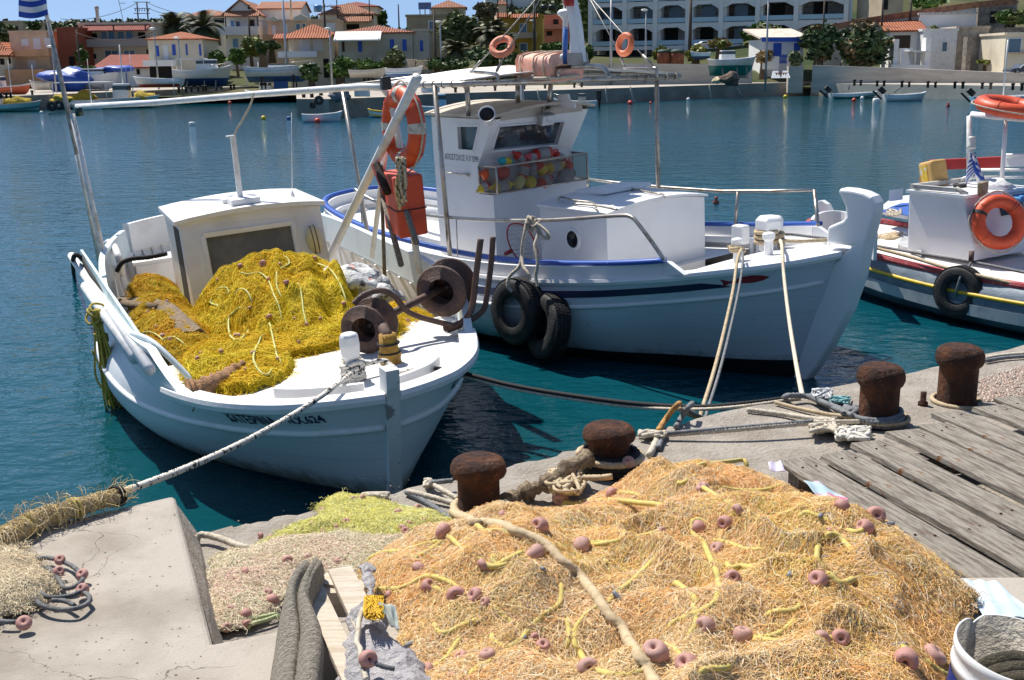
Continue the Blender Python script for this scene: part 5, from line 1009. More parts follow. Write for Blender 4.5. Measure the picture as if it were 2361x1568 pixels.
def net(name, label, hp, pal, n, seg, rad, curl, drape, seed, npts=11, lift=.016, base=.68, patch=.35, cat='fishing net', wander=1.0):
 root = thing(name, label, cat, M=hp.M); r = np.random.default_rng(seed)
 idx = np.full(hp.mask.shape, -1); k = np.argwhere(hp.mask); idx[hp.mask] = np.arange(len(k)); v = np.stack([hp.X[hp.mask], hp.Y[hp.mask], hp.H[hp.mask] - .006], 1); a, b, c, d = idx[:-1, :-1], idx[1:, :-1], idx[1:, 1:], idx[:-1, 1:]; ok = (a >= 0) & (b >= 0) & (c >= 0) & (d >= 0)
 q = np.stack([a[ok], b[ok], c[ok], d[ok]], 1)
 o = npmesh('heap', v, q, FIBB, pal(v[:, 0], v[:, 1], r, base), root, True) if base else None  # body under the strands is darkened by base, painting shade into the gaps
 P0 = []; xs = r.uniform(hp.x0, hp.x1, n * 6); ys = r.uniform(hp.y0, hp.y1, n * 6); ok = hp.m(xs, ys); xs, ys = xs[ok][:n], ys[ok][:n]; n = len(xs)
 th = 2 * pi * 1.7 * vnoise(xs, ys, patch, seed + 5, 2) + r.normal(0, .55 * wander, n)
 if drape:
  e = .02; gx = (hp.h(xs + e, ys) - hp.h(xs - e, ys)); gy = (hp.h(xs, ys + e) - hp.h(xs, ys - e)); g = np.arctan2(-gy, -gx); sl = np.clip(np.hypot(gx, gy) / (2 * e) * drape, 0, 1); th = np.where(r.random(n) < sl, g + r.normal(0, .35, n), th)
 kap = r.normal(0, curl, n); L = r.uniform(.5, 1.3, n) * seg; paths = np.zeros((n, npts, 3), np.float32); x, y = xs.copy(), ys.copy(); lf = r.random(n) ** 2 * lift; ph = r.uniform(0, 6, n); am = r.uniform(0, .016, n)
 for i in range(npts):
  ok = hp.m(x, y); z = hp.h(x, y) + .002 + lf * (1 - .6 * abs(2 * i / (npts - 1) - 1)) + am * np.sin(ph + i * .9) ** 2; paths[:, i] = np.stack([x, y, z], 1)
  th = th + kap + r.normal(0, curl * .8, n); st_ = L / (npts - 1); nx_, ny_ = x + np.cos(th) * st_, y + np.sin(th) * st_; ok = hp.m(nx_, ny_) | (r.random(n) < .02); x = np.where(ok, nx_, x + np.cos(th + 2) * st_ * .3); y = np.where(ok, ny_, y + np.sin(th + 2) * st_ * .3)
 v, q = strands(paths, rad * r.uniform(.7, 1.35, n), 3); c = pal(xs, ys, r, 1.0); c = np.repeat(c, npts * 3, 0)
 o = npmesh('twine', v, q, FIB, c, root, True); o['kind'] = 'stuff'
 return root
def palette(sets, scale, seed):
 """sets: list of colour lists; a smooth noise picks the set, chance picks the colour"""
 A = [np.array(s_) for s_ in sets]
 def f(x, y, r, gain):
  t = vnoise(x, y, scale, seed, 2); t = np.clip((t - .28) / .44, 0, .999) * len(A); t = np.clip(t + r.normal(0, .35, len(t)), 0, len(A) - .001).astype(int); out = np.zeros((len(x), 3))
  for i, a in enumerate(A):
   k = t == i; out[k] = a[r.integers(0, len(a), k.sum())]
  return out * gain * r.uniform(.75, 1.2, (len(x), 1))
 return f
FIBB = mat('packed net', (.3, .2, .1), attr='Col', rough=.95, bump=1.4, bs=70, bd=6, spec=.1)
_fl = []
def float_mesh():
 if not _fl:
  for i in range(3):
   mb = MB(); Rm, rm_ = (.52, .50) if i < 2 else (.5, .44); mb.torus((0, 0, 0), Rm, rm_, n=22, k=14, fl=1.35 if i else 1.1); me = mb.build('float', FLOATM); _fl.append(me.data); bpy.data.objects.remove(me)
  for i in range(2):
   c = _fl[i].copy(); c.materials.clear(); c.materials.append(FLOATP); _fl.append(c)
  mb = MB(); mb.lathe([(0, -.0), (.3, .02), (.42, .5), (.42, 2.2), (.3, 2.7), (0, 2.72)], 8); me = mb.build('sinker', mat('lead grey sinker', (.17, .18, .20), (.26, .27, .28), 30, rough=.6)); _fl.append(me.data); bpy.data.objects.remove(me)
 return _fl
def add_float(root, p, r_, pale=False, flat=False, name='float', kind=None, axis=None):
 fm = float_mesh(); me = fm[kind] if kind is not None else fm[random.choice((3, 4))] if pale else fm[random.choice((0, 1)) if not flat else 2]
 o = bpy.data.objects.new(name, me); COL.objects.link(o); o.parent = root; ax_ = VV(axis) if axis else VV((random.uniform(-1, 1), random.uniform(-1, .2), random.uniform(-.3, 1)))
 o.matrix_local = Matrix.Translation(p) @ ax_.to_track_quat('Z', 'Y').to_matrix().to_4x4() @ Matrix.Diagonal((r_ * random.uniform(.92, 1.05), r_ * random.uniform(.88, 1), r_ * random.uniform(.95, 1.15), 1)); return o
def floats(root, hp, lst, conv, k, up=0):
 for x, y, rp in lst:
  px, py = conv(x, y); p = hp.hit(px, py + rp * k * .5); d = -(RC.transposed() @ (hp.M @ p - CP)).z; r_ = 1.12 * rp * k * d / F; q = p + (hp.I.to_3x3() @ VV((0, 0, 1))) * (r_ * .62 + up)
  add_float(root, q, r_, pale=random.random() < .48)
def hrope(root, hp, pts, conv, r_, m, lift=1.6, res=8, name='rope', dive=True, **k):
 P = [hp.hit(*conv(x, y), off=r_ * lift) for x, y in pts]; Q = []
 for p in catmull(P, res): p.z = max(p.z, float(hp.h(p.x, p.y)) + r_ * lift); Q.append(p)
 for _ in range(6):
  zs = [q.z for q in Q]
  for i in range(1, len(Q) - 1): Q[i].z = max(zs[i] - r_ * .6, (zs[i - 1] + zs[i] * 2 + zs[i + 1]) / 4)
 if dive:
  n_ = len(Q)
  for i in range(n_): e = min(i, n_ - 1 - i) / max(1, n_ * .10); Q[i].z -= 2.4 * r_ * max(0, 1 - e)
 return rope(name, Q, r_, m, root, smoothp=False, **k)
ZL = lambda x, y: (.3732 * x, 1065 + .3732 * y); ZA = lambda x, y: (808 + .3682 * x, 991 + .3682 * y); ZB = lambda x, y: (1553.6 + .3682 * x, 991 + .3682 * y); ZD = lambda x, y: (1395 + .4093 * x, 734 + .4093 * y); ZE = lambda x, y: (646 + .1667 * x, 1307 + .1667 * y)
# ---- the big orange net
outA = [(840, 1345, 1.1), (850, 1295, 1.1), (960, 1245, 1.09), (1050, 1212, 1.08), (1200, 1184, 1.10), (1320, 1150, 1.13), (1400, 1096, 1.17), (1470, 1070, 1.18), (1560, 1064, 1.19), (1660, 1060, 1.2), (1800, 1092, 1.2), (1900, 1140, 1.2), (1990, 1176, 1.2), (2080, 1240, 1.2), (2160, 1330, 1.2), (2245, 1405, 1.2), (2205, 1480, 1.2), (2190, 1620, 1.2), (2230, 1900, 1.2), (880, 1900, 1.2), (890, 1560, 1.2), (915, 1460, 1.2), (860, 1390, 1.15)]
polyA = [wz(*p) for p in outA]
def fA(X, Y):
 d = polydist(X, Y, polyA) + .05 * (vnoise(X, Y, .12, 3) - .5); w_ = np.clip(d / .30, 0, 1); z0 = 1.05 + .13 * np.clip((4.3 - Y) / .5, 0, 1) + .06 * np.clip((X - .2) / .5, 0, 1)
 fold = (1 - np.abs(2 * vnoise(X * .8 + Y * .6, Y * .7 - X * .5, .34, 21, 2) - 1)) ** 2
 h = z0 + .11 * np.sin(w_ * pi / 2) ** .8 + w_ * (.17 * (vnoise(X, Y, .5, 8, 2) - .45) + .13 * (fold - .35) + .075 * (vnoise(X, Y, .13, 9, 2) - .5)); return h, d > 0
HA = Heap(-.75, 2.0, 2.35, 5.0, 330, fA)
O1 = [(.90, .56, .24), (.93, .60, .28), (.88, .46, .15), (.94, .70, .42), (.90, .60, .34)]; O2 = [(.90, .74, .48), (.84, .62, .34), (.92, .80, .58), (.80, .56, .28), (.90, .62, .28)]; O3 = [(.86, .66, .28), (.82, .56, .22), (.90, .72, .36), (.76, .54, .26), (.88, .74, .40)]; O5 = [(.86, .72, .30), (.82, .66, .22), (.90, .78, .42), (.84, .60, .16)]; O4 = [(.86, .76, .58), (.80, .68, .48), (.88, .66, .44), (.74, .58, .38)]
pA0 = palette([O2, O1, O4, O3, O1, O2, O1, O5, O4, O1], .45, 31)
def pA(x, y, r, g):
 c = pA0(x, y, r, g); br = (x > .75) & (y < 3.75) & (r.random(len(x)) < .33); c2 = np.array([(.66, .40, .09), (.60, .38, .12), (.74, .52, .18), (.52, .36, .15)])[r.integers(0, 4, len(x))] * g; c[br] = c2[br]; return c
NA = net('fishing_net', 'large heap of orange and tan fishing net with big terracotta floats in the foreground', HA, pA, 60000, .30, .00085, .42, .25, 101, npts=15, lift=.02, patch=.30)
flA = [(580, 650, 55), (1185, 610, 55), (1155, 785, 60), (1450, 745, 62), (835, 855, 42), (430, 880, 45), (490, 990, 48), (665, 1045, 58), (778, 1050, 55), (125, 965, 45), (250, 1040, 33), (860, 1420, 52), (690, 1430, 45), (480, 1515, 50), (640, 1550, 30), (1205, 1365, 46), (1155, 1310, 36), (1490, 1500, 65), (1910, 1405, 80), (2110, 1480, 72), (1640, 415, 45), (1315, 432, 45), (1740, 208, 38), (955, 545, 35), (1950, 650, 36), (845, 1085, 36), (1115, 1425, 32), (1480, 475, 25)]
flB = [(180, 370, 38), (320, 590, 46), (400, 510, 40), (150, 620, 45), (1050, 490, 48), (1260, 545, 55), (1190, 625, 55), (1330, 595, 22), (1410, 632, 27), (265, 755, 48), (365, 935, 50), (900, 950, 62), (195, 1240, 60), (430, 1300, 62), (920, 1320, 55), (1040, 1315, 55), (1450, 1455, 75), (1630, 1420, 70), (965, 640, 32), (1650, 1160, 30)]
floats(NA, HA, flA, ZA, .3682); floats(NA, HA, flB, ZB, .3682)
for pts in (((100, 820), (200, 775), (340, 755), (480, 720), (580, 690)), ((580, 695), (480, 770), (400, 820)), ((120, 1010), (250, 1005), (350, 990), (450, 930), (520, 925), (620, 965), (720, 1030)), ((520, 1205), (550, 1270), (600, 1285), (700, 1240), (840, 1185)), ((890, 780), (900, 840), (930, 860), (1020, 800), (1090, 760)), ((2020, 740), (1880, 850), (1750, 960), (1640, 1060), (1600, 1100), (1470, 1180), (1410, 1260), (1410, 1370), (1450, 1450), (1560, 1510), (1700, 1540), (1850, 1520), (1910, 1480)), ((1310, 940), (1320, 1050), (1290, 1120), (1200, 1180), (1130, 1230)), ((900, 1280), (890, 1320), (960, 1370), (1060, 1330), (1120, 1240)), ((1460, 730), (1550, 712), (1640, 715)), ((1640, 410), (1700, 400), (1830, 420)), ((1355, 1180), (1370, 1280), (1350, 1380)), ((500, 1500), (600, 1440), (660, 1350), (690, 1320)), ((780, 590), (850, 640), (940, 640), (1040, 670)), ((1910, 1340), (2030, 1380), (2090, 1455)), ((740, 1550), (830, 1480), (900, 1440)), ((1330, 450), (1420, 470), (1700, 465), (2000, 458))):
 hrope(NA, HA, pts, ZA, .0088, ROPEY)
for pts in (((280, 600), (170, 570), (115, 590), (130, 670), (200, 760), (260, 870), (280, 960), (270, 1060), (200, 1130), (100, 1170), (0, 1210), (-110, 1290)), ((210, 380), (400, 385), (600, 380), (690, 345)), ((130, 240), (200, 210), (400, 205), (460, 210)), ((20, 340), (80, 330), (140, 290)), ((780, 560), (830, 530), (900, 545), (980, 580)), ((950, 900), (1000, 950), (1060, 960), (1140, 930)), ((570, 1180), (650, 1150), (760, 1130), (800, 1090)), ((480, 1330), (580, 1310), (700, 1260), (780, 1180)), ((150, 1540), (250, 1510), (360, 1495)), ((1450, 670), (1520, 720), (1580, 770)), ((1430, 1360), (1445, 1385), (1455, 1420)), ((1560, 1440), (1620, 1490), (1720, 1550)), ((290, 890), (420, 870), (560, 880)), ((120, 1090), (140, 1200), (100, 1290)), ((230, 700), (330, 710), (450, 760), (580, 750)), ((0, 960), (100, 1020), (150, 1100)), ((940, 670), (1040, 690), (1120, 760))):
 hrope(NA, HA, pts, ZB, .0090, ROPEY)
for cv_, pts in ((ZA, ((60, 985), (125, 965), (250, 1035), (370, 1000), (490, 985), (665, 1040), (778, 1045), (900, 1120), (1040, 1230), (1205, 1360), (1340, 1440), (1490, 1495), (1700, 1470), (1910, 1400), (2110, 1475))), (ZA, ((430, 880), (500, 760), (580, 650), (700, 750), (835, 850), (1000, 840), (1155, 780), (1300, 740), (1450, 740), (1700, 690), (1950, 650), (2170, 625))), (ZB, ((180, 370), (300, 430), (400, 505), (330, 580), (265, 750), (330, 840), (365, 930), (260, 1080), (195, 1235), (430, 1295), (700, 1330), (920, 1315), (1040, 1310), (1250, 1400), (1450, 1450), (1630, 1415))), (ZB, ((1050, 485), (1150, 510), (1260, 540), (1190, 620), (1080, 640), (965, 640), (900, 780), (900, 945)))):
 hrope(NA, HA, pts, cv_, .0085, ROPEY, lift=.75, dive=False)
for x, y in ((1150, 865), (1095, 1270), (1975, 1010), (1715, 1100), (1370, 1480), (505, 1120), (1005, 870), (420, 1330), (1440, 1080)):
 p = HA.hit(*ZA(x, y)); add_float(NA, p + VV((0, 0, .004)), .02, kind=5, name='sinker', axis=(random.uniform(-1, 1), random.uniform(-1, 1), .1))
for x, y in ((750, 885), (995, 800), (1270, 595), (1330, 1370), (930, 530)):
 p = HA.hit(*ZB(x, y)); add_float(NA, p + VV((0, 0, .004)), .02, kind=5, name='sinker', axis=(random.uniform(-1, 1), random.uniform(-1, 1), .1))
rr_ = np.random.default_rng(5)
def twine_run(hp, root, conv, pts, n, spread, r_, col):
 P = [hp.hit(*conv(x, y)) for x, y in pts]; Q = catmull(P, 6); paths = []
 for k in range(n):
  o = rr_.normal(0, spread, 2); fr = rr_.uniform(2, 7); ph = rr_.uniform(0, 6); row = []
  for i, p in enumerate(Q): x = p.x + o[0] + .012 * math.sin(i * fr * .2 + ph); y = p.y + o[1] + .012 * math.cos(i * fr * .2 + ph); row.append((x, y, float(hp.h(x, y)) + .006 + .012 * rr_.random()))
  paths.append(row)
 v, q = strands(np.array(paths), r_, 3); c = np.array(col) * rr_.uniform(.8, 1.15, (n, 1)); o = npmesh('loose_twine', v, q, FIB, np.repeat(c, len(Q) * 3, 0), root, True); o['kind'] = 'stuff'
twine_run(HA, NA, ZB, ((870, 490), (1000, 600), (1120, 730), (1200, 850), (1290, 960), (1370, 1060), (1400, 1150)), 34, .012, .0012, (.74, .68, .58))
twine_run(HA, NA, ZB, ((330, 470), (450, 520), (560, 600), (700, 690), (860, 760)), 26, .018, .0011, (.70, .62, .48))
twine_run(HA, NA, ZB, ((1250, 1180), (1000, 1290), (800, 1390), (600, 1480), (400, 1560)), 60, .022, .0012, (.62, .50, .33))
twine_run(HA, NA, ZB, ((560, 1060), (640, 980), (780, 930), (900, 900)), 20, .02, .0011, (.66, .56, .4))
tag(hrope(None, HA, ((640, 520), (690, 545), (760, 572), (860, 592), (1000, 620), (1120, 670), (1220, 720), (1330, 830), (1440, 930), (1540, 1050), (1620, 1180), (1720, 1310), (1800, 1410), (1850, 1480), (1890, 1570), (1930, 1680)), ZA, .0150, ROPEB, lift=1.5, dive=False, name='hawser'), 'thick beige rope running from the front bollard across the orange net', 'rope')
# ---- beige-pink net by the slab, yellow-green net at the edge
def flat_net(outl, z, hmax, wd, seed):
 P = [wz(x, y, z) for x, y in outl]; xs = [p.x for p in P]; ys = [p.y for p in P]
 def f(X, Y):
  d = polydist(X, Y, P) + .10 * (vnoise(X, Y, .12, seed) - .5); w_ = np.clip(d / wd, 0, 1); return z + .01 + hmax * np.sin(w_ * pi / 2) * (.55 + .9 * vnoise(X, Y, .22, seed + 1, 3)), d > 0
 return Heap(min(xs) - .1, max(xs) + .1, min(ys) - .1, max(ys) + .1, 150, f)
HB = flat_net([(474, 1322), (504, 1292), (582, 1266), (653, 1243), (784, 1232), (881, 1244), (960, 1240), (930, 1290), (850, 1340), (740, 1330), (690, 1340), (655, 1400), (560, 1450), (478, 1478), (466, 1455), (478, 1380)], 1.04, .024, .14, 51)
PK = [(.84, .74, .56), (.78, .66, .48), (.84, .68, .54), (.74, .64, .44)]; PK2 = [(.82, .58, .46), (.86, .66, .54), (.82, .74, .58)]; PK3 = [(.74, .70, .48), (.82, .76, .58), (.68, .62, .42)]
NB = net('fishing_net', 'beige and pink fishing net heap lying against the raised slab', HB, palette([PK, PK2, PK3, PK], .3, 61), 9500, .28, .0009, .45, .1, 202, npts=14, lift=.012, base=None)
floats(NB, HB, [(1780, 615, 32), (1900, 598, 26), (2090, 620, 28), (1520, 685, 30), (1425, 708, 24), (1685, 860, 38), (1655, 818, 32), (1520, 945, 34), (1425, 915, 26), (1400, 1028, 28), (1525, 1005, 28), (1340, 780, 22), (1420, 858, 22), (2160, 575, 20), (1960, 590, 18)], ZL, .3732)
GRN = mat('pale green cord', (.46, .50, .27), (.36, .42, .22), 30, rough=.85)
for pts in (((1640, 615), (1700, 580), (1780, 575)), ((1570, 890), (1640, 860), (1690, 860)), ((1500, 955), (1600, 965), (1720, 935)), ((1530, 1010), (1640, 980), (1720, 950)), ((1650, 800), (1580, 850), (1530, 900)), ((1450, 960), (1540, 970), (1640, 955))): hrope(NB, HB, pts, ZL, .006, GRN)
HC = flat_net([(748, 1158), (790, 1148), (850, 1162), (930, 1182), (1000, 1192), (1046, 1216), (985, 1240), (880, 1250), (780, 1246), (690, 1262), (625, 1272), (608, 1252), (680, 1220), (735, 1200)], 1.04, .03, .12, 55)
YG = [(.80, .74, .20), (.76, .70, .24), (.84, .78, .34), (.64, .66, .24)]; YG2 = [(.70, .70, .32), (.80, .78, .46), (.82, .74, .2)]
NC = net('fishing_net', 'yellow-green fishing net heap with small brown floats at the quay edge', HC, palette([YG, YG2, YG], .2, 65), 7000, .26, .0009, .45, .1, 203, npts=14, lift=.012, base=None)
floats(NC, HC, [(20, 440, 22), (72, 435, 26), (425, 495, 28), (300, 525, 26), (345, 640, 28), (325, 625, 28), (365, 592, 20), (460, 575, 18), (505, 632, 24), (135, 615, 18), (270, 510, 14)], ZA, .3682); floats(NC, HC, [(1990, 305, 20), (2140, 375, 24), (2075, 412, 22), (1925, 388, 18), (1610, 460, 22), (1670, 470, 22), (2000, 345, 16), (1985, 440, 18)], ZL, .3732)
for pts in (((300, 590), (330, 565), (390, 570), (440, 600)), ((60, 500), (200, 470), (330, 480), (420, 500)), ((360, 640), (400, 620), (480, 630), (540, 690)), ((150, 560), (260, 640), (350, 690))): hrope(NC, HC, pts, ZA, .006, GRN)
hrope(NC, HC, ((1210, 460), (1270, 455), (1380, 485), (1480, 525), (1560, 535)), ZL, .012, ROPEW); hrope(NC, HC, ((1820, 470), (1880, 510), (1950, 565), (2050, 590), (2160, 605), (2250, 615)), ZL, .012, ROPEW)
# ---- tan net with dark cord on the slab
HL = flat_net([(-60, 1248), (10, 1256), (42, 1272), (86, 1304), (123, 1341), (118, 1372), (93, 1392), (40, 1412), (0, 1440), (-60, 1470)], 1.205, .04, .12, 57)
NL = net('fishing_net', 'tan fishing net heap at the left edge of the slab with dark cord', HL, palette([[(.76, .65, .45), (.68, .57, .38), (.82, .73, .54)], [(.70, .60, .44), (.78, .64, .44)]], .2, 67), 6500, .24, .0009, .45, .1, 204, npts=14, lift=.012, base=None)
for x, y, r_ in ((370, 605, 36), (363, 678, 36), (508, 695, 40), (192, 815, 42), (510, 790, 40), (148, 995, 44)):
 p = wz(*ZL(x, y), 1.235); add_float(NL, p, r_ * .3732 * 4.2 / F, axis=(random.uniform(-.6, .6), -.5, .7))
LC = mat('dark grey cord', (.17, .17, .17), (.09, .09, .09), 30, rough=.9)
for pts in (((508, 700), (510, 730), (460, 770), (400, 780), (370, 740), (300, 660), (230, 660), (160, 690), (130, 640)), ((510, 800), (550, 830), (545, 870), (470, 905), (350, 912), (250, 880), (195, 820)), ((510, 795), (420, 830), (300, 835), (240, 800), (160, 740), (110, 680)), ((370, 610), (440, 640), (490, 680)), ((220, 605), (280, 592), (340, 600)), ((320, 855), (400, 860), (460, 885)), ((0, 985), (60, 990), (110, 990))):
 rope('cord', [wz(*ZL(x, y), 1.225 + random.uniform(0, .012)) for x, y in pts], .007, LC, NL)
pw = [wz(*ZL(x, y), z) for x, y, z in ((765, 200, 1.24), (660, 228, 1.25), (540, 262, 1.25), (400, 305, 1.25), (260, 345, 1.25), (130, 410, 1.25), (20, 475, 1.25), (-120, 560, 1.24))]
cw = thing('wrapped_rope', 'mooring rope end wrapped in frayed tan netting along the slab edge', 'rope'); Q = catmull(pw, 10); mb = MB(); mb.tube(Q, [.020 + .016 * min(1, i / 45) + .006 * math.sin(i * .9) + .004 * math.sin(i * 2.3) for i in range(len(Q))], 14); mb.build('wrapping', mat('frayed wrapping', (.64, .52, .33), (.45, .34, .2), 20, .42, .62, (.75, .66, .46), 50, .6, .7, rough=.95, bump=1.5, bs=60), cw)
paths = []; c = []
for k in range(1500):
 i = random.randrange(len(Q) - 1); p = Q[i].lerp(Q[i + 1], random.random()); t = (Q[i + 1] - Q[i]).normalized(); a = random.uniform(0, 2 * pi); u = t.orthogonal().normalized(); s_ = t.cross(u); R_ = .025 + .016 * min(1, i / 45); da = random.uniform(-.35, .35); dl = random.uniform(-.012, .012); row = []; fr = random.random() < .16
 for j in range(7): aa = a + da * j; rr = R_ + (.004 * j * (2.2 if fr else .25)); row.append(p + t * dl * j + (u * math.cos(aa) + s_ * math.sin(aa)) * rr)
 paths.append([(q.x, q.y, max(q.z, 1.205)) for q in row]); c.append(random.choice(((.7, .6, .4), (.6, .47, .28), (.5, .38, .2), (.66, .5, .2))))
v, q = strands(np.array(paths), .0011, 3); o = npmesh('fibres', v, q, FIB, np.repeat(np.array(c), 21, 0), cw); o['kind'] = 'stuff'
for i, rk in ((3, ROPEK), (24, ROPEY), (46, ROPEY)): mb = MB(); mb.tube([Q[i] + (Q[i + 1] - Q[i]).orthogonal().normalized() * .042 * math.cos(a) + (Q[i + 1] - Q[i]).normalized().cross((Q[i + 1] - Q[i]).orthogonal().normalized()) * .042 * math.sin(a) + (Q[i + 1] - Q[i]) * a * .3 for a in [k * .5 for k in range(26)]], .006, 6); mb.build('binding', rk, cw)
bowp = M1 @ F1.z(*Z1(1425, 930), .95)
tag(rope('mooring_line', sag(bowp, pw[0] + VV((0, .01, .01)), .07, 30), .0135, ROPES, smoothp=False), 'black-flecked white mooring line from the yellow-net boat bow to the slab', 'mooring line')
# ================================================================ boat nets
def lump(X, Y, cx, cy, ax, ay, bx=None, p=.9):
 ax2 = np.where(X > cx, ax, bx or ax); r = ((X - cx) / ax2) ** 2 + ((Y - cy) / ay) ** 2; return np.clip(1 - r, 0, 1) ** p, r
def fm(X, Y):
 nz = vnoise(X, Y, .45, 71, 3); n2 = vnoise(X, Y, .16, 72, 2); l1, r1 = lump(X, Y, .22, .08, 2.25, 1.04, .75, .74); z = .38 + .80 * l1 + (.22 * (nz - .5) + .09 * (n2 - .5) + .30 * (vnoise(X * .22, Y + .15 * X, .13, 74, 2) - .5) * np.clip(X + .1, 0, 1)) * (l1 > 0)
 l2, r2 = lump(X, Y, 2.45, -.72, .85, .42); l3, r3 = lump(X, Y, 2.0, .38, .55, .36); l4, r4 = lump(X, Y, 1.95, -.15, .62, .8)
 edge = .35 * (vnoise(X, Y, .2, 73, 2) - .5); fr = np.maximum(np.maximum(l2, l3), l4); zf = .765 + .02 * X * .5 + .10 * np.sqrt(fr) * (.4 + n2) ; m1 = (r1 + edge * .3 < 1) & (X > -.50); m2 = (np.minimum(np.minimum(r2, r3), r4) + edge < .93) & (X > 1.75) & (X < 3.45) & (np.abs(Y) < np.interp(X, [1.8, 2.7, 3.4, 3.85], [1.43, 1.3, 1.06, .72]) - .17); m1 = m1 & (np.abs(Y) < 1.2)
 z = np.where(m2 & m1, np.maximum(z, zf), np.where(m2, zf, z)); z = np.where(X > 1.85, np.maximum(z, .775), z); return z, (m1 & ((z > .40))) | m2
HM = Heap(-.6, 3.5, -1.2, 1.15, 220, fm, M1)
Y1 = [(.80, .62, .02), (.72, .55, .015), (.84, .68, .06), (.62, .46, .012)]; Y2 = [(.76, .62, .03), (.80, .66, .08), (.66, .52, .02)]; Y3 = [(.76, .50, .015), (.80, .56, .02), (.68, .42, .012)]
NM = net('fishing_net', 'tall heap of bright yellow fishing net in front of the small wheelhouse', HM, palette([Y3, Y1, Y2, Y1, Y3], .5, 75), 38000, .42, .0018, .24, 1.8, 205, npts=13, lift=.04, base=.32)
floats(NM, HM, [(1110, 370, 9), (1090, 435, 10), (1012, 432, 16), (905, 442, 12), (1040, 505, 12), (1040, 683, 15), (1120, 520, 12), (1215, 718, 11), (885, 770, 11), (898, 770, 11), (815, 845, 11), (965, 852, 11), (1255, 405, 10), (1390, 620, 11), (915, 385, 9), (1030, 362, 11), (800, 505, 8), (705, 880, 12), (720, 855, 9), (1280, 690, 8), (1160, 690, 7), (930, 930, 9), (1080, 880, 9), (950, 640, 8), (1180, 800, 8)], Z1, .4916, .03)
PGR = mat('pale green head line', (.56, .55, .20), (.45, .45, .14), 20, rough=.85)
for pts in (((905, 455), (930, 470), (1000, 462), (1040, 505), (1060, 560), (1085, 620), (1100, 680)), ((1110, 378), (1130, 400), (1130, 420), (1090, 435)), ((1075, 450), (1075, 520), (1095, 570)), ((935, 625), (880, 640), (850, 690), (855, 750), (885, 770), (920, 760), (940, 725)), ((1040, 690), (1060, 780), (1075, 850), (1095, 880)), ((1010, 740), (990, 790), (965, 850), (980, 900), (1010, 935), (1040, 930), (1060, 900)), ((1265, 412), (1330, 450), (1375, 520), (1400, 590)), ((790, 540), (840, 535), (850, 560)), ((770, 590), (765, 605), (800, 610)), ((880, 560), (930, 545), (960, 600)), ((1170, 500), (1190, 560), (1200, 640), (1215, 700))): hrope(NM, HM, pts, Z1, .0065, PGR, lift=6)
def fl2(X, Y):
 nz = vnoise(X, Y, .4, 81, 3); w_ = np.clip(1 - ((Y + 1.02) / .44) ** 2, 0, 1) * np.clip((X + 2.6) / .6, 0, 1) * np.clip((2.3 - X) / .7, 0, 1); z = .36 + (.46 + .3 * (nz - .5)) * np.sqrt(w_); return z, (w_ > .02) & (Y > -np.interp(X, [-2.4, -1, .5, 1.65, 2.45], [1.05, 1.28, 1.34, 1.2, .95]) + .03)
HL2 = Heap(-2.7, 2.4, -1.42, -.55, 220, fl2, M1)
NL2 = net('fishing_net', 'orange-yellow fishing net along the left side of the boat deck', HL2, palette([[(.66, .36, .012), (.7, .42, .02), (.58, .30, .01)], [(.66, .46, .02), (.55, .40, .02)], [(.66, .38, .012)], [(.56, .48, .04), (.5, .44, .03)]], .5, 85), 16000, .30, .0018, .3, .8, 206, npts=12, lift=.035, base=.4)
floats(NL2, HL2, [(540, 770, 13), (510, 725, 8), (575, 785, 10), (560, 605, 9), (405, 640, 9), (690, 870, 10), (470, 655, 8), (500, 640, 7)], Z1, .4916, .025)
for pts in (((440, 745), (500, 745), (540, 770)), ((470, 760), (500, 790), (520, 790)), ((540, 775), (590, 760), (640, 790))): hrope(NL2, HL2, pts, Z1, .006, PGR, lift=5)
def fl3(X, Y):
 l, r = lump(X, Y, 1.55, .86, .75, .45); z = .37 + .40 * l ** .6 + .12 * (vnoise(X, Y, .25, 91) - .5); return z, r < .97
HR = Heap(.8, 2.4, .35, 1.35, 90, fl3, M1)
NR = net('fishing_net', 'small yellow net heap with many floats on the right side of the deck', HR, palette([Y3, Y1, Y2], .3, 95), 5000, .30, .0019, .3, .8, 207, npts=11, lift=.045)
floats(NR, HR, [(1000, 810, 30), (880, 840, 22), (965, 865, 22), (940, 905, 20), (890, 940, 20), (865, 1020, 18), (900, 880, 18)], Z3, .2341, .03)
P = [HL2.hit(*Z1(x, y), off=.02) for x, y in ((320, 585), (370, 588), (430, 600), (500, 605), (560, 625), (600, 665), (640, 700), (680, 740))]; mb = MB(); sweep(mb, catmull(P, 5), [(-.12, -.03), (-.07, .03), (0, .012), (.06, .035), (.12, -.02), (0, -.05)], smooth=True); tag(mb.build('cloth', mat('brown cloth', (.20, .145, .09), (.27, .2, .13), 9, rough=.95, bump=1.3, bs=30)), 'crumpled brown cloth lying over the left orange net', 'cloth').matrix_world = M1
q = F1.x(*Z1(1430, 510), .65); mb = MB(); mb.sph(q, (.36, .26, .19), 30, 18, wob=.55); mb.sph(q + VV((.2, .12, -.1)), (.28, .25, .16), 24, 14, wob=.6)
tag(mb.build('cloth_bundle', mat('patterned cloth', (.62, .64, .64), (.05, .06, .08), 7, .50, .60, (.6, .12, .05), 6, .60, .65, rough=.9, bump=2, bs=11)), 'crumpled pale cloth with dark and red pattern beside the yellow net', 'cloth').matrix_world = M1
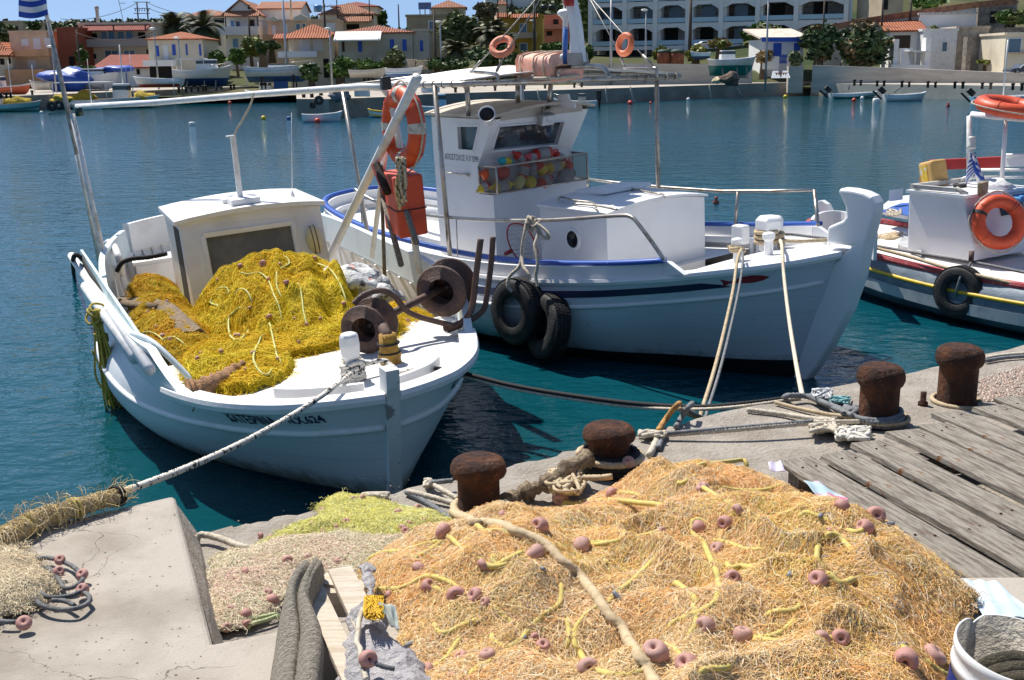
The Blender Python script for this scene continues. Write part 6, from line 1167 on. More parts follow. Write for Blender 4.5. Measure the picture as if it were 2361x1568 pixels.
mb = MB(); P = [HM.hit(*Z1(x, y), off=.02) for x, y in ((925, 885), (870, 920), (820, 960), (770, 985), (710, 1020), (665, 1030))]; Q = catmull(P, 6); mb.tube(Q, [.03 + .09 * i / len(Q) + .012 * math.sin(i * 1.7) for i in range(len(Q))], 10); ob = mb.build('net_tail', mat('brown-pink net', (.50, .28, .15), (.36, .2, .1), 16, .45, .6, (.62, .4, .26), 40, .6, .7, rough=.95, bump=1.6, bs=50)); tag(ob, 'twisted pink-brown net tail on the white foredeck', 'net').matrix_world = M1
# ================================================================ bollards and quay ropes
def bollard(bx, by, ty, cap, sh, lab):
 b = wz(bx, by, 1.02); d = -(RC.transposed() @ (b - CP)).z; zt = wy(bx, ty, b.y).z; h = zt - 1.02 + .005; c = cap * d / F; s_ = sh * d / F; mb = MB()
 mb.lathe([(s_ * 1.10, -.08), (s_ * 1.10, .012), (s_ * 1.01, .03), (s_, h * .52), (s_ * 1.0, h * .64), (c * .93, h * .69), (c, h * .76), (c * 1.0, h * .84), (c * .93, h * .92), (c * .80, h * .965), (c * .70, h * .985), (0, h * .985)], 40, b, wob=.035)
 return b, s_, tag(mb.build('mooring_bollard', RUST, center=True), lab, 'bollard', 'rusty bollards along the near quay edge')
bl = [bollard(1105, 1186, 1055, 65, 48, 'rusty mooring bollard nearest the camera beside the orange net'), bollard(1403, 1092, 980, 61, 47, 'rusty mooring bollard with black rope coils, partly behind the orange net'), bollard(2023, 982, 842, 54, 44, 'rusty mooring bollard wound with grey ropes near the pallet'), bollard(2204, 932, 798, 54, 43, 'rusty mooring bollard farthest from the camera, thin rope ring at its foot')]
def coil(b, r0, turns, r_, m, lab, z0=1.035, dz=.02, wob=.012):
 return tag(rope('rope_coil', [VV((b.x + (r0 + wob * math.sin(a * 1.3)) * math.cos(a), b.y + (r0 + wob * math.sin(a * 1.3)) * math.sin(a), z0 + dz * a / (2 * pi) + wob * .6 * math.sin(a * .7))) for a in [i * .22 for i in range(int(turns * 2 * pi / .22))]], r_, m, smoothp=False), lab, 'rope')
coil(bl[1][0], bl[1][1] + .025, 4.5, .016, ROPEK, 'black rope coiled round the second bollard', z0=1.035, dz=.024); coil(bl[1][0], bl[1][1] + .05, 1.6, .014, ROPET, 'tan rope turn over the black coils of the second bollard', z0=1.1)
coil(bl[2][0], bl[2][1] + .025, 3.2, .0125, ROPEG, 'grey ropes wound round the third bollard', z0=1.04, dz=.021); coil(bl[2][0], bl[2][1] + .045, 1.3, .009, ROPET, 'thin tan rope turn over the grey coils', z0=1.06)
coil(bl[3][0], bl[3][1] + .03, 1.0, .012, ROPET, 'thin tan rope ring at the foot of the farthest bollard', z0=1.035, dz=0); coil(bl[0][0], bl[0][1] + .03, 1.2, .016, ROPEB, 'beige rope turn at the foot of the nearest bollard', z0=1.04, dz=.01)
def qr(pts, conv, r_, m, lab, z=1.05):
 return rope('rope', [wz(*conv(p[0], p[1]), p[2] if len(p) > 2 else z) for p in pts], r_, m, None, lab, 'rope')
qr(((185, 655), (345, 655, 1.06), (760, 625, 1.09), (1170, 590, 1.10), (1430, 582, 1.08)), ZD, .011, ROPEW, 'long off-white rope stretched over the quay between the middle bollards'); qr(((350, 648, 1.07), (760, 613, 1.1), (1170, 580, 1.11)), ZD, .009, ROPEG, 'thin grey rope lying beside the long off-white one')
qr(((310, 650, 1.07), (290, 690), (268, 735), (250, 770)), ZD, .015, ROPEW, 'frayed rope tail hanging from the knot by the second bollard'); qr(((325, 655, 1.06), (315, 690), (300, 730)), ZD, .012, ROPEG, 'second grey rope tail under the knot')
qr(((420, 480, 1.12), (405, 490, 1.15), (370, 530, 1.1), (330, 585, 1.05), (300, 632, 1.06)), ZD, .013, mat('rust-stained rope', (.45, .24, .07), (.3, .15, .05), 20, rough=.9), 'rust-stained rope from the quay edge to the knot'); qr(((492, 480, 1.12), (470, 500, 1.13), (430, 560, 1.06), (400, 612)), ZD, .013, ROPEG, 'dark rope over the quay edge near the rust-stained one')
qr(((800, 515), (1000, 540), (1190, 568, 1.07), (1240, 580, 1.07)), ZD, .012, ROPEW, 'white rope leading to the pile by the third bollard'); qr(((960, 474), (1080, 505), (1250, 540, 1.06), (1400, 560, 1.07)), ZD, .010, ROPET, 'thin tan rope with knots near the quay edge')
qr(((1010, 445, 1.05), (1040, 435, 1.08), (1140, 440, 1.07), (1240, 478, 1.08), (1380, 532, 1.08)), ZD, .014, ROPEG, 'thick grey rope from the quay edge to the third bollard'); qr(((1160, 430, 1.05), (1260, 490, 1.07), (1390, 545, 1.1)), ZD, .012, ROPEG, 'second thick grey rope beside the first at the third bollard')
qr(((2140, 228), (2200, 215), (2290, 205), (2400, 198)), ZD, .013, ROPEW, 'white rope leading right from the farthest bollard'); qr(((2140, 240), (2250, 222), (2400, 212)), ZD, .010, ROPEG, 'thin grey rope leading right from the farthest bollard')
def bunch(conv, x0, x1, y0, y1, n, r_, m, lab, z=1.04, hh=.06, name='rope_heap'):
 mb = MB()
 for k in range(n): mb.tube(catmull([wz(*conv(random.uniform(x0, x1), random.uniform(y0, y1)), z + random.uniform(0, hh)) for _ in range(5)], 5), r_ * random.uniform(.7, 1.2), 6)
 return tag(mb.build(name, m, center=True), lab, 'rope heap')
bunch(ZD, 1165, 1280, 395, 450, 26, .006, mat('frayed grey fibre', (.42, .43, .44), (.6, .6, .6), 20, rough=.95), 'frayed grey rope fibres at the quay edge left of the third bollard'); bunch(ZD, 1270, 1385, 440, 478, 22, .005, mat('teal netting', (.16, .36, .38), (.3, .45, .45), 14, rough=.9), 'teal net scrap at the quay edge'); bunch(ZD, 1150, 1320, 560, 640, 16, .013, ROPEW, 'white rope knots heaped left of the third bollard'); bunch(ZD, 1300, 1500, 610, 685, 26, .011, mat('blue-flecked white rope', (.6, .57, .5), (.06, .16, .4), 26, .62, .66, rough=.9), 'frayed white and blue rope ends in front of the third bollard'); bunch(ZD, 190, 350, 635, 668, 9, .012, ROPEW, 'rope knot near the second bollard', hh=.04); bunch(ZD, 1340, 1420, 500, 545, 8, .018, ROPEG, 'knot of thick grey rope at the third bollard')
mb = MB(); q = wz(*ZD(1790, 490), 1.03); mb.lathe([(.03, 0), (.03, .02), (.018, .025), (.018, .08), (0, .082)], 8, q); tag(mb.build('iron_stub', RUST, center=True), 'short rusty iron stub sticking up between the two far bollards', 'iron stub')
qr(((670, 470, 1.05), (520, 425, 1.06), (360, 385, 1.06)), ZA, .011, ROPEW, 'white rope from the nearest bollard to the quay edge, lower one'); qr(((670, 432, 1.06), (590, 385, 1.07), (490, 330, 1.06)), ZA, .010, ROPEW, 'white rope from the nearest bollard to the quay edge, upper one'); qr(((640, 570, 1.04), (500, 470, 1.04), (350, 390, 1.05)), ZA, .012, ROPEG, 'grey rope running left of the nearest bollard'); qr(((500, 330, 1.07), (560, 325, 1.08), (640, 318, 1.08)), ZA, .010, ROPEG, 'short grey rope behind the nearest bollard')
bunch(ZA, 460, 510, 310, 355, 7, .010, ROPEW, 'small white knot at the quay edge', hh=.04); bunch(ZA, 60, 240, 400, 425, 8, .010, ROPEW, 'white rope bunch at the edge below the boat stem', hh=.03)
P = [wz(*ZA(x, y), z) for x, y, z in ((950, 495, 1.05), (1040, 415, 1.07), (1150, 370, 1.09), (1260, 320, 1.13), (1370, 240, 1.16), (1480, 180, 1.17))]; Q = catmull(P, 8); mb = MB(); mb.tube(Q, [.028 + .02 * math.sin(i * .35) ** 2 + .008 * math.sin(i * 1.9) for i in range(len(Q))], 10); tag(mb.build('net_twist', mat('dirty twisted net', (.34, .26, .17), (.16, .12, .08), 14, .45, .6, (.55, .5, .44), 9, .6, .7, rough=.95, bump=1.6, bs=45), center=True), 'twisted strip of dirty netting between the two near bollards', 'net'); bunch(ZA, 1230, 1460, 230, 400, 26, .011, ROPET, 'tangle of tan ropes between the two near bollards', z=1.06, hh=.1)
qr(((1430, 300, 1.12), (1560, 300, 1.14), (1640, 292, 1.15)), ZA, .012, ROPET, 'short tan stick-like rope beside the second bollard')
def wline(pts, r_, m, lab): return tag(rope('mooring_line', [wy(x, y, d) for x, y, d in pts], r_, m), lab, 'mooring line')
bs_ = M1 @ F1.z(*Z1(1815, 905), .88)
tag(rope('mooring_line', [bs_] + [wy(x, y, d) for x, y, d in ((1060, 858, 8.0), (1180, 888, 7.6), (1320, 912, 7.2), (1460, 930, 6.9), (1600, 938, 6.65), (1720, 930, 6.5))] + [wz(1850, 913, 1.03)], .012, ROPEK), 'black mooring line from the yellow-net boat to the quay', 'mooring line')
tag(rope('mooring_line', [bs_ + VV((0, 0, -.03))] + [wy(x, y, d) for x, y, d in ((1060, 866, 8.0), (1180, 896, 7.6), (1320, 920, 7.2), (1460, 938, 6.9), (1600, 944, 6.6), (1720, 936, 6.45))] + [wz(1845, 918, 1.04)], .009, ROPEW), 'white mooring line hanging just under the black one', 'mooring line')
ma = M2 @ F2.z(*Z4(1470, 440), 1.27)
for dx, m, r_, lab in ((0, ROPET, .0115, 'tan mooring line from the left foredeck bitt of the big boat'), (13, ROPEG, .009, 'grey mooring line beside the tan one from the big boat bitt')):
 tag(rope('mooring_line', [ma] + [wy(x + dx, y, d) for x, y, d in ((1700, 600, 10.1), (1690, 670, 9.4), (1668, 770, 8.5), (1645, 860, 7.6), (1620, 940, 6.9), (1612, 962, 6.7), (1590, 955, 6.55))] + [wz(1565 + dx, 942, 1.05)], r_, m), lab, 'mooring line')
mbp = M2 @ F2.z(*Z4(1700, 385), 1.2)
tag(rope('mooring_line', [mbp] + [wy(x, y, d) for x, y, d in ((1803, 570, 10.3), (1808, 640, 9.8), (1820, 740, 8.9), (1836, 840, 7.7))] + [wz(1850, 912, 1.03)], .0125, mat('new white rope', (.72, .62, .48), (.6, .5, .36), 40, rough=.9)), 'pale twisted mooring line from the square bitt to the quay edge', 'mooring line')
r_ = rope('rope', [M2 @ F2.z(*Z4(x, y), 1.2) for x, y in ((1700, 350), (1780, 352), (1880, 365), (2000, 378))], .012, ROPEG, None, 'thin grey rope from the square bitt to the stem', 'rope'); r_ = rope('rope', [M2 @ F2.z(*Z4(x, y), 1.2) for x, y in ((1700, 385), (1800, 392), (1900, 388), (2000, 384))], .015, ROPET, None, 'tan rope from the square bitt to the stem', 'rope')
coil(M2 @ F2.z(*Z4(1440, 455), 1.22), .06, 2.5, .016, ROPET, 'tan rope looped on the left foredeck bitt of the big boat', z0=(M2 @ F2.z(*Z4(1440, 455), 1.22)).z, dz=.02)
# ================================================================ pallets, cloths, bucket
ZP = 1.19; dpl = VV((.30, -.954, 0)); cr_ = VV((.954, .30, 0))
PAL = thing('wooden_pallet', 'weathered grey wooden pallet deck with rusty nail stains on the right', 'pallet'); NAIL = mat('rust nail stain wood', (.47, .42, .35), (.22, .185, .15), 6, .42, .62, (.60, .56, .49), 15, .56, .68, st=(1, 9, 9), rough=.92, bump=1.0, bs=22, bd=8, spec=.15, extra=lambda nt, co, col, b: _mix(nt, _ramp(nt, _noise(nt, _n(nt, 'ShaderNodeTexCoord').outputs['Object'], 3.6, 5, .65), .585, .63), col, (.30, .11, .03)))
starts = [(970, 800), (1205, 770), (1385, 700), (1590, 645), (1760, 600), (1842, 540), (2080, 500), (2190, 455), (2400, 440)]; rots = Matrix((dpl, cr_, VV((0, 0, 1)))).transposed()
for i, (x, y) in enumerate(starts):
 p = wz(*ZD(x, y), ZP); nx = wz(*ZD(*starts[i + 1]), ZP) if i + 1 < len(starts) else p + cr_ * .19; w_ = max(.10, min(.18, (nx - p).dot(cr_) - .014)); L = 2.6 + random.uniform(-.1, .1)
 mb = MB(); nseg = 14; vs = []; 
 for k in range(nseg + 1):
  for s_, t_ in ((0, 0), (1, 0), (1, 1), (0, 1)): jig = .004 * mn.noise(VV((k * .7, i * 9, s_ * 3))) + (.012 * random.uniform(-1, 1) if k == 0 else 0); vs.append(VV((k / nseg * L + (jig if k == 0 else 0), s_ * w_ + jig, -.028 + .028 * t_ + .005 * mn.noise(VV((k * .3, i * 5, 1))))))
 for k in range(nseg):
  for a in range(4): mb.f.append([k * 4 + a, k * 4 + (a + 1) % 4, k * 4 + 4 + (a + 1) % 4, k * 4 + 4 + a])
 mb.f += [[3, 2, 1, 0], [nseg * 4 + a for a in range(4)]]; mb.v = vs; mb.mi = [0] * len(mb.f); mb.sm = [False] * len(mb.f)
 pl = mb.build('plank', NAIL, PAL, bevel=.004); pl.matrix_local = Matrix.Translation(p + VV((0, 0, .006 * (i % 2)))) @ rots.to_4x4()
 nm = MB()
 for t in (.10, .95, 1.75):
  for s_ in (.3, .7): q = VV((t + random.uniform(-.03, .03), w_ * s_ + random.uniform(-.01, .01), .0035)); nm.lathe([(.006, -.006), (.006, .0), (0, .0015)], 8, q)
 nl = nm.build('nails', RUST, pl)
p0 = wz(*ZD(1000, 800), ZP)
for t in (.10, .95, 1.75):
 mb = MB(); a = p0 + dpl * t + VV((0, 0, -.078)); b = a + cr_ * 1.75 + dpl * -.35 * 0; mb.bar(a - dpl * .0, b, .09, .095); mb.build('bearer', WOODG, PAL)
WP2 = thing('wooden_pallet', 'pale new-wood pallet corner showing two boards under the grey blanket', 'pallet'); zq = 1.31
for la, lb, ra, rb in (((690, 1340), (772, 1530), (737, 1332), (801, 1454)), ((756, 1312), (798, 1404), (813, 1307), (840, 1374))):
 a0_, a1_, b0_, b1_ = [wz(x, y, zq) for x, y in (la, lb, ra, rb)]; d = (a1_ - a0_).normalized(); wv = (b0_ - a0_) - d * (b0_ - a0_).dot(d); wv = wv.normalized() * min(.125, wv.length); a = a0_ - d * .0; L = .95; mb = MB(); v_ = [a, a + d * L, a + d * L + wv, a + wv]; mb.hexa([q + VV((0, 0, -.022)) for q in v_], v_); o = mb.build('board', WOODP, WP2, bevel=.003)
a = wz(*ZE(590, 200), zq - .03); b = wz(*ZE(860, 250), zq - .03); mb = MB(); mb.bar(a - (b - a) * .1, b + (b - a) * .12, .08, .03); mb.build('crosspiece', WOODP, WP2)
for yy_ in (.05, .8): mb = MB(); mb.box((a.x + .02, a.y - yy_, 1.24), (.26, .1, .09)); mb.build('block', WOODP, WP2)
def knit(nt, co, col, b):
 wv = _n(nt, 'ShaderNodeTexWave'); wv.inputs['Scale'].default_value = 9; wv.inputs['Distortion'].default_value = 1.5; wv.inputs['Detail'].default_value = 2; mp = _n(nt, 'ShaderNodeMapping'); mp.inputs['Rotation'].default_value = (0, 0, 1.35); nt.links.new(co, mp.inputs['Vector']); nt.links.new(mp.outputs['Vector'], wv.inputs['Vector']); return _mix(nt, _ramp(nt, wv.outputs['Fac'], .93, .99), col, (.60, .55, .46))
BL = mat('grey-brown knit', (.46, .41, .335), (.36, .32, .26), 60, .4, .6, (.54, .48, .39), 110, .55, .65, rough=.97, bump=1.6, bs=130, extra=knit, spec=.1)
rowsB = [((1862, 668, 1.31), (1995, 660, 1.33)), ((1830, 705, 1.37), (1960, 705, 1.37)), ((1792, 770, 1.37), (1925, 790, 1.36)), ((1768, 850, 1.355), (1908, 880, 1.35)), ((1748, 960, 1.34), (1945, 960, 1.35)), ((1732, 1080, 1.32), (1985, 1060, 1.35)), ((1712, 1200, 1.29), (1985, 1180, 1.34)), ((1695, 1330, 1.27), (1970, 1320, 1.33)), ((1680, 1480, 1.25), (1955, 1480, 1.32)), ((1670, 1620, 1.24), (1950, 1620, 1.31))]
G = []
for (lx, ly, lz), (rx, ry, rz) in rowsB: a, b = wz(*ZL(lx, ly), lz), wz(*ZL(rx, ry), rz); G.append([a.lerp(b, k / 18) + VV((0, 0, .035 * abs(math.sin(k / 18 * pi * 2.0)) ** .7 * (1 if 0 < k < 18 else 0) + .012 * mn.noise(VV((k * .5, ly * .01, 0))))) for k in range(19)])
G2 = [catmull([r[k] for r in G], 5) for k in range(19)]; rowsF = [[G2[k][i] for k in range(19)] for i in range(len(G2[0]))]
mb = MB(); mb.grid([[VV((r[0].x - .02, r[0].y, r[0].z - .06))] + r + [VV((r[-1].x, r[-1].y, r[-1].z - .09))] for r in rowsF]); tag(mb.build('blanket', BL, solid=.012, sub=1), 'grey-brown knitted blanket folded over the pale pallet boards', 'blanket')
RAG = mat('grey rag felt', (.46, .44, .45), (.60, .57, .57), 14, .4, .6, (.50, .17, .18), 11, .69, .72, rough=.97, bump=2.2, bs=28, bd=8, spec=.1, extra=lambda nt, co, col, b: _mix(nt, _ramp(nt, _noise(nt, co, 26, 4, .8), .62, .68), col, (.26, .26, .33)))
poly = [wz(x, y, 1.31) for x, y in ((826, 1300), (858, 1288), (868, 1330), (870, 1400), (900, 1460), (960, 1500), (1000, 1580), (1000, 1700), (765, 1700), (772, 1560), (786, 1490), (800, 1435), (815, 1400), (842, 1372))]
def frag(X, Y): d = polydist(X, Y, poly) + .04 * (vnoise(X, Y, .06, 15) - .5); return 1.30 + .045 * np.clip(d / .05, 0, 1) + .06 * (vnoise(X, Y, .12, 16, 3) - .5), d > 0
hr = Heap(min(p.x for p in poly), max(p.x for p in poly), min(p.y for p in poly), max(p.y for p in poly), 150, frag); idx = np.full(hr.mask.shape, -1); idx[hr.mask] = np.arange(hr.mask.sum()); v = np.stack([hr.X[hr.mask], hr.Y[hr.mask], hr.H[hr.mask]], 1); a, b, c, d = idx[:-1, :-1], idx[1:, :-1], idx[1:, 1:], idx[:-1, 1:]; ok = (a >= 0) & (b >= 0) & (c >= 0) & (d >= 0)
o = npmesh('rag_sheet', v, np.stack([a[ok], b[ok], c[ok], d[ok]], 1), RAG, None, None, True, off=(float(v[:, 0].mean()), float(v[:, 1].mean()), 1.3)); md = o.modifiers.new('solid', 'SOLIDIFY'); md.thickness = .012; tag(o, 'mottled grey felt rag sheet with pink flecks beside the pale boards', 'rag')
def cloth(pts, z, m, lab, nm='cloth', amp=.02, rows_=12, cat='cloth'):
 """four-cornered cloth with folds"""
 a, b, c, d = [wz(x, y, zz) for (x, y), zz in zip(pts, z)]; mb = MB(); mb.grid([[a.lerp(b, i / rows_).lerp(d.lerp(c, i / rows_), k / rows_) + VV((0, 0, amp * (mn.noise(VV((i * .45, k * .3, a.x * 9))) + .5 * math.sin(i * 1.3 + k * .4)))) for k in range(rows_ + 1)] for i in range(rows_ + 1)]); return tag(mb.build(nm, m, solid=.004, sub=1, center=True), lab, cat)
cloth([ZE(1345, 505), ZE(1600, 520), ZE(1655, 900), ZE(1520, 800)], (1.42, 1.42, 1.37, 1.38), mat('sage cloth', (.38, .42, .38), (.5, .53, .48), 12, rough=.9), 'small sage-grey cloth scrap lying on the orange net edge', amp=.012, rows_=9)
cloth([(2220, 1335), (2300, 1340), (2400, 1425), (2270, 1425)], (1.24, 1.23, 1.22, 1.23), mat('pale blue cloth', (.56, .66, .72), (.48, .58, .65), 5, rough=.9), 'pale blue cloth sheet under the orange net beside the bucket', amp=.008)
cloth([(1850, 1108), (1895, 1112), (1960, 1156), (1890, 1150)], (1.26, 1.22, 1.21, 1.25), mat('pink and blue cloth', (.42, .55, .6), (.62, .12, .22), 7, .52, .58, rough=.9), 'pink and pale blue cloth scrap between the orange net and the pallet', amp=.01, rows_=8)
cloth([(1770, 1066), (1800, 1062), (1812, 1088), (1775, 1086)], (1.26, 1.26, 1.24, 1.24), mat('lilac plastic', (.6, .55, .66), rough=.35), 'scrap of clear lilac plastic at the top of the orange net', amp=.008, rows_=6)
yq_ = bunch(ZE, 1165, 1430, 400, 720, 150, .0016, mat('golden twine', (.72, .45, .02), (.6, .36, .02), 30, rough=.8), 'small golden yellow twine hank on the rag sheet', z=1.37, hh=.05, name='twine_hank'); yq_['category'] = 'twine hank'
rope('cord', [wz(*ZE(x, y), 1.375) for x, y in ((1150, 580), (1090, 740), (1080, 900), (1060, 1050), (1110, 1150), (1120, 1300), (1190, 1560))], .007, ROPEW, None, 'white cord snaking over the grey rag sheet', 'cord')
fq = thing('net_float', 'single terracotta ring float with dark cord lying on the grey rag sheet', 'float', loc=wz(*ZE(1215, 1275), 1.40)); add_float(fq, VV((0, 0, 0)), .030, flat=True, name='ring', kind=2, axis=(.45, -.7, .4)); rope('cord', [VV((0, 0, 0)), VV((.035, -.015, -.012)), VV((.075, -.02, -.02))], .006, LC, fq)
bc = wz(2312, 1478, 1.50); BU = thing('bucket', 'white plastic bucket with blue label band and broken rim at the right corner', 'bucket', M=Matrix.Translation((bc.x, bc.y, 1.2)) @ Matrix.Rotation(R(7), 4, 'X') @ Matrix.Rotation(R(5), 4, 'Y')); rb = .158; hb_ = .30
mb = MB(); n = 64; prof = [(0, .012), (rb * .86, .012), (rb * .965, hb_)]; pr2 = [(rb * .88, 0), (rb * .95, hb_ * .74), (rb * .985, hb_ * .75), (rb * .985, hb_ * .80), (rb * .96, hb_ * .81), (rb * .975, hb_ * .9), (rb * 1.0, hb_ * .92), (rb * 1.0, hb_), (rb * .965, hb_)]
vs = []; allp = [(0, 0)] + pr2 + [(rb * .86, .02), (0, .02)]
for r_, z_ in allp:
 for k in range(n):
  a = 2 * pi * k / n; dip = .022 * math.exp(-((a - 1.95) / .09) ** 2) if z_ > hb_ * .9 else 0; vs.append(VV((r_ * math.cos(a), r_ * math.sin(a), z_ - dip)))
mb.add(vs, [(i * n + k, i * n + (k + 1) % n, (i + 1) * n + (k + 1) % n, (i + 1) * n + k) for i in range(len(allp) - 1) for k in range(n)], 0, True)
for j in range(len(mb.f)): mb.mi[j] = 1 if j // n >= len(pr2) else 0
mb.build('body', [mat('white bucket plastic', (.72, .72, .70), (.62, .52, .38), 6, .66, .76, rough=.35), mat('dried plaster', (.58, .53, .45), (.46, .41, .34), 12, .45, .6, rough=.95, bump=1.2, bs=40)], BU)
mb = MB(); mb.lathe([(rb * .925, .115), (rb * .944, .205)], 64, smooth=True); mb.v = [p * 1.0 for p in mb.v]; mb.f = [f for f in mb.f if len(f) == 4]; mb.mi = [0] * len(mb.f); mb.sm = [True] * len(mb.f)
for i, p in enumerate(mb.v): mb.v[i] = VV((p.x * 1.012, p.y * 1.012, p.z))
mb.build('label', mat('scratched blue label', (.015, .035, .22), (.7, .7, .68), 16, .66, .69, rough=.4), BU)
P = [wz(x, y, z) for x, y, z in ((2235, 1590, 1.40), (2262, 1545, 1.43), (2300, 1525, 1.455), (2345, 1520, 1.46), (2420, 1530, 1.45))]; mb = MB()
for k in range(3): mb.tube(catmull([p + VV((.0, -.028 * k, -.012 * k)) for p in P], 8), .022, 10)
tag(mb.build('damp_cloth', mat('damp brown knit', (.16, .135, .09), (.09, .075, .05), 40, rough=.98, bump=2, bs=130), center=True), 'folded damp brown knit cloth on the bucket front', 'cloth')
r = np.random.default_rng(9); gx0 = wz(2330, 880, 1.03); pts = []; mb = MB()
for k in range(1500):
 px, py = random.uniform(2235, 2420), random.uniform(838, 925)
 if (px - 2235) / 185 * 60 + (py - 838) < 45: continue
 p = wz(px, py, 1.035); s_ = random.uniform(.006, .014); mb.add([p + VV((dx * s_, dy * s_, dz * s_)) for dx, dy, dz in ((-1, -.6, 0), (1, -.8, 0), (.7, 1, 0), (-.8, .8, 0), (0, 0, .9))], [(0, 1, 4), (1, 2, 4), (2, 3, 4), (3, 0, 4)])
g = mb.build('gravel', mat('pink gravel', (.50, .37, .30), (.58, .5, .42), 30, rough=.95), center=True); tag(g, 'pinkish gravel scattered on the quay at the right', 'gravel', kind='stuff')
# ================================================================ far shore
bg1 = lambda x, y: (.2488 * x, .2488 * y); bg2 = lambda x, y: (440.5 + .2488 * x, .2488 * y); bg4 = lambda x, y: (1321.6 + .2177 * x, .2177 * y); bg5 = lambda x, y: (1773.9 + .2488 * x, .2488 * y)
def plaster(n, c, d=None): return mat(n, c, d or tuple(v * .72 for v in c), .5, .45, .75, tuple(v * .5 for v in c), 1.6, .70, .85, rough=.92, spec=.15, bump=.4, bs=6)
def tiles(n, c):
 def ex(nt, co, col, b):
  wv = _n(nt, 'ShaderNodeTexWave'); wv.inputs['Scale'].default_value = 1.3; wv.bands_direction = 'X'; nt.links.new(co, wv.inputs['Vector']); w2 = _n(nt, 'ShaderNodeTexWave'); w2.inputs['Scale'].default_value = .8; w2.bands_direction = 'Y'; w2.inputs['Distortion'].default_value = .6; nt.links.new(co, w2.inputs['Vector'])
  ad = _n(nt, 'ShaderNodeMath'); ad.operation = 'ADD'; nt.links.new(wv.outputs['Fac'], ad.inputs[0]); ad.inputs[1].default_value = 0; bp = _n(nt, 'ShaderNodeBump'); bp.inputs['Distance'].default_value = .12; nt.links.new(ad.outputs[0], bp.inputs['Height']); nt.links.new(bp.outputs[0], b.inputs['Normal'])
  return _mix(nt, _ramp(nt, w2.outputs['Fac'], .0, .12), (.22, .07, .03), col)
 return mat(n, c, tuple(v * .7 for v in c), 1.5, .4, .65, (.42, .28, .18), 3.5, .62, .75, rough=.85, extra=ex)
TILE = tiles('orange roof tiles', (.52, .155, .06)); TILE2 = tiles('faded roof tiles', (.50, .22, .12)); TILER = tiles('red roof tiles', (.36, .085, .06))
PW = plaster('white plaster', (.84, .83, .80), (.74, .72, .68)); PC = plaster('cream plaster', (.74, .66, .51)); PP = plaster('peach plaster', (.78, .57, .40)); PO = plaster('orange plaster', (.72, .38, .21)); PR_ = plaster('brick red plaster', (.32, .10, .06)); PG = plaster('grey-beige plaster', (.54, .48, .39)); PY = plaster('ochre plaster', (.56, .36, .08)); PS = plaster('salmon plaster', (.52, .22, .15)); PB = plaster('beige plaster', (.55, .45, .32)); PST = plaster('olive stucco', (.34, .30, .20))
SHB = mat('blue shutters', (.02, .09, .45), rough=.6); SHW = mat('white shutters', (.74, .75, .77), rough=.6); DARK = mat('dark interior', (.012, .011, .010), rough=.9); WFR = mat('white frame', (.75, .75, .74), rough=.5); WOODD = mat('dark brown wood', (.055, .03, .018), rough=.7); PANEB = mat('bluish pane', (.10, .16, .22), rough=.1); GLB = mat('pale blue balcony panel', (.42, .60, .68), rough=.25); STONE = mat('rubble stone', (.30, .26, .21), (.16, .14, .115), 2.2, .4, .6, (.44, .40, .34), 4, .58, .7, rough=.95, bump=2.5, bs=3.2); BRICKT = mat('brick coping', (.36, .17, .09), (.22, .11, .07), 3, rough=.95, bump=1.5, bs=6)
FK = {'win': ('window', PANEB), 'blue': ('shutter', SHB), 'door': ('door', SHW), 'shut': ('shutter', SHW), 'dark': ('opening', DARK), 'bdoor': ('door', SHB), 'brown': ('door', WOODD), 'lblue': ('door', mat('light blue door', (.15, .34, .58), rough=.5))}
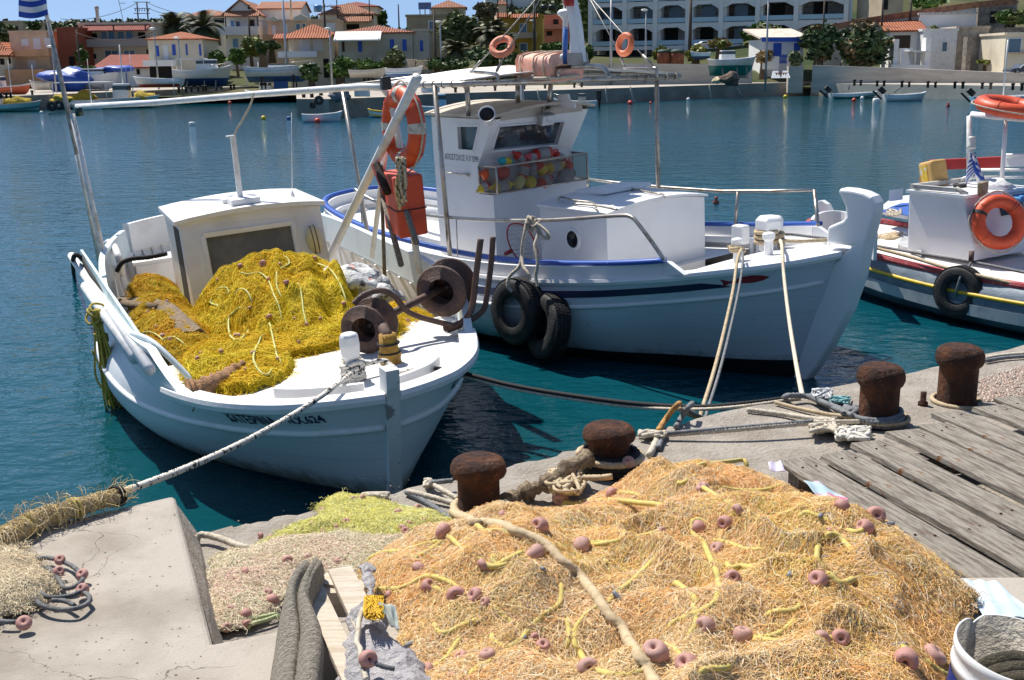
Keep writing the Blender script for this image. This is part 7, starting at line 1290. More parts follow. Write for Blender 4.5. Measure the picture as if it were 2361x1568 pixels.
def house(name, label, conv, xa, xb, ybase, yeave, D, th, depth, wall, roof='flat', rm=None, feats=(), rise=1.3, over=.25, down=2.5, cat='house', ridge='x', group=None, parapet=.0):
 th = R(th); p0 = wy(*conv(xa, ybase), D); n = VV((math.sin(th), -math.cos(th), 0)); dr = VV((math.cos(th), math.sin(th), 0)); w = (wpl(*conv(xb, ybase), p0, n) - p0).dot(dr); h = wpl(*conv(xa, yeave), p0, n).z - p0.z
 M = Matrix.Translation(p0) @ Matrix.Rotation(th, 4, 'Z'); Fh = Frame(M); r = thing(name, label, cat, M=M, group=group)
 mb = MB(); mb.box((w / 2, depth / 2, (h - down) / 2), (w, depth, h + down)); wl = mb.build('wall', wall, r)
 o = over; rm = rm or TILE; mb = MB(); a, b, c, d = VV((-o, -o, h)), VV((w + o, -o, h)), VV((w + o, depth + o, h)), VV((-o, depth + o, h))
 if roof == 'hip':
  if w > depth: e, f = VV((depth / 2, depth / 2, h + rise)), VV((w - depth / 2, depth / 2, h + rise)); fs = [(0, 1, 5, 4), (1, 2, 5), (2, 3, 4, 5), (3, 0, 4)]
  else: e, f = VV((w / 2, w / 2, h + rise)), VV((w / 2, depth - w / 2, h + rise)); fs = [(0, 1, 4), (1, 2, 5, 4), (2, 3, 5), (3, 0, 4, 5)]
  mb.add([a, b, c, d, e, f], fs); mb.add([q - VV((0, 0, .12)) for q in (a, b, c, d)], [(3, 2, 1, 0)]); z_ = VV((0, 0, -.12)); mb.add([a, b, c, d, a + z_, b + z_, c + z_, d + z_], [(4, 5, 1, 0), (5, 6, 2, 1), (6, 7, 3, 2), (7, 4, 0, 3)]); mb.build('roof', rm, r)
 elif roof == 'gable':
  if ridge == 'x': e, f = VV((-o, depth / 2, h + rise)), VV((w + o, depth / 2, h + rise)); mb.add([a, b, f, e, d, c], [(0, 1, 2, 3), (3, 2, 5, 4)]); g = [VV((0, 0, h)), VV((0, depth, h)), VV((0, depth / 2, h + rise - .05))]; off = VV((w, 0, 0))
  else: e, f = VV((w / 2, -o, h + rise)), VV((w / 2, depth + o, h + rise)); mb.add([a, e, f, d, b, c], [(0, 1, 2, 3), (1, 4, 5, 2)]); g = [VV((0, 0, h)), VV((w, 0, h)), VV((w / 2, 0, h + rise - .05))]; off = VV((0, depth, 0))
  mb.build('roof', rm, r, solid=.16); m2 = MB(); m2.prism(g, off); m2.build('gable_wall', wall, r)
 elif roof == 'shed':
  mb.hexa([a, b, c + VV((0, 0, rise)), d + VV((0, 0, rise))], [q + VV((0, 0, .15)) for q in (a, b, c + VV((0, 0, rise)), d + VV((0, 0, rise)))]); mb.build('roof', rm, r)
 else:
  for (p, q) in ((VV((0, 0, h)), VV((w, 0, h))), (VV((w, 0, h)), VV((w, depth, h))), (VV((w, depth, h)), VV((0, depth, h))), (VV((0, depth, h)), VV((0, 0, h)))): mb.bar(p + VV((0, 0, .06)), q + VV((0, 0, .06)), .24, .2)
  mb.build('parapet', rm if rm is not TILE else wall, r)
 def pt(face, x, y):
  px, py = conv(x, y)
  return Fh.y(px, py, 0) if face == 'f' else Fh.x(px, py, w) if face == 'r' else Fh.x(px, py, 0)
 for ft in feats:
  k, face, x0, y0, x1, y1 = ft[:6]; p, q = pt(face, x0, y0), pt(face, x1, y1); c = (p + q) / 2
  if k == 'balc':
   out = ft[6]; bm = ft[7] if len(ft) > 7 else wall; mb = MB(); z0, z1 = min(p.z, q.z), max(p.z, q.z); xa_, xb_ = min(p.x, q.x), max(p.x, q.x)
   mb.box(((xa_ + xb_) / 2, -out / 2, z0 + .08), (xb_ - xa_, out, .16)); mb.box(((xa_ + xb_) / 2, -out, (z0 + z1) / 2), (xb_ - xa_, .1, z1 - z0)); mb.box((xa_, -out / 2, (z0 + z1) / 2), (.1, out, z1 - z0)); mb.box((xb_, -out / 2, (z0 + z1) / 2), (.1, out, z1 - z0)); mb.build('balcony', bm, r); continue
  if k == 'awn':
   out = ft[6]; am = ft[7]; z0, z1 = min(p.z, q.z), max(p.z, q.z); xa_, xb_ = min(p.x, q.x), max(p.x, q.x); mb = MB(); mb.hexa([VV((xa_, -out, z0)), VV((xb_, -out, z0)), VV((xb_, .0, z1)), VV((xa_, .0, z1))], [VV((xa_, -out, z0 + .12)), VV((xb_, -out, z0 + .12)), VV((xb_, .0, z1 + .12)), VV((xa_, .0, z1 + .12))])
   mb.build('awning_roof', am, r); mb = MB(); nn = max(2, int((xb_ - xa_) / 3) + 1)
   for i in range(nn): x = xa_ + .15 + (xb_ - xa_ - .3) * i / (nn - 1); mb.box((x, -out + .12, (z0 + (ft[8] if len(ft) > 8 else z0 - 2.4)) / 2), (.12, .12, z0 - (ft[8] if len(ft) > 8 else z0 - 2.4)))
   mb.build('posts', ft[9] if len(ft) > 9 else WOODD, r); continue
  nm, m_ = FK[k]
  fx_ = {'f': (abs(q.x - p.x), .06, abs(q.z - p.z)), 'r': (.06, abs(q.y - p.y), abs(q.z - p.z)), 'l': (.06, abs(q.y - p.y), abs(q.z - p.z))}[face]; of = {'f': VV((0, -.02, 0)), 'r': VV((.02, 0, 0)), 'l': VV((-.02, 0, 0))}[face]
  if k in ('win', 'dark'):
   mb = MB(); g = .09 if k == 'win' else .05; mb.box(c + of * .5, tuple(v + (g * 2 if i != (1 if face == 'f' else 0) else 0) for i, v in enumerate(fx_))); fr_ = mb.build('window' if k == 'win' else 'opening', WFR if k == 'win' else wall, r); mb = MB(); mb.box(c + of * 2, fx_); mb.build('pane' if k == 'win' else 'dark_inside', m_, fr_)
   if k == 'win' and max(fx_[0], fx_[1]) > 1.0: mb = MB(); mb.box(c + of * 2.6, tuple(.07 if (i == (0 if face == 'f' else 1)) else v for i, v in enumerate(fx_))); mb.build('mullion', WFR, fr_)
  else: mb = MB(); mb.box(c + of, fx_); mb.build(nm, m_, r)
 return r, Fh, w, h
# ---- left side of the town
house('apartment_house', 'two-storey peach house with white roller shutters and brown balcony band', bg1, 135, 480, 780, 300, 122, 4, 9, PP, feats=[('shut', 'f', 195, 362, 268, 425), ('shut', 'f', 305, 355, 382, 458), ('shut', 'f', 408, 352, 470, 425), ('shut', 'f', 255, 560, 335, 635), ('balc', 'f', 135, 462, 500, 520, 1.6, PO), ('balc', 'f', 120, 645, 490, 795, 2.4, PO)])
house('apartment_house', 'brick-red plain block attached right of the peach house', bg1, 560, 735, 640, 268, 124, -3, 9, PR_, feats=[('dark', 'f', 640, 525, 700, 610)])
house('house', 'white house with orange tile roof at the far left edge', bg1, -160, 125, 690, 520, 120, 3, 8, PC, 'hip', TILE, [('awn', 'f', -160, 480, 135, 520, 1.2, TILE, 1.5), ('dark', 'f', 0, 545, 45, 600), ('dark', 'f', 80, 545, 105, 590)], rise=1.4)
house('apartment_house', 'cream two-storey house with tiled veranda roof and long grey balcony', bg1, 760, 1450, 620, 225, 128, 2, 10, PC, feats=[('dark', 'f', 850, 310, 905, 370), ('win', 'f', 940, 300, 995, 372), ('lblue', 'f', 1005, 290, 1060, 360), ('win', 'f', 1090, 295, 1150, 360), ('lblue', 'f', 1170, 288, 1230, 358), ('dark', 'f', 1280, 300, 1350, 355), ('awn', 'f', 785, 245, 1400, 290, 1.7, TILER, 4.2), ('balc', 'f', 785, 368, 1400, 432, 1.6, mat('grey balcony', (.36, .33, .29), rough=.9)), ('win', 'f', 975, 470, 1100, 530), ('win', 'f', 1150, 470, 1250, 520), ('brown', 'f', 1355, 455, 1400, 505), ('dark', 'f', 810, 480, 845, 540), ('dark', 'f', 865, 500, 895, 545)])
house('tiled_shed', 'low shed with two-step red tile roof before the cream house', bg1, 925, 1400, 700, 640, 119, 1, 5, PW, 'shed', TILER, [('dark', 'f', 1265, 640, 1300, 690)], rise=1.3, over=.6, cat='shed')
house('house', 'small cream cottage with orange hip roof, blue shutters and white door', bg1, 1400, 1650, 760, 365, 118, 24, 7.5, PC, 'hip', TILE, [('blue', 'f', 1438, 425, 1478, 522), ('door', 'f', 1515, 418, 1562, 568), ('blue', 'f', 1592, 412, 1630, 512), ('dark', 'f', 1385, 640, 1600, 745)], rise=1.2) if False else None
hc = house('house', 'small cream cottage with orange hip roof, blue shutters and white door', bg1, 1400, 1905, 760, 362, 118, 2, 7, PC, 'hip', TILE, [('blue', 'f', 1438, 425, 1478, 522), ('door', 'f', 1512, 418, 1565, 568), ('blue', 'f', 1592, 412, 1632, 512), ('blue', 'f', 1718, 408, 1742, 512), ('blue', 'f', 1842, 410, 1868, 516), ('dark', 'f', 1385, 615, 1600, 745), ('balc', 'f', 1345, 560, 1640, 612, .8, PW)], rise=.75)
house('house', 'tall cream house with faded hip roof behind the palms', bg1, 1720, 2090, 480, 150, 152, -4, 10, PC, 'hip', TILE2, [('dark', 'f', 1985, 170, 2080, 215), ('dark', 'f', 1985, 320, 2020, 375)], rise=.9)
house('house', 'white gabled house with balconies and outside stairs', bg2, 330, 650, 500, 150, 142, 3, 12, PW, 'gable', TILE2, [('dark', 'f', 525, 45, 548, 85), ('lblue', 'f', 365, 195, 400, 250), ('win', 'f', 415, 200, 455, 265), ('brown', 'f', 540, 185, 590, 250), ('balc', 'f', 275, 250, 640, 325, 1.4, PW), ('awn', 'f', 320, 110, 640, 160, 1.3, TILE2), ('lblue', 'f', 385, 360, 440, 440)], rise=1.9, ridge='y', over=.35)
house('house_wing', 'plain white windowless wing right of the gabled house', bg2, 640, 1030, 420, 85, 146, 3, 10, PW, 'gable', TILE2, [], rise=1.05, cat='house')
house('house', 'peach house with stepped parapets and arched pediments', bg2, 720, 1360, 400, 195, 138, 3, 8, PP, feats=[('win', 'f', 975, 225, 1010, 300), ('win', 'f', 1035, 220, 1060, 280), ('door', 'f', 750, 235, 790, 320), ('door', 'f', 865, 230, 900, 310), ('shut', 'f', 1230, 215, 1335, 290), ('balc', 'f', 680, 325, 900, 380, 1.2, PO)])
for x0, x1, y0, y1 in ((735, 805, 150, 200), (950, 1080, 130, 195)):
 a, b = wy(*bg2(x0, y1), 137.6), wy(*bg2(x1, y0), 137.6); mb = MB(); w_ = b.x - a.x; mb.prism([VV((a.x, a.y, a.z)), VV((b.x, a.y, a.z)), VV((b.x, a.y, a.z + (b.z - a.z) * .5)), VV(((a.x + b.x) / 2, a.y, b.z)), VV((a.x, a.y, a.z + (b.z - a.z) * .5))], (0, .4, 0)); o = mb.build('pediment', PC, center=True); tag(o, 'cream pointed pediment on the peach house roof, %s one' % ('narrow left' if x0 < 800 else 'wide right'), 'pediment')
house('house', 'large house with broad faded orange roofs and dormer above the town', bg2, 1200, 1700, 300, 130, 158, 2, 13, PC, 'hip', TILE2, [('dark', 'f', 1640, 140, 1690, 175), ('dark', 'f', 1440, 225, 1560, 275), ('awn', 'f', 1360, 150, 1680, 210, 2, TILE2, 9), ('win', 'f', 1490, 140, 1550, 168)], rise=1.6)
house('house', 'brown-roofed upper house peeking behind the broad orange roof', bg2, 1310, 1735, 130, 60, 176, 2, 9, PC, 'hip', TILER, [], rise=.8)
house('house', 'porch house with orange hip roof and white shutters above a dark garage', bg2, 920, 1340, 720, 325, 112, 3, 8, PC, 'hip', TILE, [('shut', 'f', 1000, 360, 1110, 490), ('shut', 'f', 1130, 360, 1225, 470), ('dark', 'f', 1225, 545, 1285, 720), ('balc', 'f', 830, 480, 1180, 530, 1.6, WFR), ('awn', 'f', 780, 325, 1310, 365, 1.8, TILE, 3.2)], rise=1.05)
house('house', 'grey-beige house with blue shutters, faded red roof and white porch', bg2, 1370, 2060, 590, 305, 110, 1, 8, PG, 'hip', tiles('terracotta tiles', (.40, .13, .07)), [('blue', 'f', 1840, 365, 1885, 470), ('blue', 'f', 1958, 365, 1998, 470), ('brown', 'f', 1395, 385, 1425, 480), ('blue', 'f', 1545, 380, 1588, 480), ('awn', 'f', 1340, 305, 1770, 380, 1.8, PW, 2.2, WFR)], rise=.75)
house('annex', 'flat-roofed grey annex with one blue shutter', bg2, 2065, 2208, 590, 285, 110.5, 1, 6, PG, feats=[('blue', 'f', 2120, 375, 2152, 475)], cat='house')
house('house', 'olive-grey building with tiled parapet edge behind the tall trees', bg3, -60, 300, 470, 150, 124, 2, 9, PST, rm=TILE, feats=[('win', 'f', 140, 200, 190, 270)])
house('house', 'ochre yellow house with balcony and tiled parapet behind the palms', bg3, 780, 1190, 470, 150, 130, -3, 9, PY, rm=TILE, feats=[('win', 'f', 985, 225, 1040, 310), ('balc', 'f', 890, 305, 1135, 355, 1.4, PB), ('win', 'f', 985, 405, 1045, 465), ('awn', 'f', 770, 130, 880, 170, 1.0, TILE, 9), ('awn', 'f', 900, 140, 1150, 175, 1.2, TILE, 9)])
house('house', 'salmon house with terraces right of the ochre house', bg3, 1195, 1455, 400, 150, 150, -3, 9, PS, feats=[('dark', 'f', 1290, 180, 1340, 225), ('balc', 'f', 1195, 235, 1460, 270, 1.5, PS), ('dark', 'f', 1230, 290, 1280, 330)])
house('house', 'small pinkish house high on the hillside', bg3, 770, 868, 95, 40, 205, 4, 8, PP, 'hip', TILE2, [], rise=.9); house('house', 'long pale hillside building behind the hotel sign', bg3, 160, 480, 120, 70, 180, 2, 8, PB, 'hip', TILE2, [], rise=1.2); house('house', 'white wide hall high on the skyline', bg3, 660, 1110, 20, -60, 300, 2, 20, PW, feats=[]); house('house', 'beige flat house with water tank at upper left', bg1, 0, 230, 330, 205, 150, 3, 8, PB, feats=[('dark', 'f', 130, 240, 170, 280)])
a, b = wy(*bg3(42, 88), 132), wy(*bg3(158, 22), 132); SG = thing('roof_sign', 'blue rooftop hotel sign with red letters on posts', 'sign', loc=(a.x, 132, a.z)); w_, h_ = b.x - a.x, b.z - a.z; mb = MB(); mb.box((w_ / 2, 0, h_ / 2), (w_, .15, h_)); mb.build('board', mat('sign blue', (.05, .18, .42), rough=.5), SG)
mb = MB()
for t in (.1, .5, .9): mb.box((w_ * t, .2, h_ * .2 - 1), (.12, .12, h_ + 2))
mb.build('posts', GALV, SG)
for s_, z_ in (('SUNRISE', .70), ('HOTEL', .25)):
 vs, fs = text_mesh(s_, h_ * .52); ww = max(v.x for v in vs) - min(v.x for v in vs); k = w_ * .84 / ww if s_ == 'SUNRISE' else w_ * .66 / ww; mb = MB(); mb.add([VV((w_ / 2 + v.x * k, -.085, h_ * z_ + v.y)) for v in vs], fs); mb.build('lettering', mat('sign dark red', (.22, .03, .05), rough=.5), SG)
def tank(conv, x, y, D, r_, lab, m): p = wy(*conv(x, y), D); mb = MB(); mb.lathe([(r_, 0), (r_, r_ * 1.2), (r_ * .8, r_ * 1.5), (0, r_ * 1.6)], 14, p); tag(mb.build('water_tank', m, center=True), lab, 'water tank')
TB = mat('black tank', (.02, .02, .022), rough=.4); tank(bg1, 55, 205, 151, .30, 'black water tank on the beige roof at upper left', TB); tank(bg1, 845, 225, 131, .22, 'left black water tank on the cream house roof', TB); tank(bg1, 875, 222, 133, .26, 'right black water tank on the cream house roof', TB); tank(bg2, 1178, 112, 139, .52, 'blue water tank on the peach house roof', mat('blue tank', (.10, .28, .52), rough=.4)); tank(bg3, 1205, 95, 190, .55, 'left black tank on the green hillside', TB); tank(bg3, 1275, 95, 192, .55, 'right black tank on the green hillside', TB)
p = wy(*bg1(912, 240), 129); mb = MB(); mb.box(p + VV((0, 0, .6)), (.28, .28, 2.4)); mb.sph(p + VV((0, 0, 1.85)), .26, 12, 8); tag(mb.build('chimney', plaster('chimney grey', (.4, .38, .36)), center=True), 'tall grey chimney with dark round cowl on the cream house', 'chimney')
# ---- hotel
p0 = wy(*bg4(185, 525), 138); thh = R(-19); MH = Matrix.Translation(p0) @ Matrix.Rotation(thh, 4, 'Z'); FH = Frame(MH); HT = thing('hotel', 'long white hotel with arched balconies and pale blue balcony panels', 'hotel', M=MH)
px_ = [185, 545, 868, 1210, 1560, 1945, 2350, 2877]; X = [FH.y(*bg4(x, 400), 0).x for x in px_]; zb = FH.y(*bg4(200, 500), 0).z; za = FH.y(*bg4(200, 270), 0).z; st_ = za - zb; pt_ = FH.y(*bg4(200, 440), 0).z - zb; ap = FH.y(*bg4(365, 300), 0).z - FH.y(*bg4(365, 500), 0).z; sp_ = ap * .74; Dp = 2.4
mb = MB(); wtot = X[-1]
for x in X: mb.box((x, Dp / 2 - .25, zb + st_ * 1.5 - .4), (.5, Dp, st_ * 4 + .8))
for k in range(-1, 4): mb.box((wtot / 2, Dp / 2, zb + st_ * k - .2 + st_ * 0), (wtot, Dp, .45)) if k >= 0 else None
mb.build('frame', PW, HT)
for k in range(3):
 z0 = zb + st_ * k
 for i in range(7):
  xa_, xb_ = X[i] + .25, X[i + 1] - .25; xm, hw_ = (xa_ + xb_) / 2, (xb_ - xa_) / 2; n = 12; side_w = .18
  arc = [VV((xm + (hw_ - side_w) * (2 * t / n - 1), -.02, z0 + sp_ + (ap - sp_) * (1 - (2 * t / n - 1) ** 2))) for t in range(n + 1)]; zt_ = z0 + st_ - .43; mb = MB()
  mb.add([VV((xa_, -.02, zt_)), VV((xa_, -.02, z0 + sp_))] + arc + [VV((xb_, -.02, z0 + sp_)), VV((xb_, -.02, zt_))], [tuple(range(n + 5))]); mb.v += [v + VV((0, .25, 0)) for v in mb.v]; m_ = n + 5
  mb.f += [[j, j + m_, (j + 1) % m_ + m_, (j + 1) % m_] for j in range(m_)]; mb.mi += [0] * m_; mb.sm += [False] * m_
  mb.build('arch', PW, HT); mb = MB(); mb.box((xm, -.05, z0 + pt_ * .56), (hw_ * 2, .06, pt_ * .78)); mb.build('balcony_panel', GLB, HT)
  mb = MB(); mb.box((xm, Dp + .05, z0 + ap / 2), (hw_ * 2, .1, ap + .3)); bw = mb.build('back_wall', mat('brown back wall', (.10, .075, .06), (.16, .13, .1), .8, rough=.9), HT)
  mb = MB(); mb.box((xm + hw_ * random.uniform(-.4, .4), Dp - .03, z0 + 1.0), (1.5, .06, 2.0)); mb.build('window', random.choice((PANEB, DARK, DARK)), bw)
  mb = MB(); mb.box((xa_ + .15, Dp * .55, z0 + ap / 2), (.3, Dp * .8, ap)); mb.build('partition', PW, HT)
mb = MB(); mb.box((wtot / 2, Dp + 5, zb + st_ * 1.6), (wtot, 10, st_ * 3.6 + 3)); mb.box((wtot * .5, Dp + 3, zb - 1.5), (wtot * .96, 5, 2.6)); mb.build('wall', PW, HT)
for x0, x1 in ((340, 480), (600, 700)): a, b = FH.y(*bg4(x0, 625), 0), FH.y(*bg4(x1, 535), 0); mb = MB(); mb.box(((a.x + b.x) / 2, .45, zb - .9), (b.x - a.x, .1, 1.4)); mb.build('garage_opening', DARK, HT)
# ---- right side: cottages and walls on the terrace
rc_ = house('house', 'white cottage with blue eaves, blue door and pale roof behind the gate', bg5, -55, 310, 600, 365, 103, 1, 6, PW, 'shed', mat('pale patched roof', (.62, .55, .46), (.5, .25, .14), 2, .55, .65, rough=.9), [('bdoor', 'f', 38, 400, 108, 520), ('blue', 'f', 228, 400, 280, 470)], rise=.9, over=.5)
p, q = wy(*bg5(-70, 366), 102.2), wy(*bg5(315, 366), 102.2); mb = MB(); mb.bar(p, q, .12, .38); tag(mb.build('eaves_board', SHB, center=True), 'long blue eaves board of the white cottage', 'board')
gt_ = thing('gate', 'small bright blue garden gate in a low white wall', 'gate', loc=wy(*bg5(92, 590), 101.4)); w_ = (wy(*bg5(165, 590), 101.4) - wy(*bg5(92, 590), 101.4)).x; hh_ = (wy(*bg5(92, 505), 101.4) - wy(*bg5(92, 590), 101.4)).z; mb = MB()
for i in range(9): mb.box((w_ * (i + .5) / 9, 0, hh_ / 2), (w_ / 9 * .62, .05, hh_))
for z_ in (.2, .8): mb.box((w_ / 2, .03, hh_ * z_), (w_, .04, .09))
mb.build('slats', SHB, gt_)
def wall(lab, conv, pts, D, th_, m, name='wall', down=1.5, cat='wall'):
 """a wall along its top line, pts in picture coordinates at depth D (or per-point depth)"""
 P = [wy(*conv(*p[:2]), p[2] if len(p) > 2 else D) for p in pts]; mb = MB()
 for a, b in zip(P, P[1:]): d = (b - a); t = VV((-d.y, d.x, 0)).normalized() * th_; lo = VV((0, 0, -down)); mb.hexa([a + lo, b + lo, b + lo + t, a + lo + t], [a, b, b + t, a + t])
 return tag(mb.build(name, m, center=True), lab, cat)
wall('low white garden wall left of the blue gate', bg5, [(-60, 520), (90, 525)], 101.3, .25, PW, down=1.1); wall('low white garden wall right of the blue gate', bg5, [(166, 525), (215, 530)], 101.3, .25, PW, down=1.1)
RETW = mat('board-marked retaining wall', (.56, .51, .43), (.43, .39, .33), .6, .4, .65, (.64, .59, .51), 1.4, .62, .75, st=(.35, 1, 3), rough=.95, bump=.8, bs=4)
wall('long board-marked retaining wall with the terrace above, right half', bg5, [(400, 605, 97.6), (1200, 630, 95), (2361, 680, 89), (2800, 700, 87)], 95, .6, RETW, down=2.2, name='retaining_wall'); wall('grey retaining wall below the hotel road, left half', bg4, [(60, 668, 97), (700, 672, 98.5), (1400, 680, 98.5), (1900, 690, 98.2)], 98, .6, RETW, down=2.2, name='retaining_wall')
wall('short stepped wall end with a gap beside the white boards', bg5, [(180, 612), (318, 615)], 98, .6, RETW, down=2.2, name='retaining_wall')
wall('long sloping brick-topped garden wall climbing to the right', bg5, [(470, 245, 108), (900, 165, 108), (1350, 95, 108), (1920, 15, 108), (2300, -20, 108)], 108, .35, BRICKT, down=.55); wall('pale rendered wall under the brick coping', bg5, [(470, 265, 108.1), (900, 190, 108.1), (1540, 90, 108.1), (1920, 40, 108.1)], 108, .35, plaster('pale render', (.62, .58, .52)), down=4)
house('outbuilding', 'white outbuilding with orange tile lean-to roof and blue fascia', bg5, 1100, 1390, 600, 300, 104, -10, 5, PW, 'shed', TILE, [('brown', 'f', 1150, 330, 1300, 470)], rise=1.15, over=.5, cat='outbuilding'); house('white_building', 'big blank white building with corrugated roof edge', bg5, 1385, 1905, 290, 135, 107.5, -2, 6, PW, rm=mat('corrugated edge', (.6, .58, .54), (.4, .38, .35), 6, rough=.8), feats=[], down=3, cat='house')
house('stone_hut', 'whitewashed rough stone hut with small blue window', bg5, 1410, 1722, 585, 285, 102, -2, 4.5, mat('rough whitewash', (.76, .75, .73), (.6, .58, .55), 3, .5, .7, rough=.95, bump=2.6, bs=3.5), feats=[('win', 'f', 1605, 392, 1640, 475)], cat='hut'); house('ruined_house', 'roofless plastered ruin with open doorway beside the white hut', bg5, 1722, 2012, 600, 262, 102.5, -1, 4.5, mat('flaking plaster', (.48, .41, .33), (.33, .27, .21), 1.2, .42, .6, (.26, .22, .18), 3, .62, .7, rough=.95, bump=1.4, bs=5), feats=[('dark', 'f', 1800, 345, 1850, 565)], cat='ruin'); house('stone_house', 'rubble stone house ruin with tall dark window on the upper slope', bg5, 1925, 2280, 250, 30, 112, -2, 6, STONE, feats=[('dark', 'f', 2048, 105, 2105, 215)], down=4, cat='ruin')
wall('grey rubble stone wall right of the plastered ruin', bg5, [(2010, 262), (2170, 255), (2380, 250)], 103.5, .6, STONE, down=5); wall('square stone gate pillar in front of the ruin', bg5, [(1838, 340), (1880, 340)], 99, .9, STONE, down=3.6, name='pillar', cat='pillar')
house('house', 'beige house with barred blue-grey window at the right edge', bg5, 2165, 2500, 670, 320, 96, -3, 6, PC, feats=[('win', 'f', 2222, 362, 2320, 485), ('balc', 'f', 2195, 485, 2400, 500, .15, PB)]); wall('white square gate post left of the patio', bg5, [(1160, 362), (1205, 362)], 100, 1.0, PW, down=3.2, name='pillar', cat='pillar'); wall('white square gate post with iron arch right of the patio', bg5, [(1455, 348), (1505, 348)], 100, 1.0, PW, down=3.4, name='pillar', cat='pillar'); wall('low white base wall below the two gate posts', bg5, [(1130, 598), (1480, 602)], 99.6, .5, PW, down=1.6)
mb = MB(); a, b = wy(*bg5(1270, 470), 100.5), wy(*bg5(1455, 480), 100.5); mb.bar(a, b, 1.6, .1); mb.bar(b + VV((-.9, 0, -1.1)), b + VV((-.9, 0, 0)), .07, .07, (0, 1, 0)); tag(mb.build('table_top', WFR, center=True), 'white slab shelf between the gate posts', 'table')
for i, x in enumerate((1222, 1275)): a = wy(*bg5(x, 598), 100.6); mb = MB(); mb.hexa([a, a + VV((.75, 0, 0)), a + VV((.75, .08, 0)), a + VV((0, .08, 0))], [a + VV((-.05, .5, 1.35)), a + VV((.6, .5, 1.35)), a + VV((.6, .58, 1.35)), a + VV((-.05, .58, 1.35))]); tag(mb.build('leaning_panel', mat('grey panel', (.45, .47, .48), rough=.5) if i else WFR, center=True), 'grey louvre panel leaning in the patio' if i else 'white door panel leaning in the patio', 'panel')
house('apartment_house', 'beige and pink building corner at top right behind the sloping wall', bg5, 1045, 1235, 130, -60, 122, 2, 8, PB, feats=[('dark', 'f', 1050, -50, 1095, 90)])
SB = thing('sign_board', 'pair of leaning white boards with orange-brown painted figures', 'sign', loc=wy(*bg5(18, 725), 95.5)); w_ = (wy(*bg5(195, 725), 95.5) - wy(*bg5(18, 725), 95.5)).x; hh_ = (wy(*bg5(18, 658), 95.5) - wy(*bg5(18, 725), 95.5)).z
for x0, x1 in ((0, .50), (.53, 1)): mb = MB(); mb.hexa([VV((w_ * x0, 0, 0)), VV((w_ * x1, 0, 0)), VV((w_ * x1, .08, 0)), VV((w_ * x0, .08, 0))], [VV((w_ * x0 + .25, .6, hh_)), VV((w_ * x1 - .1, .6, hh_)), VV((w_ * x1 - .1, .68, hh_)), VV((w_ * x0 + .25, .68, hh_))]); mb.build('board', WFR, SB)
mb = MB(); OB = mat('orange-brown paint', (.45, .17, .08), rough=.6)
for i in range(5): x = w_ * (.27 + .12 * i); mb.add([VV((x + dx, .3 + dz * .3 - .03, hh_ * (.5 + dz))) for dx, dz in ((0, -.2), (.06, -.2), (.12, .1), (.3, .25), (-.12, .25), (.02, .1))], [(0, 1, 2, 3, 4, 5)])
mb.build('painted_figures', OB, SB)
# ---- street lamps, poles, pylons
def lamp(conv, x0, y0, x1, y1, D, lab, arm=.9, m=GALV):
 b = wy(*conv(x1, y1), D); t = wpl(*conv(x0, y0), b, VV((0, -1, 0))); L = thing('street_lamp', lab, 'street lamp', loc=b); h = t.z - b.z; mb = MB(); mb.tube([VV((0, 0, -1)), VV((0, 0, h * .5)), VV((0, 0, h))], [.09, .075, .055], 8); mb.build('pole', m, L); mb = MB(); mb.sph((-.15, 0, h + .03), (.30, .13, .10), 12, 7); mb.build('lamp_head', mat('lamp head', (.7, .7, .66), rough=.4), L)
for a in ((bg1, 1440, 268, 1470, 800, 106, 'tall grey street lamp in front of the cream cottage'), (bg1, 1628, 355, 1688, 815, 104, 'leaning grey street lamp beside the cabin boat on land'), (bg1, 468, 435, 525, 870, 98, 'grey street lamp left, before the peach house'), (bg2, 1268, 268, 1305, 740, 100, 'grey street lamp by the porch house garage'), (bg2, 2300, 205, 2320, 650, 104, 'grey street lamp at the dark hedge'), (bg4, 765, 110, 765, 752, 98, 'short grey street lamp before the hotel'), (bg4, 2085, -40, 2038, 830, 93, 'tall grey street lamp beside the white boards'), (bg3, 1075, 195, 1110, 470, 128, 'street lamp in front of the ochre house')): lamp(*a)
def pole(conv, x0, y0, x1, y1, D, r_, m, lab, nm='pole'): b = wy(*conv(x1, y1), D); t = wpl(*conv(x0, y0), b, VV((0, -1, 0))); mb = MB(); mb.tube([b + VV((0, 0, -1.5)), VV((b.x, b.y, t.z))], [r_, r_ * .7], 8); return tag(mb.build(nm, m, center=True), lab, 'pole')
WPD = mat('dark wooden pole', (.085, .065, .05), rough=.9)
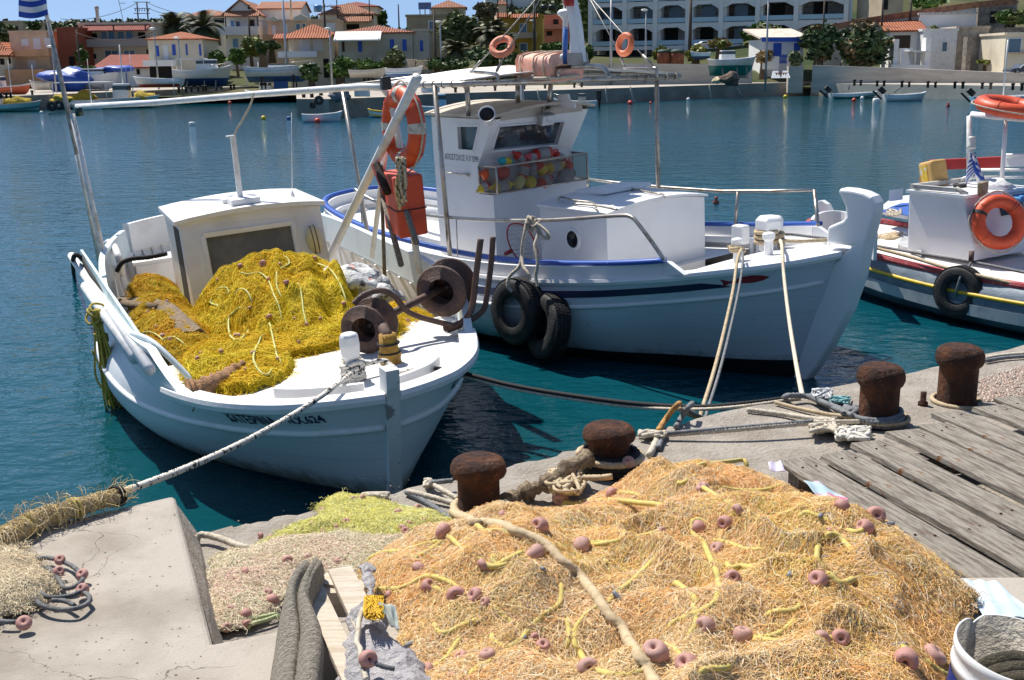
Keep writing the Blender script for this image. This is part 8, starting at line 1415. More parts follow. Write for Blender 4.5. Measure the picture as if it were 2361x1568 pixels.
pole(bg4, 400, -60, 400, 752, 97.5, .13, GALV, 'thick grey steel pole before the left hotel bays'); pole(bg2, 530, 160, 556, 540, 126, .15, WPD, 'dark wooden pole before the white gabled house'); pole(bg2, 2228, 85, 2268, 650, 105, .15, WPD, 'dark wooden pole at the grey annex'); pole(bg1, 690, 270, 742, 610, 118, .13, WPD, 'dark wooden pole beside the brick-red block'); pole(bg4, 1218, -20, 1235, 490, 120, .2, WPD, 'thick dark wooden pole before the middle hotel bays'); pole(bg3, 1108, 30, 1118, 470, 126, .17, WPD, 'dark wooden pole before the ochre house'); pole(bg2, 1232, 30, 1240, 225, 134, .14, WPD, 'dark wooden pole behind the porch house'); pole(bg5, 500, 0, 497, 320, 101, .1, WPD, 'thin wooden pole by the oleander bushes'); pole(bg5, 1052, -20, 1042, 220, 106, .12, WPD, 'wooden pole on the sloping garden wall'); pole(bg5, 1312, -20, 1310, 95, 108, .12, WPD, 'wooden pole right, beyond the garden wall'); pole(bg2, 1918, 40, 1928, 260, 150, .11, WPD, 'thin pole on the skyline left of the hotel sign'); pole(bg2, 830, -40, 878, 480, 109, .12, mat('mast grey blue', (.40, .45, .52), rough=.4), 'tall grey-blue yacht mast standing in the boatyard', nm='yacht_mast'); pole(bg2, 915, -40, 928, 150, 140, .16, PB, 'cream flue pipe above the peach house')
PYL = thing('power_pylon', 'wooden double-pole power pylon on the left skyline', 'pylon', loc=wy(*bg1(1280, 215), 165)); pp = [wy(*bg1(x, y), 165) - VV(PYL.location) for x, y in ((1283, 215), (1268, 20), (1375, 215), (1358, 15))]; mb = MB(); mb.tube([pp[0] + VV((0, 0, -4)), pp[1]], .10, 8); mb.tube([pp[2] + VV((0, 0, -4)), pp[3]], .10, 8); mb.build('poles', WPD, PYL); mb = MB()
for y in (78, 125, 20): a, b = [wy(*bg1(x, y), 165) - VV(PYL.location) for x in (1240, 1392)]; mb.bar(a, b, .07, .09)
mb.build('crossarm', WPD, PYL); mb = MB()
for x in (1255, 1290, 1315, 1340, 1375): a = wy(*bg1(x, 84), 165) - VV(PYL.location); mb.lathe([(.05, -.3), (.07, -.15), (.05, 0)], 8, a)
mb.build('insulators', WPD, PYL)
tvp = thing('tv_aerial', 'tall thin TV aerial on the cream house roof', 'aerial', loc=wy(*bg1(1150, 205), 131)); mb = MB(); mb.tube([VV((0, 0, -.5)), VV((-.5, 0, 3.2))], .03, 6)
for z_, w_ in ((2, .6), (2.6, .8), (3, .6)): mb.tube([VV((-.2 * z_ * .7, 0, z_)), VV((-.2 * z_ * .7 + w_, 0, z_))], .03, 5)
mb.build('mast', WPD, tvp)
# ---- vegetation
def leaves(name, cen, rad, n, size, cols, parent, seed, clumps=14, shell=.55, flat=1.0, off=VV((0, 0, 0))):
 r = np.random.default_rng(seed); clumps *= 2; d = r.normal(0, 1, (clumps, 3)); d /= np.linalg.norm(d, axis=1, keepdims=True); cc = d * (r.random((clumps, 1)) ** .5 * .82) * np.array(rad); cr = r.uniform(.20, .46, clumps) * min(rad[0], rad[2]) ; k = r.integers(0, clumps, n); q = r.normal(0, 1, (n, 3)); q /= np.linalg.norm(q, axis=1, keepdims=True)
 p = cc[k] + q * (cr[k] * r.uniform(shell, 1.0, n))[:, None] * np.array([1.15, 1.15, .9]); p += r.normal(0, .09, (n, 3)) * np.array(rad) * (r.random((n, 1)) < .3); p[:, 2] = np.maximum(p[:, 2], -rad[2])
 a = r.normal(0, 1, (n, 3)); a[:, 2] *= .5; a /= np.linalg.norm(a, axis=1, keepdims=True); b = np.cross(a, q + r.normal(0, .6, (n, 3))); b /= np.linalg.norm(b, axis=1, keepdims=True) + 1e-9; s_ = size * r.uniform(.6, 1.4, n)[:, None]
 v = np.stack([p - a * s_, p + b * s_ * .5, p + a * s_, p - b * s_ * .5], 1).reshape(-1, 3) + np.array(cen); qd = np.arange(n * 4).reshape(-1, 4); C = np.array(cols); ck = C[r.integers(0, len(C), clumps)][k] * r.uniform(1.0, 2.0, (n, 1)); return npmesh(name, v, qd, LEAF, np.repeat(ck, 4, 0), parent, False, off=off)
OLV = [(.10, .12, .04), (.085, .105, .035), (.12, .13, .05), (.07, .085, .03)]; DKG = [(.05, .08, .025), (.042, .068, .022), (.06, .095, .03)]; GRN_ = [(.06, .11, .022), (.05, .09, .02), (.08, .13, .03)]; YGR = [(.13, .15, .03), (.16, .15, .03), (.10, .12, .03)]; OLEA = [(.06, .09, .035), (.05, .075, .03), (.075, .11, .04), (.12, .085, .04)]; DRY = [(.20, .14, .06), (.15, .10, .05), (.24, .17, .07)]
_sd = [500]
def plant(name, lab, cat, conv, x0, y0, x1, y1, D, cols, n=1600, size=.28, trunk=None, clumps=14, group=None, depth=None):
 a, b = wy(*conv(x0, y1), D), wy(*conv(x1, y0), D); cen = (a + b) / 2; rad = ((b.x - a.x) / 2, depth or min((b.x - a.x) / 2, 3.5), (b.z - a.z) / 2); t = thing(name, lab, cat, loc=(cen.x, D, a.z), group=group); _sd[0] += 1; leaves('crown', (0, 0, rad[2]), rad, n, size, cols, t, _sd[0], clumps); mb = MB(); tz = trunk if trunk else .8
 for k in range(3 if not trunk else 1): mb.tube([VV((rad[0] * .3 * (k - 1) if not trunk else 0, 0, -tz - .5)), VV((rad[0] * .15 * (k - 1), .1, rad[2] * .5)), VV((rad[0] * .4 * (k - 1), 0, rad[2] * 1.2))], [.16, .12, .04], 7)
 if trunk:
  for k in range(5): an = k * 1.3; mb.tube([VV((0, 0, rad[2] * .3)), VV((rad[0] * .5 * math.cos(an), rad[1] * .5 * math.sin(an), rad[2] * (1 + .3 * math.sin(k))))], [.09, .03], 6)
 mb.build('trunk', mat('bark', (.12, .09, .065), rough=.95), t); return t
def palm(lab, conv, x, y, D, size, th, nfr=38, seed=1, cols=((.07, .085, .035), (.10, .11, .05), (.05, .065, .028))):
 p = wy(*conv(x, y), D); t = thing('palm_tree', lab, 'palm tree', loc=(p.x, D, p.z - th)); r = np.random.default_rng(seed); V_ = []; C_ = []
 for f in range(nfr):
  az = r.uniform(0, 2 * pi); el = r.uniform(-.5, 1.35); L = size * r.uniform(.8, 1.1); c = np.array(cols[r.integers(0, len(cols))]) * (1 if el > -.2 else 1.1); P = []
  for i in range(13): s_ = i / 12; e = el - 1.35 * s_ ** 1.6; P.append((P[-1] + VV((math.cos(az) * math.cos(e), math.sin(az) * math.cos(e), math.sin(e))) * L / 12) if P else VV((0, 0, th)))
  for i in range(1, 12):
   d = (P[i + 1] - P[i]).normalized(); sd_ = d.cross(VV((0, 0, 1))); sd_ = sd_.normalized() if sd_.length > .01 else VV((1, 0, 0)); ll = size * .24 * math.sin(pi * min(1, (i + 1) / 12.5)) + .1
   for s2 in (1, -1):
    for q in (0, .33, .66): b = P[i].lerp(P[i + 1], q); e = b + sd_ * s2 * ll + d * ll * .7 + VV((0, 0, -.25 * ll)); w_ = d * size * .020; V_ += [b - w_, b + w_, e + w_ * .2, e - w_ * .2]; C_ += [tuple(c * r.uniform(.75, 1.25))] * 4
 V_ = np.array(V_); npmesh('crown', V_, np.arange(len(V_)).reshape(-1, 4), LEAF, np.array(C_), t); mb = MB(); mb.tube([VV((0, 0, -1)), VV((.1, 0, th * .5)), VV((0, 0, th))], [size * .11, size * .085, size * .10], 10); mb.build('trunk', mat('palm bark', (.16, .115, .07), (.08, .06, .04), 6, rough=.95, bump=2, bs=5), t)
palm('big date palm left of the pair behind the small cream cottage', bg1, 1610, 240, 133, 2.4, 3, seed=1); palm('big date palm right of the pair behind the small cream cottage', bg1, 1880, 255, 131, 2.7, 3, seed=2, nfr=44)
palm('low fan palm at the hedge, before the olive-grey building', bg3, 390, 470, 112, 1.7, 1.4, seed=3, cols=((.13, .13, .065), (.10, .105, .05), (.16, .15, .08))); palm('tall shaggy palm before the ochre house', bg3, 720, 310, 116, 2.2, 3, seed=4, nfr=52, cols=((.14, .135, .07), (.10, .105, .05), (.17, .155, .09))); palm('second shaggy palm right behind the tall one', bg3, 830, 400, 114, 1.8, 2, seed=5, cols=((.12, .12, .06), (.09, .1, .045)))
for a in (('tree', 'dark bushy tree above the house at the far left edge', 'tree', bg1, -60, 195, 145, 410, 140, OLV, 1500, .4, 3), ('tree', 'small dark round tree on the skyline left of the mast', 'tree', bg1, 268, 190, 365, 275, 150, DKG, 600, .4, 2), ('bush', 'green vine bush beside the brick-red block', 'bush', bg1, 715, 395, 790, 600, 123, GRN_, 700, .28), ('hedge', 'clipped hedge on the wall behind the blue tarpaulin', 'hedge', bg1, 580, 610, 910, 665, 116, GRN_, 1500, .2, None, 22),
  ('tree', 'yellowish broadleaf tree before the white gabled house', 'tree', bg2, 478, 335, 660, 545, 122, YGR, 1900, .28, 1.5), ('fig_tree', 'bright green fig bush beside the outside stairs', 'tree', bg2, 335, 455, 520, 590, 118, GRN_, 1300, .3, .8), ('bush', 'dark bush right of the yellowish tree', 'bush', bg2, 600, 385, 700, 500, 118, DKG, 800, .25), ('bush', 'spiky dark shrub below the peach house', 'bush', bg2, 660, 375, 830, 470, 126, DKG, 900, .3), ('bush', 'green shrubs on the wall behind the cabin boat', 'bush', bg2, 150, 470, 320, 600, 119, GRN_, 1200, .28),
  ('bush', 'rounded dark green bush beside the street lamp and garage', 'bush', bg2, 1275, 525, 1490, 735, 104, GRN_, 2300, .24), ('bush', 'tall dark shrub behind the sailing yacht keel', 'bush', bg2, 1030, 575, 1195, 755, 104, DKG, 1700, .24), ('hedge', 'low shrubs before the white porch', 'hedge', bg2, 1480, 540, 1800, 665, 105, GRN_, 2200, .24, None, 18), ('bush', 'broad olive bush before the blue shutters', 'bush', bg2, 1760, 455, 2010, 655, 105, OLV, 2200, .24), ('tree', 'round green tree on the skyline right of the orange roofs', 'tree', bg2, 1730, 105, 1815, 230, 165, GRN_, 800, .4, 2),
  ('tree', 'large olive-green tamarisk tree before the olive-grey building', 'tree', bg3, 230, 80, 600, 470, 118, OLV, 4200, .3, 2, 24), ('tree', 'tall brownish bare-topped tree behind the palms', 'tree', bg3, 560, 0, 790, 200, 126, [(.12, .10, .05), (.10, .09, .045), (.15, .12, .07)], 1900, .3, 5), ('hedge', 'long dark hedge left of the palms along the road', 'hedge', bg3, -20, 530, 560, 660, 104, DKG, 3600, .22, None, 34), ('bush', 'dense dark bush below the palms', 'bush', bg3, 480, 420, 990, 650, 106, DKG, 4200, .24, None, 30), ('hedge', 'green hedge before the salmon house', 'hedge', bg3, 1160, 395, 1480, 485, 122, GRN_, 1800, .28, None, 18), ('tree', 'dark tall tree left of the hotel', 'tree', bg3, 1520, -80, 1650, 420, 145, DKG, 2600, .45, 2, 20), ('bush', 'low green bush at the hotel corner', 'bush', bg3, 1560, 400, 1660, 560, 125, GRN_, 1000, .3), ('bush', 'green scrub at the road below the salmon house', 'bush', bg3, 860, 480, 1100, 600, 110, YGR, 1300, .25),
  ('bush', 'pale green scrub mound before the hotel, left', 'bush', bg4, 850, 490, 1060, 660, 106, YGR, 1600, .22), ('bush', 'yellow-flowered scrub between the rusty drums and the boat', 'bush', bg4, 1150, 480, 1450, 640, 108, [(.22, .21, .05), (.14, .15, .04), (.10, .12, .03)], 2400, .22, None, 20), ('bush', 'reddish dry scrub below the hotel', 'bush', bg4, 1420, 410, 1700, 520, 112, DRY + YGR, 1500, .24), ('tree', 'leafy green tree before the right hotel bays', 'tree', bg4, 1740, 235, 2260, 545, 113, GRN_ + OLV, 4600, .3, 1.5, 26), ('bush', 'brown dry bush left of the blue-eaved cottage', 'bush', bg4, 1920, 520, 2120, 680, 101.5, DRY, 1500, .2),
  ('oleander', 'huge dark oleander thicket between the cottage and the white gate post', 'bush', bg5, 560, 190, 1165, 635, 101, OLEA, 7000, .26, None, 34), ('oleander', 'tall oleander bush left of the big thicket', 'bush', bg5, 290, 150, 640, 620, 101.5, OLEA, 4200, .26, None, 22), ('bush', 'small pale oleander by the blue gate', 'bush', bg5, 185, 465, 310, 610, 100.2, [(.10, .13, .06), (.08, .105, .05)], 1200, .2), ('bush', 'shrubs growing on the upper slope at the right edge', 'bush', bg5, 2050, 90, 2420, 250, 104, GRN_ + OLV, 2600, .26, None, 18), ('bush', 'tuft of weeds growing on the whitewashed hut roof', 'bush', bg5, 1470, 245, 1580, 290, 102.5, YGR, 500, .18), ('tree', 'green trees beyond the sloping garden wall', 'tree', bg5, 1320, -60, 1660, 90, 116, GRN_, 1800, .3), ('bush', 'weeds along the foot of the plastered ruin', 'bush', bg5, 1890, 540, 2160, 600, 100, YGR, 900, .18, None, 18)):
 plant(*a)
p = wy(*bg2(1232, 112), 160); AR = thing('araucaria_tree', 'small tiered araucaria tree on the skyline', 'tree', loc=p); mb = MB(); mb.tube([VV((0, 0, -4)), VV((0, 0, 6.6))], [.16, .05], 7); mb.build('trunk', WPD, AR); V_ = []
for i in range(6):
 for k in range(14): a = k * 2 * pi / 14; L = 2.2 - i * .32; z_ = .6 + i * 1.05; d = VV((math.cos(a), math.sin(a), .12)); s_ = VV((-math.sin(a), math.cos(a), 0)) * .16; V_ += [VV((0, 0, z_)) - s_, VV((0, 0, z_)) + s_, VV((0, 0, z_)) + d * L + s_ * .6, VV((0, 0, z_)) + d * L - s_ * .6]
V_ = np.array(V_); npmesh('crown', V_, np.arange(len(V_)).reshape(-1, 4), LEAF, np.full((len(V_), 3), (.035, .06, .022)), AR)
r = np.random.default_rng(77); N = 7000; P = []; C = []
for i in range(N):
 y = 165 + 700 * r.random() ** 1.3; x = r.uniform(-.62, .62) * (70 + y * .9)
 if -30 < x < 30 and y < 185: continue
 P.append((x, y, land(x, y)))
P = np.array(P); N = len(P); k = 26; q = r.normal(0, 1, (N, k, 3)); q /= np.linalg.norm(q, axis=2, keepdims=True); sz = r.uniform(.7, 1.7, (N, 1, 1)) * (.6 + P[:, 1, None, None] / 500); c = P[:, None, :] + q * sz * np.array([1.2, 1.2, .9]) * r.uniform(.6, 1, (N, k, 1)) + np.array([0, 0, .5]) * sz; a = r.normal(0, 1, (N, k, 3)); a /= np.linalg.norm(a, axis=2, keepdims=True); b = np.cross(a, q); b /= np.linalg.norm(b, axis=2, keepdims=True) + 1e-9; s_ = sz * .42; v = np.stack([c - a * s_, c + b * s_ * .7, c + a * s_, c - b * s_ * .7], 2).reshape(-1, 3); col = np.array(OLV + DKG + DKG)[r.integers(0, 10, N)]; col = np.repeat(col * r.uniform(.8, 1.2, (N, 1)), k * 4, 0)
o = npmesh('scrub_wood', v, np.arange(len(v)).reshape(-1, 4), LEAF, col, off=(0, 300, 5)); tag(o, 'dark green scrub and woodland covering the far slopes', 'woodland', kind='stuff')
# ---- boats and floats
def clr(n, c, **k): return mat(n, c, tuple(v * .8 for v in c), 1.5, .5, .75, rough=.45, **k)
def sboat(lab, conv, x0, x1, ywl, yaw, D=None, B=None, hh=.55, cols=None, feats=(), name='small_boat', cat='boat', pointed=False, deep=.35, boot=.06, band=None):
 pc = conv((x0 + x1) / 2, ywl); c = wz(*pc, 0) if D is None else wy(*pc, D); yw = R(yaw); W = (x1 - x0) * abs(conv(1, 0)[0] - conv(0, 0)[0]) * c.y / F; L = W / max(.35, abs(math.cos(yw)) + .3 * abs(math.sin(yw))); B = B or L * .36; hh *= .72; deep *= .72; t = thing(name, lab, cat, loc=(c.x, c.y, c.z + (0 if D is None else deep)), rz=yw); K = .68; h = L / 2; b = B / 2; ce = .03 if pointed else b * .8
 Hs = Hull([(-h, ce, hh * 1.12, -h * .95, ce * .8, -h * .9, -deep), (-h * .75, b * .92, hh, -h * .72, b * .78, -h * .7, -deep), (-h * .2, b, hh * .98, -h * .2, b * .88, -h * .2, -deep), (h * .35, b * .92, hh * 1.1, h * .33, b * .68, h * .3, -deep), (h * .75, b * .58, hh * 1.22, h * .66, b * .3, h * .6, -deep), (h, .03, hh * 1.42, h * .86, .02, h * .75, -deep * .6)], boot)
 hm, bm, dm = cols; Hs.shell([hm, bm], t, nu=26, nb=2, nt=6); mb = MB()
 if not pointed: mb.add([Hs.S(0, t_, s_) for s_, tt in ((1, (0, .2, .42, .7, 1)), (-1, (1, .7, .42, .2, 0))) for t_ in tt], [tuple(range(10))]); mb.build('transom', hm, t); mb = MB()
 for s_ in (1, -1): sweep(mb, Hs.line(s_, 0, 0, .99, 24), [(-.07, -.03), (.04, -.05), (.04, .03), (-.07, .03)], flip=1 if s_ < 0 else -1)
 mb.build('gunwale', band or dm, t); mb = MB(); Hs.deck(mb, lambda u: Hs.sta(u)[2] * .55 if u < .72 else Hs.sta(u)[2] * .97, .02, .98, .04, 16); Hs.inner(mb, hh * .5, .02, .72, .06, 16); mb.build('deck', dm, t)
 for ft in feats:
  k = ft[0]; mb = MB()
  if k == 'cabin': _, x, l, w_, h_, m_ = ft[:6]; l *= K; w_ *= K; h_ *= K; mb.box((x * h, 0, hh + h_ / 2 - .1), (l, w_, h_), taper=.9); o = mb.build('cabin', m_, t, bevel=.04); mb = MB(); mb.box((x * h, 0, hh + h_ * .66), (l * .94, w_ * .98 * .955, h_ * .28)); mb.box((x * h + .03, 0, hh + h_ * .66), (l * .955, w_ * .8, h_ * .26)); mb.build('windows', GLASS, o)
  elif k == 'thwart':
   for x in ft[1]: mb.box((x * h, 0, hh * .75), (.25, B * .8, .04))
   mb.build('thwart', dm, t)
  elif k == 'outboard': mb.box((-h - .12, 0, hh + .30), (.34, .28, .50)); mb.box((-h - .16, 0, hh - .25), (.14, .14, .7)); mb.box((-h - .12, 0, hh + .62), (.4, .32, .2)); mb.build('outboard_motor', BLACK, t, bevel=.05)
  elif k == 'tilted': q = Matrix.Rotation(R(-48), 3, 'Y'); mb.box((-h - .22, 0, hh + .35), (.34, .28, .55), q); mb.box((-h - .55, 0, hh + .02), (.13, .13, .9), q); mb.build('outboard_motor', BLACK, t, bevel=.05)
  elif k == 'awning': _, xa, xb, z_, m_ = ft; z_ *= K; mb.box(((xa + xb) / 2 * h, 0, z_), ((xb - xa) * h, B * .8, .07)); mb.build('awning', m_, t); [MB().tube([VV((x * h, y, hh * .8)), VV((x * h, y, z_))], .03, 6).build('awning_post', WPOLE, t) for x in (xa, xb) for y in (-B * .36, B * .36)]
  elif k == 'screen': x = ft[1]; mb.add([VV((x * h - .1, -B * .36, hh)), VV((x * h - .1, B * .36, hh)), VV((x * h - .45, B * .3, hh + .55)), VV((x * h - .45, -B * .3, hh + .55))], [(0, 1, 2, 3)]); mb.build('windscreen', GLASS, t, solid=.02)
  elif k == 'net': x = ft[1]; mb.sph((x * h, 0, hh * .95), (ft[2], B * .3, ft[3]), 18, 10, wob=.6); tag(mb.build('net_heap', FIBY, None), ft[4], 'fishing net').matrix_world = Matrix.Translation(t.location) @ Matrix.Rotation(yw, 4, 'Z')
  elif k == 'rail': mb.tube([p + VV((0, 0, .35)) for p in Hs.line(1, 0, .6, .97, 8)], .018, 5); mb.tube([p + VV((0, 0, .35)) for p in Hs.line(-1, 0, .6, .97, 8)], .018, 5); [mb.tube([p, p + VV((0, 0, .35))], .015, 5) for s_ in (1, -1) for p in Hs.line(s_, 0, .6, .97, 3)]; mb.build('bow_rail', STEEL, t)
  elif k == 'keel': mb.box((0, 0, -deep - .25), (h * .4, .25, .7)); mb.build('keel', bm, t); mb = MB(); [mb.bar(VV((x * h, y * b, -deep - .6)), VV((x * h, y * b * .7, .1)), .12, .12, (1, 0, 0)) for x in (-.5, .4) for y in (-1, 1)]; mb.build('cradle', RUST, t)
  elif k == 'props': [mb.bar(VV((x * h, y * b * 1.1, -deep - .25)), VV((x * h, y * b * .8, .1)), .09, .09, (1, 0, 0)) for x in (-.5, .1, .5) for y in (-1, 1)]; mb.box((0, 0, -deep - .12), (L * .6, .2, .2)); mb.build('cradle', WOODG, t)
  elif k == 'mast': mb.tube([VV((ft[1] * h, 0, hh)), VV((ft[1] * h, 0, ft[2]))], .045, 8); mb.build('mast', WPOLE, t)
  elif k == 'stripe': [sweep(mb, Hs.line(s_, ft[1], .02, .98, 24), [(-.01, -ft[2]), (.015, -ft[2]), (.015, 0), (-.01, 0)], flip=1 if s_ < 0 else -1) for s_ in (1, -1)]; mb.build('stripe', ft[3], t)
 return t
FIBY = mat('distant yellow net', (.52, .36, .03), (.38, .28, .05), 7, .45, .6, rough=.95, bump=2.5, bs=12)
W_ = clr('boat white', (.76, .76, .75)); BLU = clr('boat blue', (.05, .16, .42)); LBL = clr('boat light blue', (.35, .58, .74)); TEA = clr('boat teal', (.32, .56, .55)); YEL = clr('boat yellow', (.70, .46, .05)); CRM = clr('boat cream', (.66, .60, .5)); GRY = clr('boat grey', (.30, .30, .28)); GRE = clr('boat green bottom', (.01, .17, .14)); ORG = clr('boat orange', (.7, .14, .05)); DKB = clr('boat dark blue', (.015, .06, .2)); BLT = clr('blue tarpaulin far', (.03, .09, .40), bump=2, bs=3)
sboat('cream and teal boat with yellow net moored at the far left edge', bg1, -120, 385, 1032, 4, hh=.75, cols=(TEA, GRE, CRM), feats=(('stripe', .32, .12, GRE), ('net', .15, 1.0, .55, 'yellow net heap in the cream and teal boat'), ('cabin', -.6, 1.4, 1.1, 1.2, W_)), pointed=True)
sboat('long white fishing boat with awning moored left, behind the ridge pole', bg1, 430, 1480, 1000, 3, hh=.9, B=3.0, cols=(W_, DKB, CRM), feats=(('awning', -.75, .15, 2.9, W_), ('cabin', .35, 1.8, 1.6, 1.9, W_), ('stripe', .5, .07, DKB), ('net', -.3, 1.1, .6, 'yellow net heap under the awning of the long white boat'), ('net', .72, .8, .6, 'yellow net heap on the bow of the long white boat'), ('mast', .38, 4.8)), pointed=True)
sboat('cream inflatable boat lying on the left quay', bg1, 275, 490, 835, 172, D=100, hh=.6, cols=(CRM, CRM, GRY), feats=(), deep=.3)
t_ = sboat('white motor cruiser under repair with blue tarpaulin on its stern', bg1, 560, 1110, 830, 5, D=103, hh=1.15, cols=(W_, W_, W_), feats=(('cabin', .15, 3.0, 2.0, 1.0, W_), ('screen', .55), ('props',)), deep=.5); t_p = wy(*bg1(635, 740), 102); mb = MB(); mb.sph(t_p, (2.1, 1.6, .95), 20, 12, wob=.5); tag(mb.build('tarpaulin', BLT, center=True), 'bright blue tarpaulin draped over the cruiser stern', 'tarpaulin'); t_p = wy(*bg1(1075, 645), 104); mb = MB(); mb.sph(t_p, (1.6, 1.2, .35), 16, 10, wob=.5); mb.tube([t_p + VV((-1.2, -1, -2.4)), t_p + VV((-1.2, -1, 0))], .05, 6); mb.tube([t_p + VV((1.2, -1, -2.4)), t_p + VV((1.2, -1, 0))], .05, 6); tag(mb.build('sun_shade', BLT, center=True), 'blue sun shade over the cruiser cockpit', 'sun shade')
sboat('white cabin boat with dark blue bottom standing on land left of the yacht', bg1, 1640, 2150, 800, 3, D=103, hh=1.35, B=2.6, cols=(CRM, DKB, W_), feats=(('cabin', .15, 2.6, 1.9, 1.5, W_), ('awning', -.85, .1, 2.9, W_), ('rail',), ('props',)), deep=.55, boot=.3)
sboat('white sailing yacht with blue underside standing on a keel cradle', bg2, 515, 1150, 760, 2, D=106, hh=1.05, B=1.9, cols=(W_, BLU, W_), feats=(('stripe', .25, .07, LBL), ('cabin', .05, 3.6, 1.4, .55, W_), ('keel',), ('rail',)), deep=.75, boot=-.02, name='sailing_yacht', cat='yacht')
sboat('white and pale blue fishing boat with small wheelhouse moored at the left quay', bg2, 500, 905, 920, 176, hh=.85, B=2.4, cols=(LBL, BLU, W_), feats=(('cabin', -.05, 1.7, 1.5, 1.7, W_), ('awning', -.9, -.2, 2.3, W_), ('mast', .3, 3.4)), pointed=True)
sboat('white rowing boat moored under the concrete pier', bg2, 1030, 1405, 1130, 8, hh=.55, cols=(W_, LBL, W_), feats=(('thwart', (-.4, .1)),))
sboat('pale blue boat with tall blue cabin under the mid quay', bg3, 35, 390, 1050, 178, hh=.5, cols=(LBL, DKB, LBL), feats=(('cabin', -.2, 1.0, .9, 1.35, LBL), ('stripe', .12, .08, W_)), pointed=True, band=W_)
sboat('yellow dinghy with grey transom seen between the canopy posts', bg3, 755, 1150, 1008, 158, hh=.55, cols=(YEL, GRY, CRM), feats=(('thwart', (-.3, .2)),))
sboat('white speedboat with covered console and black outboard motor', bg3, 1290, 1700, 1000, 170, hh=.6, cols=(W_, W_, W_), feats=(('outboard',), ('stripe', .2, .06, BLU), ('rail',), ('cabin', -.3, .7, .7, .9, GRY)))
sboat('white boat with green bottom and little wheelhouse standing on the quay', bg4, 1420, 1930, 800, 4, D=93.5, hh=.95, B=2.2, cols=(CRM, GRE, W_), feats=(('cabin', -.2, 1.7, 1.3, 1.2, W_), ('props',)), pointed=True, deep=.75, boot=.25)
sboat('small white and blue boat lying in the scrub below the hotel', bg4, 1240, 1450, 625, 176, D=104, hh=.5, cols=(LBL, DKB, W_), feats=(('thwart', (-.2,)),), deep=.25)
sboat('white dinghy with tilted outboard moored left of the pair', bg5, 560, 1000, 912, 4, hh=.5, cols=(W_, GRE, W_), feats=(('tilted',), ('stripe', .2, .1, GRE), ('thwart', (-.3, .2)))); sboat('white dinghy with tilted outboard and open bow, right of the pair', bg5, 1060, 1450, 936, 4, hh=.6, cols=(W_, LBL, W_), feats=(('tilted',), ('thwart', (-.3, .2))))
sboat('pale blue motorboat with outboards half hidden by the flat life ring', bg5, 1880, 2500, 962, 4, hh=.6, cols=(LBL, DKB, W_), feats=(('tilted',), ('mast', -.1, 4.0)))
sboat('beige upturned-bow dinghy lying by the shrubs', bg2, 1465, 1815, 720, 4, D=103, hh=.6, cols=(CRM, CRM, CRM), feats=(), deep=.3); sboat('white and blue speedboat parked on land right of the beige dinghy', bg2, 1800, 2150, 715, 4, D=101, hh=.7, cols=(W_, BLU, W_), feats=(('screen', .2), ('stripe', .3, .08, LBL)), deep=.3)
sboat('small white boat with yellow band half behind the A-frame', bg2, 1640, 1860, 1088, 175, hh=.5, cols=(W_, DKB, W_), feats=(('stripe', .22, .09, YEL),), band=YEL); sboat('orange-hulled boat on the quay at the far left', bg1, -160, 290, 885, 3, D=92, hh=.65, cols=(ORG, ORG, W_), feats=(('cabin', -.3, 1.5, 1.3, 1.3, clr('pale pink cabin', (.7, .5, .46))),), deep=.3); sboat('white boat lying behind the two street lamps', bg1, 1240, 1700, 810, 176, D=100, hh=.7, cols=(W_, RED, W_), feats=(), deep=.3)
for a in ((bg1, 690, 960, 3, 'small white dinghy moored before the cruiser on the left quay', 1012, W_, LBL), (bg1, 2210, 2420, 176, 'little white boat moored right of the leaning lamp', 905, W_, BLU)):
 sboat(a[4], a[0], a[1], a[2], a[5], a[3], hh=.5, cols=(a[6], a[7], W_), feats=(('thwart', (-.2,)), ('mast', .2, 2.6)))
for x0, y0, x1, y1, D, lab in ((95, 560, 100, 800, 90, 'thin white mast at the far left boats'), (815, 545, 830, 770, 99, 'thin white mast before the cream house'), (1175, 500, 1225, 760, 97, 'white mast with lamp before the red-tiled shed'), (1600, 600, 1610, 800, 99, 'short white mast by the cabin boat'), (330, 600, 318, 820, 98, 'thin white mast behind the inflatable boat')): pole(bg1, x0, y0, x1, y1, D, .035, WPOLE, lab, nm='mast')
def buoy_(conv, x, y, r_, m, lab, shape='ball'):
 p = wz(*conv(x, y), 0); mb = MB(); s_ = r_ * p.y / F
 if shape == 'ball': mb.sph(p + VV((0, 0, s_ * .5)), (s_, s_, s_), 16, 10); mb.lathe([(s_ * .25, 0), (s_ * .22, s_ * .3), (0, s_ * .32)], 8, p + VV((0, 0, s_ * 1.4)))
 elif shape == 'drum': mb.lathe([(s_ * .9, -s_ * .4), (s_, 0), (s_, s_), (s_ * .8, s_ * 1.2), (0, s_ * 1.2)], 14, p)
 else: mb.lathe([(0, -s_ * .3), (s_ * .8, 0), (s_, s_ * .6), (s_ * .3, s_ * 1.2), (s_ * .5, s_ * 1.4), (s_ * .5, s_ * 2), (0, s_ * 2.1)], 14, p)
 tag(mb.build('buoy', m, center=True), lab, 'buoy')
VX = lambda x, y: (x, y)
RB = mat('red buoy', (.62, .06, .03), rough=.45); YB = BC['y']; WBm = mat('white buoy', (.75, .74, .7), rough=.5); BBm = mat('blue buoy', (.03, .14, .36), rough=.5)
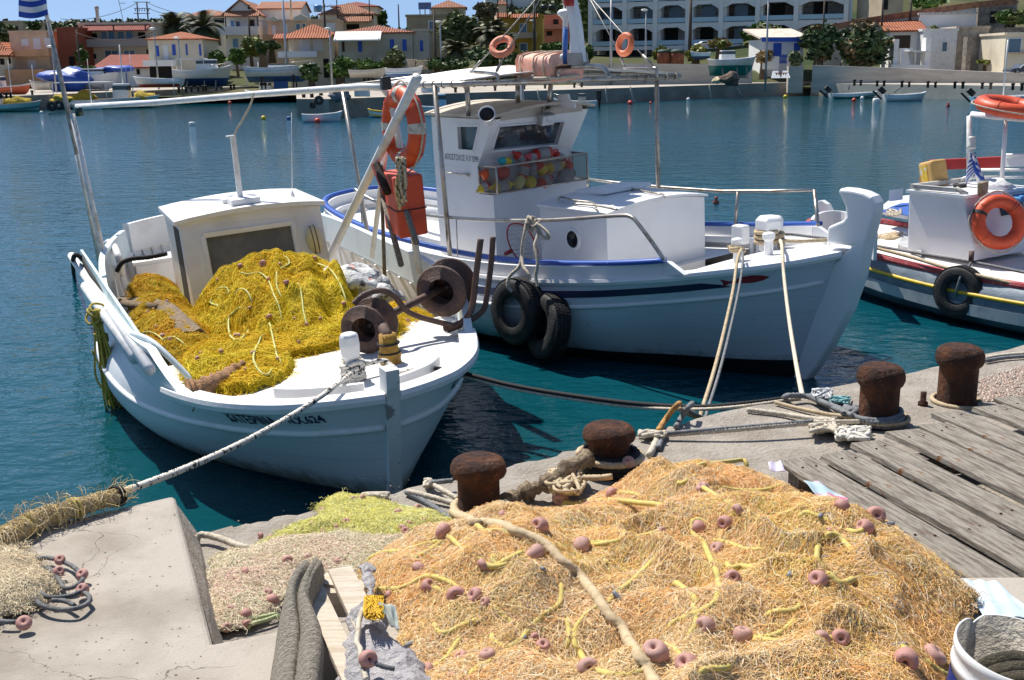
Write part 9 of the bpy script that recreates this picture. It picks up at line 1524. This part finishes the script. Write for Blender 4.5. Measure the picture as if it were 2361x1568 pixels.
for a in ((530, 240, 4.5, RB, 'red ball buoy off the left quay'), (563, 222, 5, RB, 'orange-red ball buoy beside the pale blue boat bow'), (608, 276, 6, YB, 'yellow ball buoy on open water'), (667, 276, 6, BBm, 'blue drum buoy on open water', 'drum'), (443, 290, 7, WBm, 'white can buoy on the left open water', 'drum'), (732, 283, 7, RB, 'red ball buoy before the white rowing boat'), (1453, 241, 6, RB, 'bigger red ball buoy off the mid quay'), (1500, 239, 3.2, RB, 'small red ball buoy off the mid quay'), (1587, 232, 4.5, WBm, 'white ball buoy off the mid quay'), (1811, 226, 5, YB, 'yellow ball buoy near the quay corner'), (1969, 234, 5, RB, 'red ball buoy between the two dinghies'), (1988, 229, 4.5, WBm, 'white ball buoy between the two dinghies'), (2020, 237, 8, WBm, 'white sausage fender at the right dinghy motor', 'drum'), (2186, 246, 4.5, RB, 'tall red marker buoy right of the dinghies', 'tall'), (1651, 470, 8, mat('dull orange-red buoy', (.40, .09, .06), rough=.5), 'orange-red marker buoy floating behind the forward cabin', 'tall'), (96, 262, 4, WBm, 'small white ball buoy at the teal boat')): buoy_(VX, *a)
# ---- far quay furniture
BOL = mat('black far bollard', (.03, .02, .016), (.07, .035, .02), 5, rough=.8)
mb = MB(); mb.lathe([(.09, -.1), (.09, .22), (.13, .28), (.13, .33), (.1, .36), (0, .37)], 12); b0 = mb.build('mooring_bollard', BOL); tag(b0, 'small dark mooring bollard on the far quay edge', 'bollard', 'dark bollards along the far quays'); first = True
for cv, z, lst in ((bg5, 1.0, ((455, 770), (508, 770), (788, 782), (847, 782), (998, 790), (1062, 790), (1228, 795), (1295, 797), (1468, 800), (1538, 802), (1718, 806), (1792, 808), (1972, 812), (2050, 815), (2255, 823), (2340, 826))), (bg4, 1.08, ((12, 930), (90, 925), (228, 898), (300, 896), (570, 892), (650, 890), (738, 878), (805, 876), (905, 853), (950, 853), (1055, 855), (1100, 888), (1172, 885), (1220, 868), (1245, 855), (1288, 865), (1355, 858), (1400, 858), (1605, 878), (1672, 873), (2080, 860), (2145, 858))), (bg3, 1.08, ((95, 862), (385, 858), (480, 858), (752, 842), (1022, 830), (1215, 822))), (bg1, 1.12, ((1660, 850), (1725, 848), (1775, 842), (1838, 838), (1885, 835), (1910, 832), (2005, 828), (2055, 824), (2140, 822), (2170, 818), (60, 900), (100, 898), (10, 902), (300, 880))), (bg2, 1.08, ((1045, 905), (1120, 905), (1205, 885), (1298, 890), (1545, 895), (1635, 895)))):
 for x, y in lst:
  p = wz(*cv(x, y), z); s_ = random.uniform(.92, 1.08) * (1.35 if cv is bg2 else 1)
  if first: b0.location = p; first = False
  else: o = b0.copy(); COL.objects.link(o); o.location = p; o.scale = (s_,) * 3; o.rotation_euler = (0, 0, random.uniform(0, 6))
def fq_(conv, x, y, z): return wz(*conv(x, y), z)
tyre('black tyre hanging on the concrete pier corner', look(wy(*bg2(1185, 930), 65.6), VV((0, -1, .1))), R0=.18, r=.075); tyre('pale worn tyre low on the concrete pier corner', look(wy(*bg2(1125, 975), 65.5), VV((-.5, -.85, 0))), R0=.14, r=.055); tyre('black tyre on the left quay beside the teal boat, left one', look(wy(*bg1(478, 985), 83), VV((0, -1, .1))), R0=.24, r=.1); tyre('black tyre on the left quay beside the teal boat, right one', look(wy(*bg1(545, 975), 84), VV((0, -1, .1))), R0=.24, r=.1)
for i, (x0, x1, y0, y1, D) in enumerate(((2010, 2080, 560, 620, 103), (2095, 2195, 568, 650, 103))): a, b = wy(*bg2(x0, y1), D), wy(*bg2(x1, y0), D); mb = MB(); mb.box(((a.x + b.x) / 2, D, (a.z + b.z) / 2), (b.x - a.x, .9, b.z - a.z)); mb.box(((a.x + b.x) / 2, D, b.z + .05), (b.x - a.x + .2, 1.1, .1)); tag(mb.build('utility_box', PB, center=True, bevel=.03), 'beige utility cabinet at the hedge, %s one' % ('left' if i == 0 else 'right'), 'cabinet')
for x, D, lab in ((960, 103.5, 'left rusty drum tank with green lid'), (1102, 103.2, 'right rusty drum tank with green lid')):
 p = wy(*bg4(x, 632), D); t = thing('drum_tank', lab, 'tank', loc=p); r_ = .2177 * 68 * D / F; mb = MB(); mb.lathe([(r_, -.6), (r_ * 1.02, .3), (r_, .66)], 22); mb.build('shell', mat('rusty tank', (.16, .05, .025), (.24, .09, .04), 1.5, rough=.85), t); mb = MB(); mb.lathe([(r_ * 1.05, .62), (r_ * 1.06, .68), (r_ * .9, .82), (r_ * .4, .88), (0, .88)], 22); mb.build('lid', mat('dark green lid', (.02, .05, .04), rough=.7), t)
for (x0, x1, y0, y1, D, lab, m_) in ((1290, 1460, 435, 492, 117, 'white car parked above the scrub below the hotel', W_), (2195, 2500, 590, 690, 90.5, 'dark blue car cut by the right picture edge', clr('car dark blue', (.02, .03, .06), coat=.5))):
 cv = bg4 if x0 < 2000 else bg5; a, b = wy(*cv(x0, y1), D), wy(*cv(x1, y0), D); w_, h_ = b.x - a.x, b.z - a.z; t = thing('parked_car', lab, 'car', loc=a); pr = [(0, .25), (.01, .5), (.12, .58), (.27, .64), (.40, .97), (.52, 1), (.68, .98), (.84, .64), (.98, .58), (1, .25)]; mb = MB(); mb.prism([VV((w_ * x, -.8, h_ * z)) for x, z in pr], (0, 1.6, 0)); mb.build('body', m_, t, bevel=.06); mb = MB(); mb.prism([VV((w_ * x, -.82, h_ * z)) for x, z in ((.31, .66), (.41, .92), (.66, .92), (.78, .66))], (0, .03, 0)); mb.build('windows', GLASS, t)
 for xw in (.2, .8): mb = MB(); mb.lathe([(h_ * .23, -.1), (h_ * .25, 0), (h_ * .23, .1)], 18, VV((w_ * xw, -.78, h_ * .24)), (0, 1, 0)); wh = mb.build('wheel', BLACK, t); mb = MB(); mb.lathe([(h_ * .15, -.12), (h_ * .15, .02)], 14, VV((w_ * xw, -.78, h_ * .24)), (0, 1, 0)); mb.build('rim', GALV, wh)
def heap_(conv, x0, x1, y0, y1, D, m_, lab, cat='net heap', nm='net_heap'): a, b = wy(*conv(x0, y1), D), wy(*conv(x1, y0), D); mb = MB(); mb.sph(((a.x + b.x) / 2, D, a.z + (b.z - a.z) * .2), ((b.x - a.x) / 2, .9, (b.z - a.z) * .75), 20, 12, wob=.5); tag(mb.build(nm, m_, center=True), lab, cat)
heap_(bg2, 1265, 1480, 800, 890, 69, mat('purple-grey net', (.16, .14, .17), (.28, .26, .27), 7, rough=.95, bump=2.5, bs=10), 'purple-grey net heap on the concrete pier'); heap_(bg4, 1560, 1760, 765, 860, 90, mat('brown trap heap', (.17, .12, .09), (.07, .05, .04), 5, rough=.95, bump=2.5, bs=6), 'brown heap of nets and traps below the green-bottomed boat'); heap_(bg1, 480, 660, 880, 935, 88, FIBY, 'yellow net heap on the left quay behind the mast'); heap_(bg4, 1480, 1560, 815, 860, 90.5, mat('pale sack', (.55, .45, .28), rough=.9, bump=2, bs=8), 'pale sacks beside the brown heap', 'sack', 'sack'); heap_(bg1, 1290, 1350, 840, 880, 98, FIBY, 'small yellow net heap right of the long white boat')
a, b = wy(*bg2(1520, 895), 70), wy(*bg2(1650, 800), 70); mb = MB(); mb.box(((a.x + b.x) / 2, 70, (a.z + b.z) / 2), (b.x - a.x, .7, b.z - a.z)); tag(mb.build('white_cabinet', WFR, center=True, bevel=.03), 'white cabinet standing on the concrete pier', 'cabinet')
a, b = wy(*bg3(70, 860), 77), wy(*bg3(235, 795), 77); mb = MB(); mb.box(((a.x + b.x) / 2, 77, (a.z + b.z) / 2), (b.x - a.x, .7, b.z - a.z)); tag(mb.build('white_crate', WFR, center=True, bevel=.03), 'white crate on the mid quay behind the canopy post', 'crate')
for i, (cv, pts) in enumerate(((bg4, ((345, 925), (350, 1000), (362, 1090))), (bg4, ((605, 915), (620, 1000), (640, 1065), (670, 1085))), (bg4, ((1440, 895), (1452, 970), (1460, 1040))), (bg4, ((1740, 935), (1765, 980), (1795, 1030))), (bg3, ((1145, 830), (1155, 900), (1180, 950), (1225, 990))), (bg5, ((1480, 815), (1440, 860), (1410, 900))), (bg5, ((1700, 815), (1670, 870), (1650, 910))), (bg5, ((1760, 815), (1790, 860), (1810, 890))), (bg5, ((1560, 815), (1530, 855), (1500, 895))), (bg5, ((740, 790), (735, 830))), (bg5, ((1240, 800), (1180, 835), (1160, 860))))):
 D0 = {0: 85, 1: 86, 2: 91, 3: 93, 4: 78}.get(i, 88.0); rope('rope', [wy(*cv(*p), D0) for p in pts], .045, ROPEW if i < 5 else ROPEG, None, 'mooring rope hanging down the far quay wall', 'rope', n=5, lobes=0, step=.5, group='ropes hanging on the far quay wall')
for i, (x0, y0, x1, y1, D) in enumerate(((560, 175, 1268, 30, 165), (1375, 30, 2080, 135, 165), (1375, 78, 2080, 150, 165), (700, 300, 1440, 285, 110), (2300, 175, 3400, 110, 140))): mb = MB(); mb.tube(sag(wy(*bg1(x0, y0), D), wy(*bg1(x1, y1), D), .8, 12), .035, 4); tag(mb.build('overhead_wire', WPD, center=True), 'thin overhead wire crossing above the left houses', 'wire', 'overhead wires of the town')
wp = FLAGTOP; rows = []
for i in range(13):
 t = i / 12; rows.append([F1.x(*(105 - 62 * s_ - 6 * s_ * t + 6 * t, -18 + 52 * t + 6 * math.sin(s_ * 3.2) + 5 * s_), wp.x + .05 * math.sin(s_ * 6 + t * 2)) for s_ in [k / 12 for k in range(13)]])
mb = MB(); mb.grid(rows)
for k in range(len(mb.f)): mb.mi[k] = (k // 12 // 3 + 1) % 2
tag(mb.build('flag', [mat('flag deep blue', (.02, .07, .42), rough=.8), FWH], solid=.004), 'blue and white striped flag flying from the mast at upper left', 'flag').matrix_world = M1
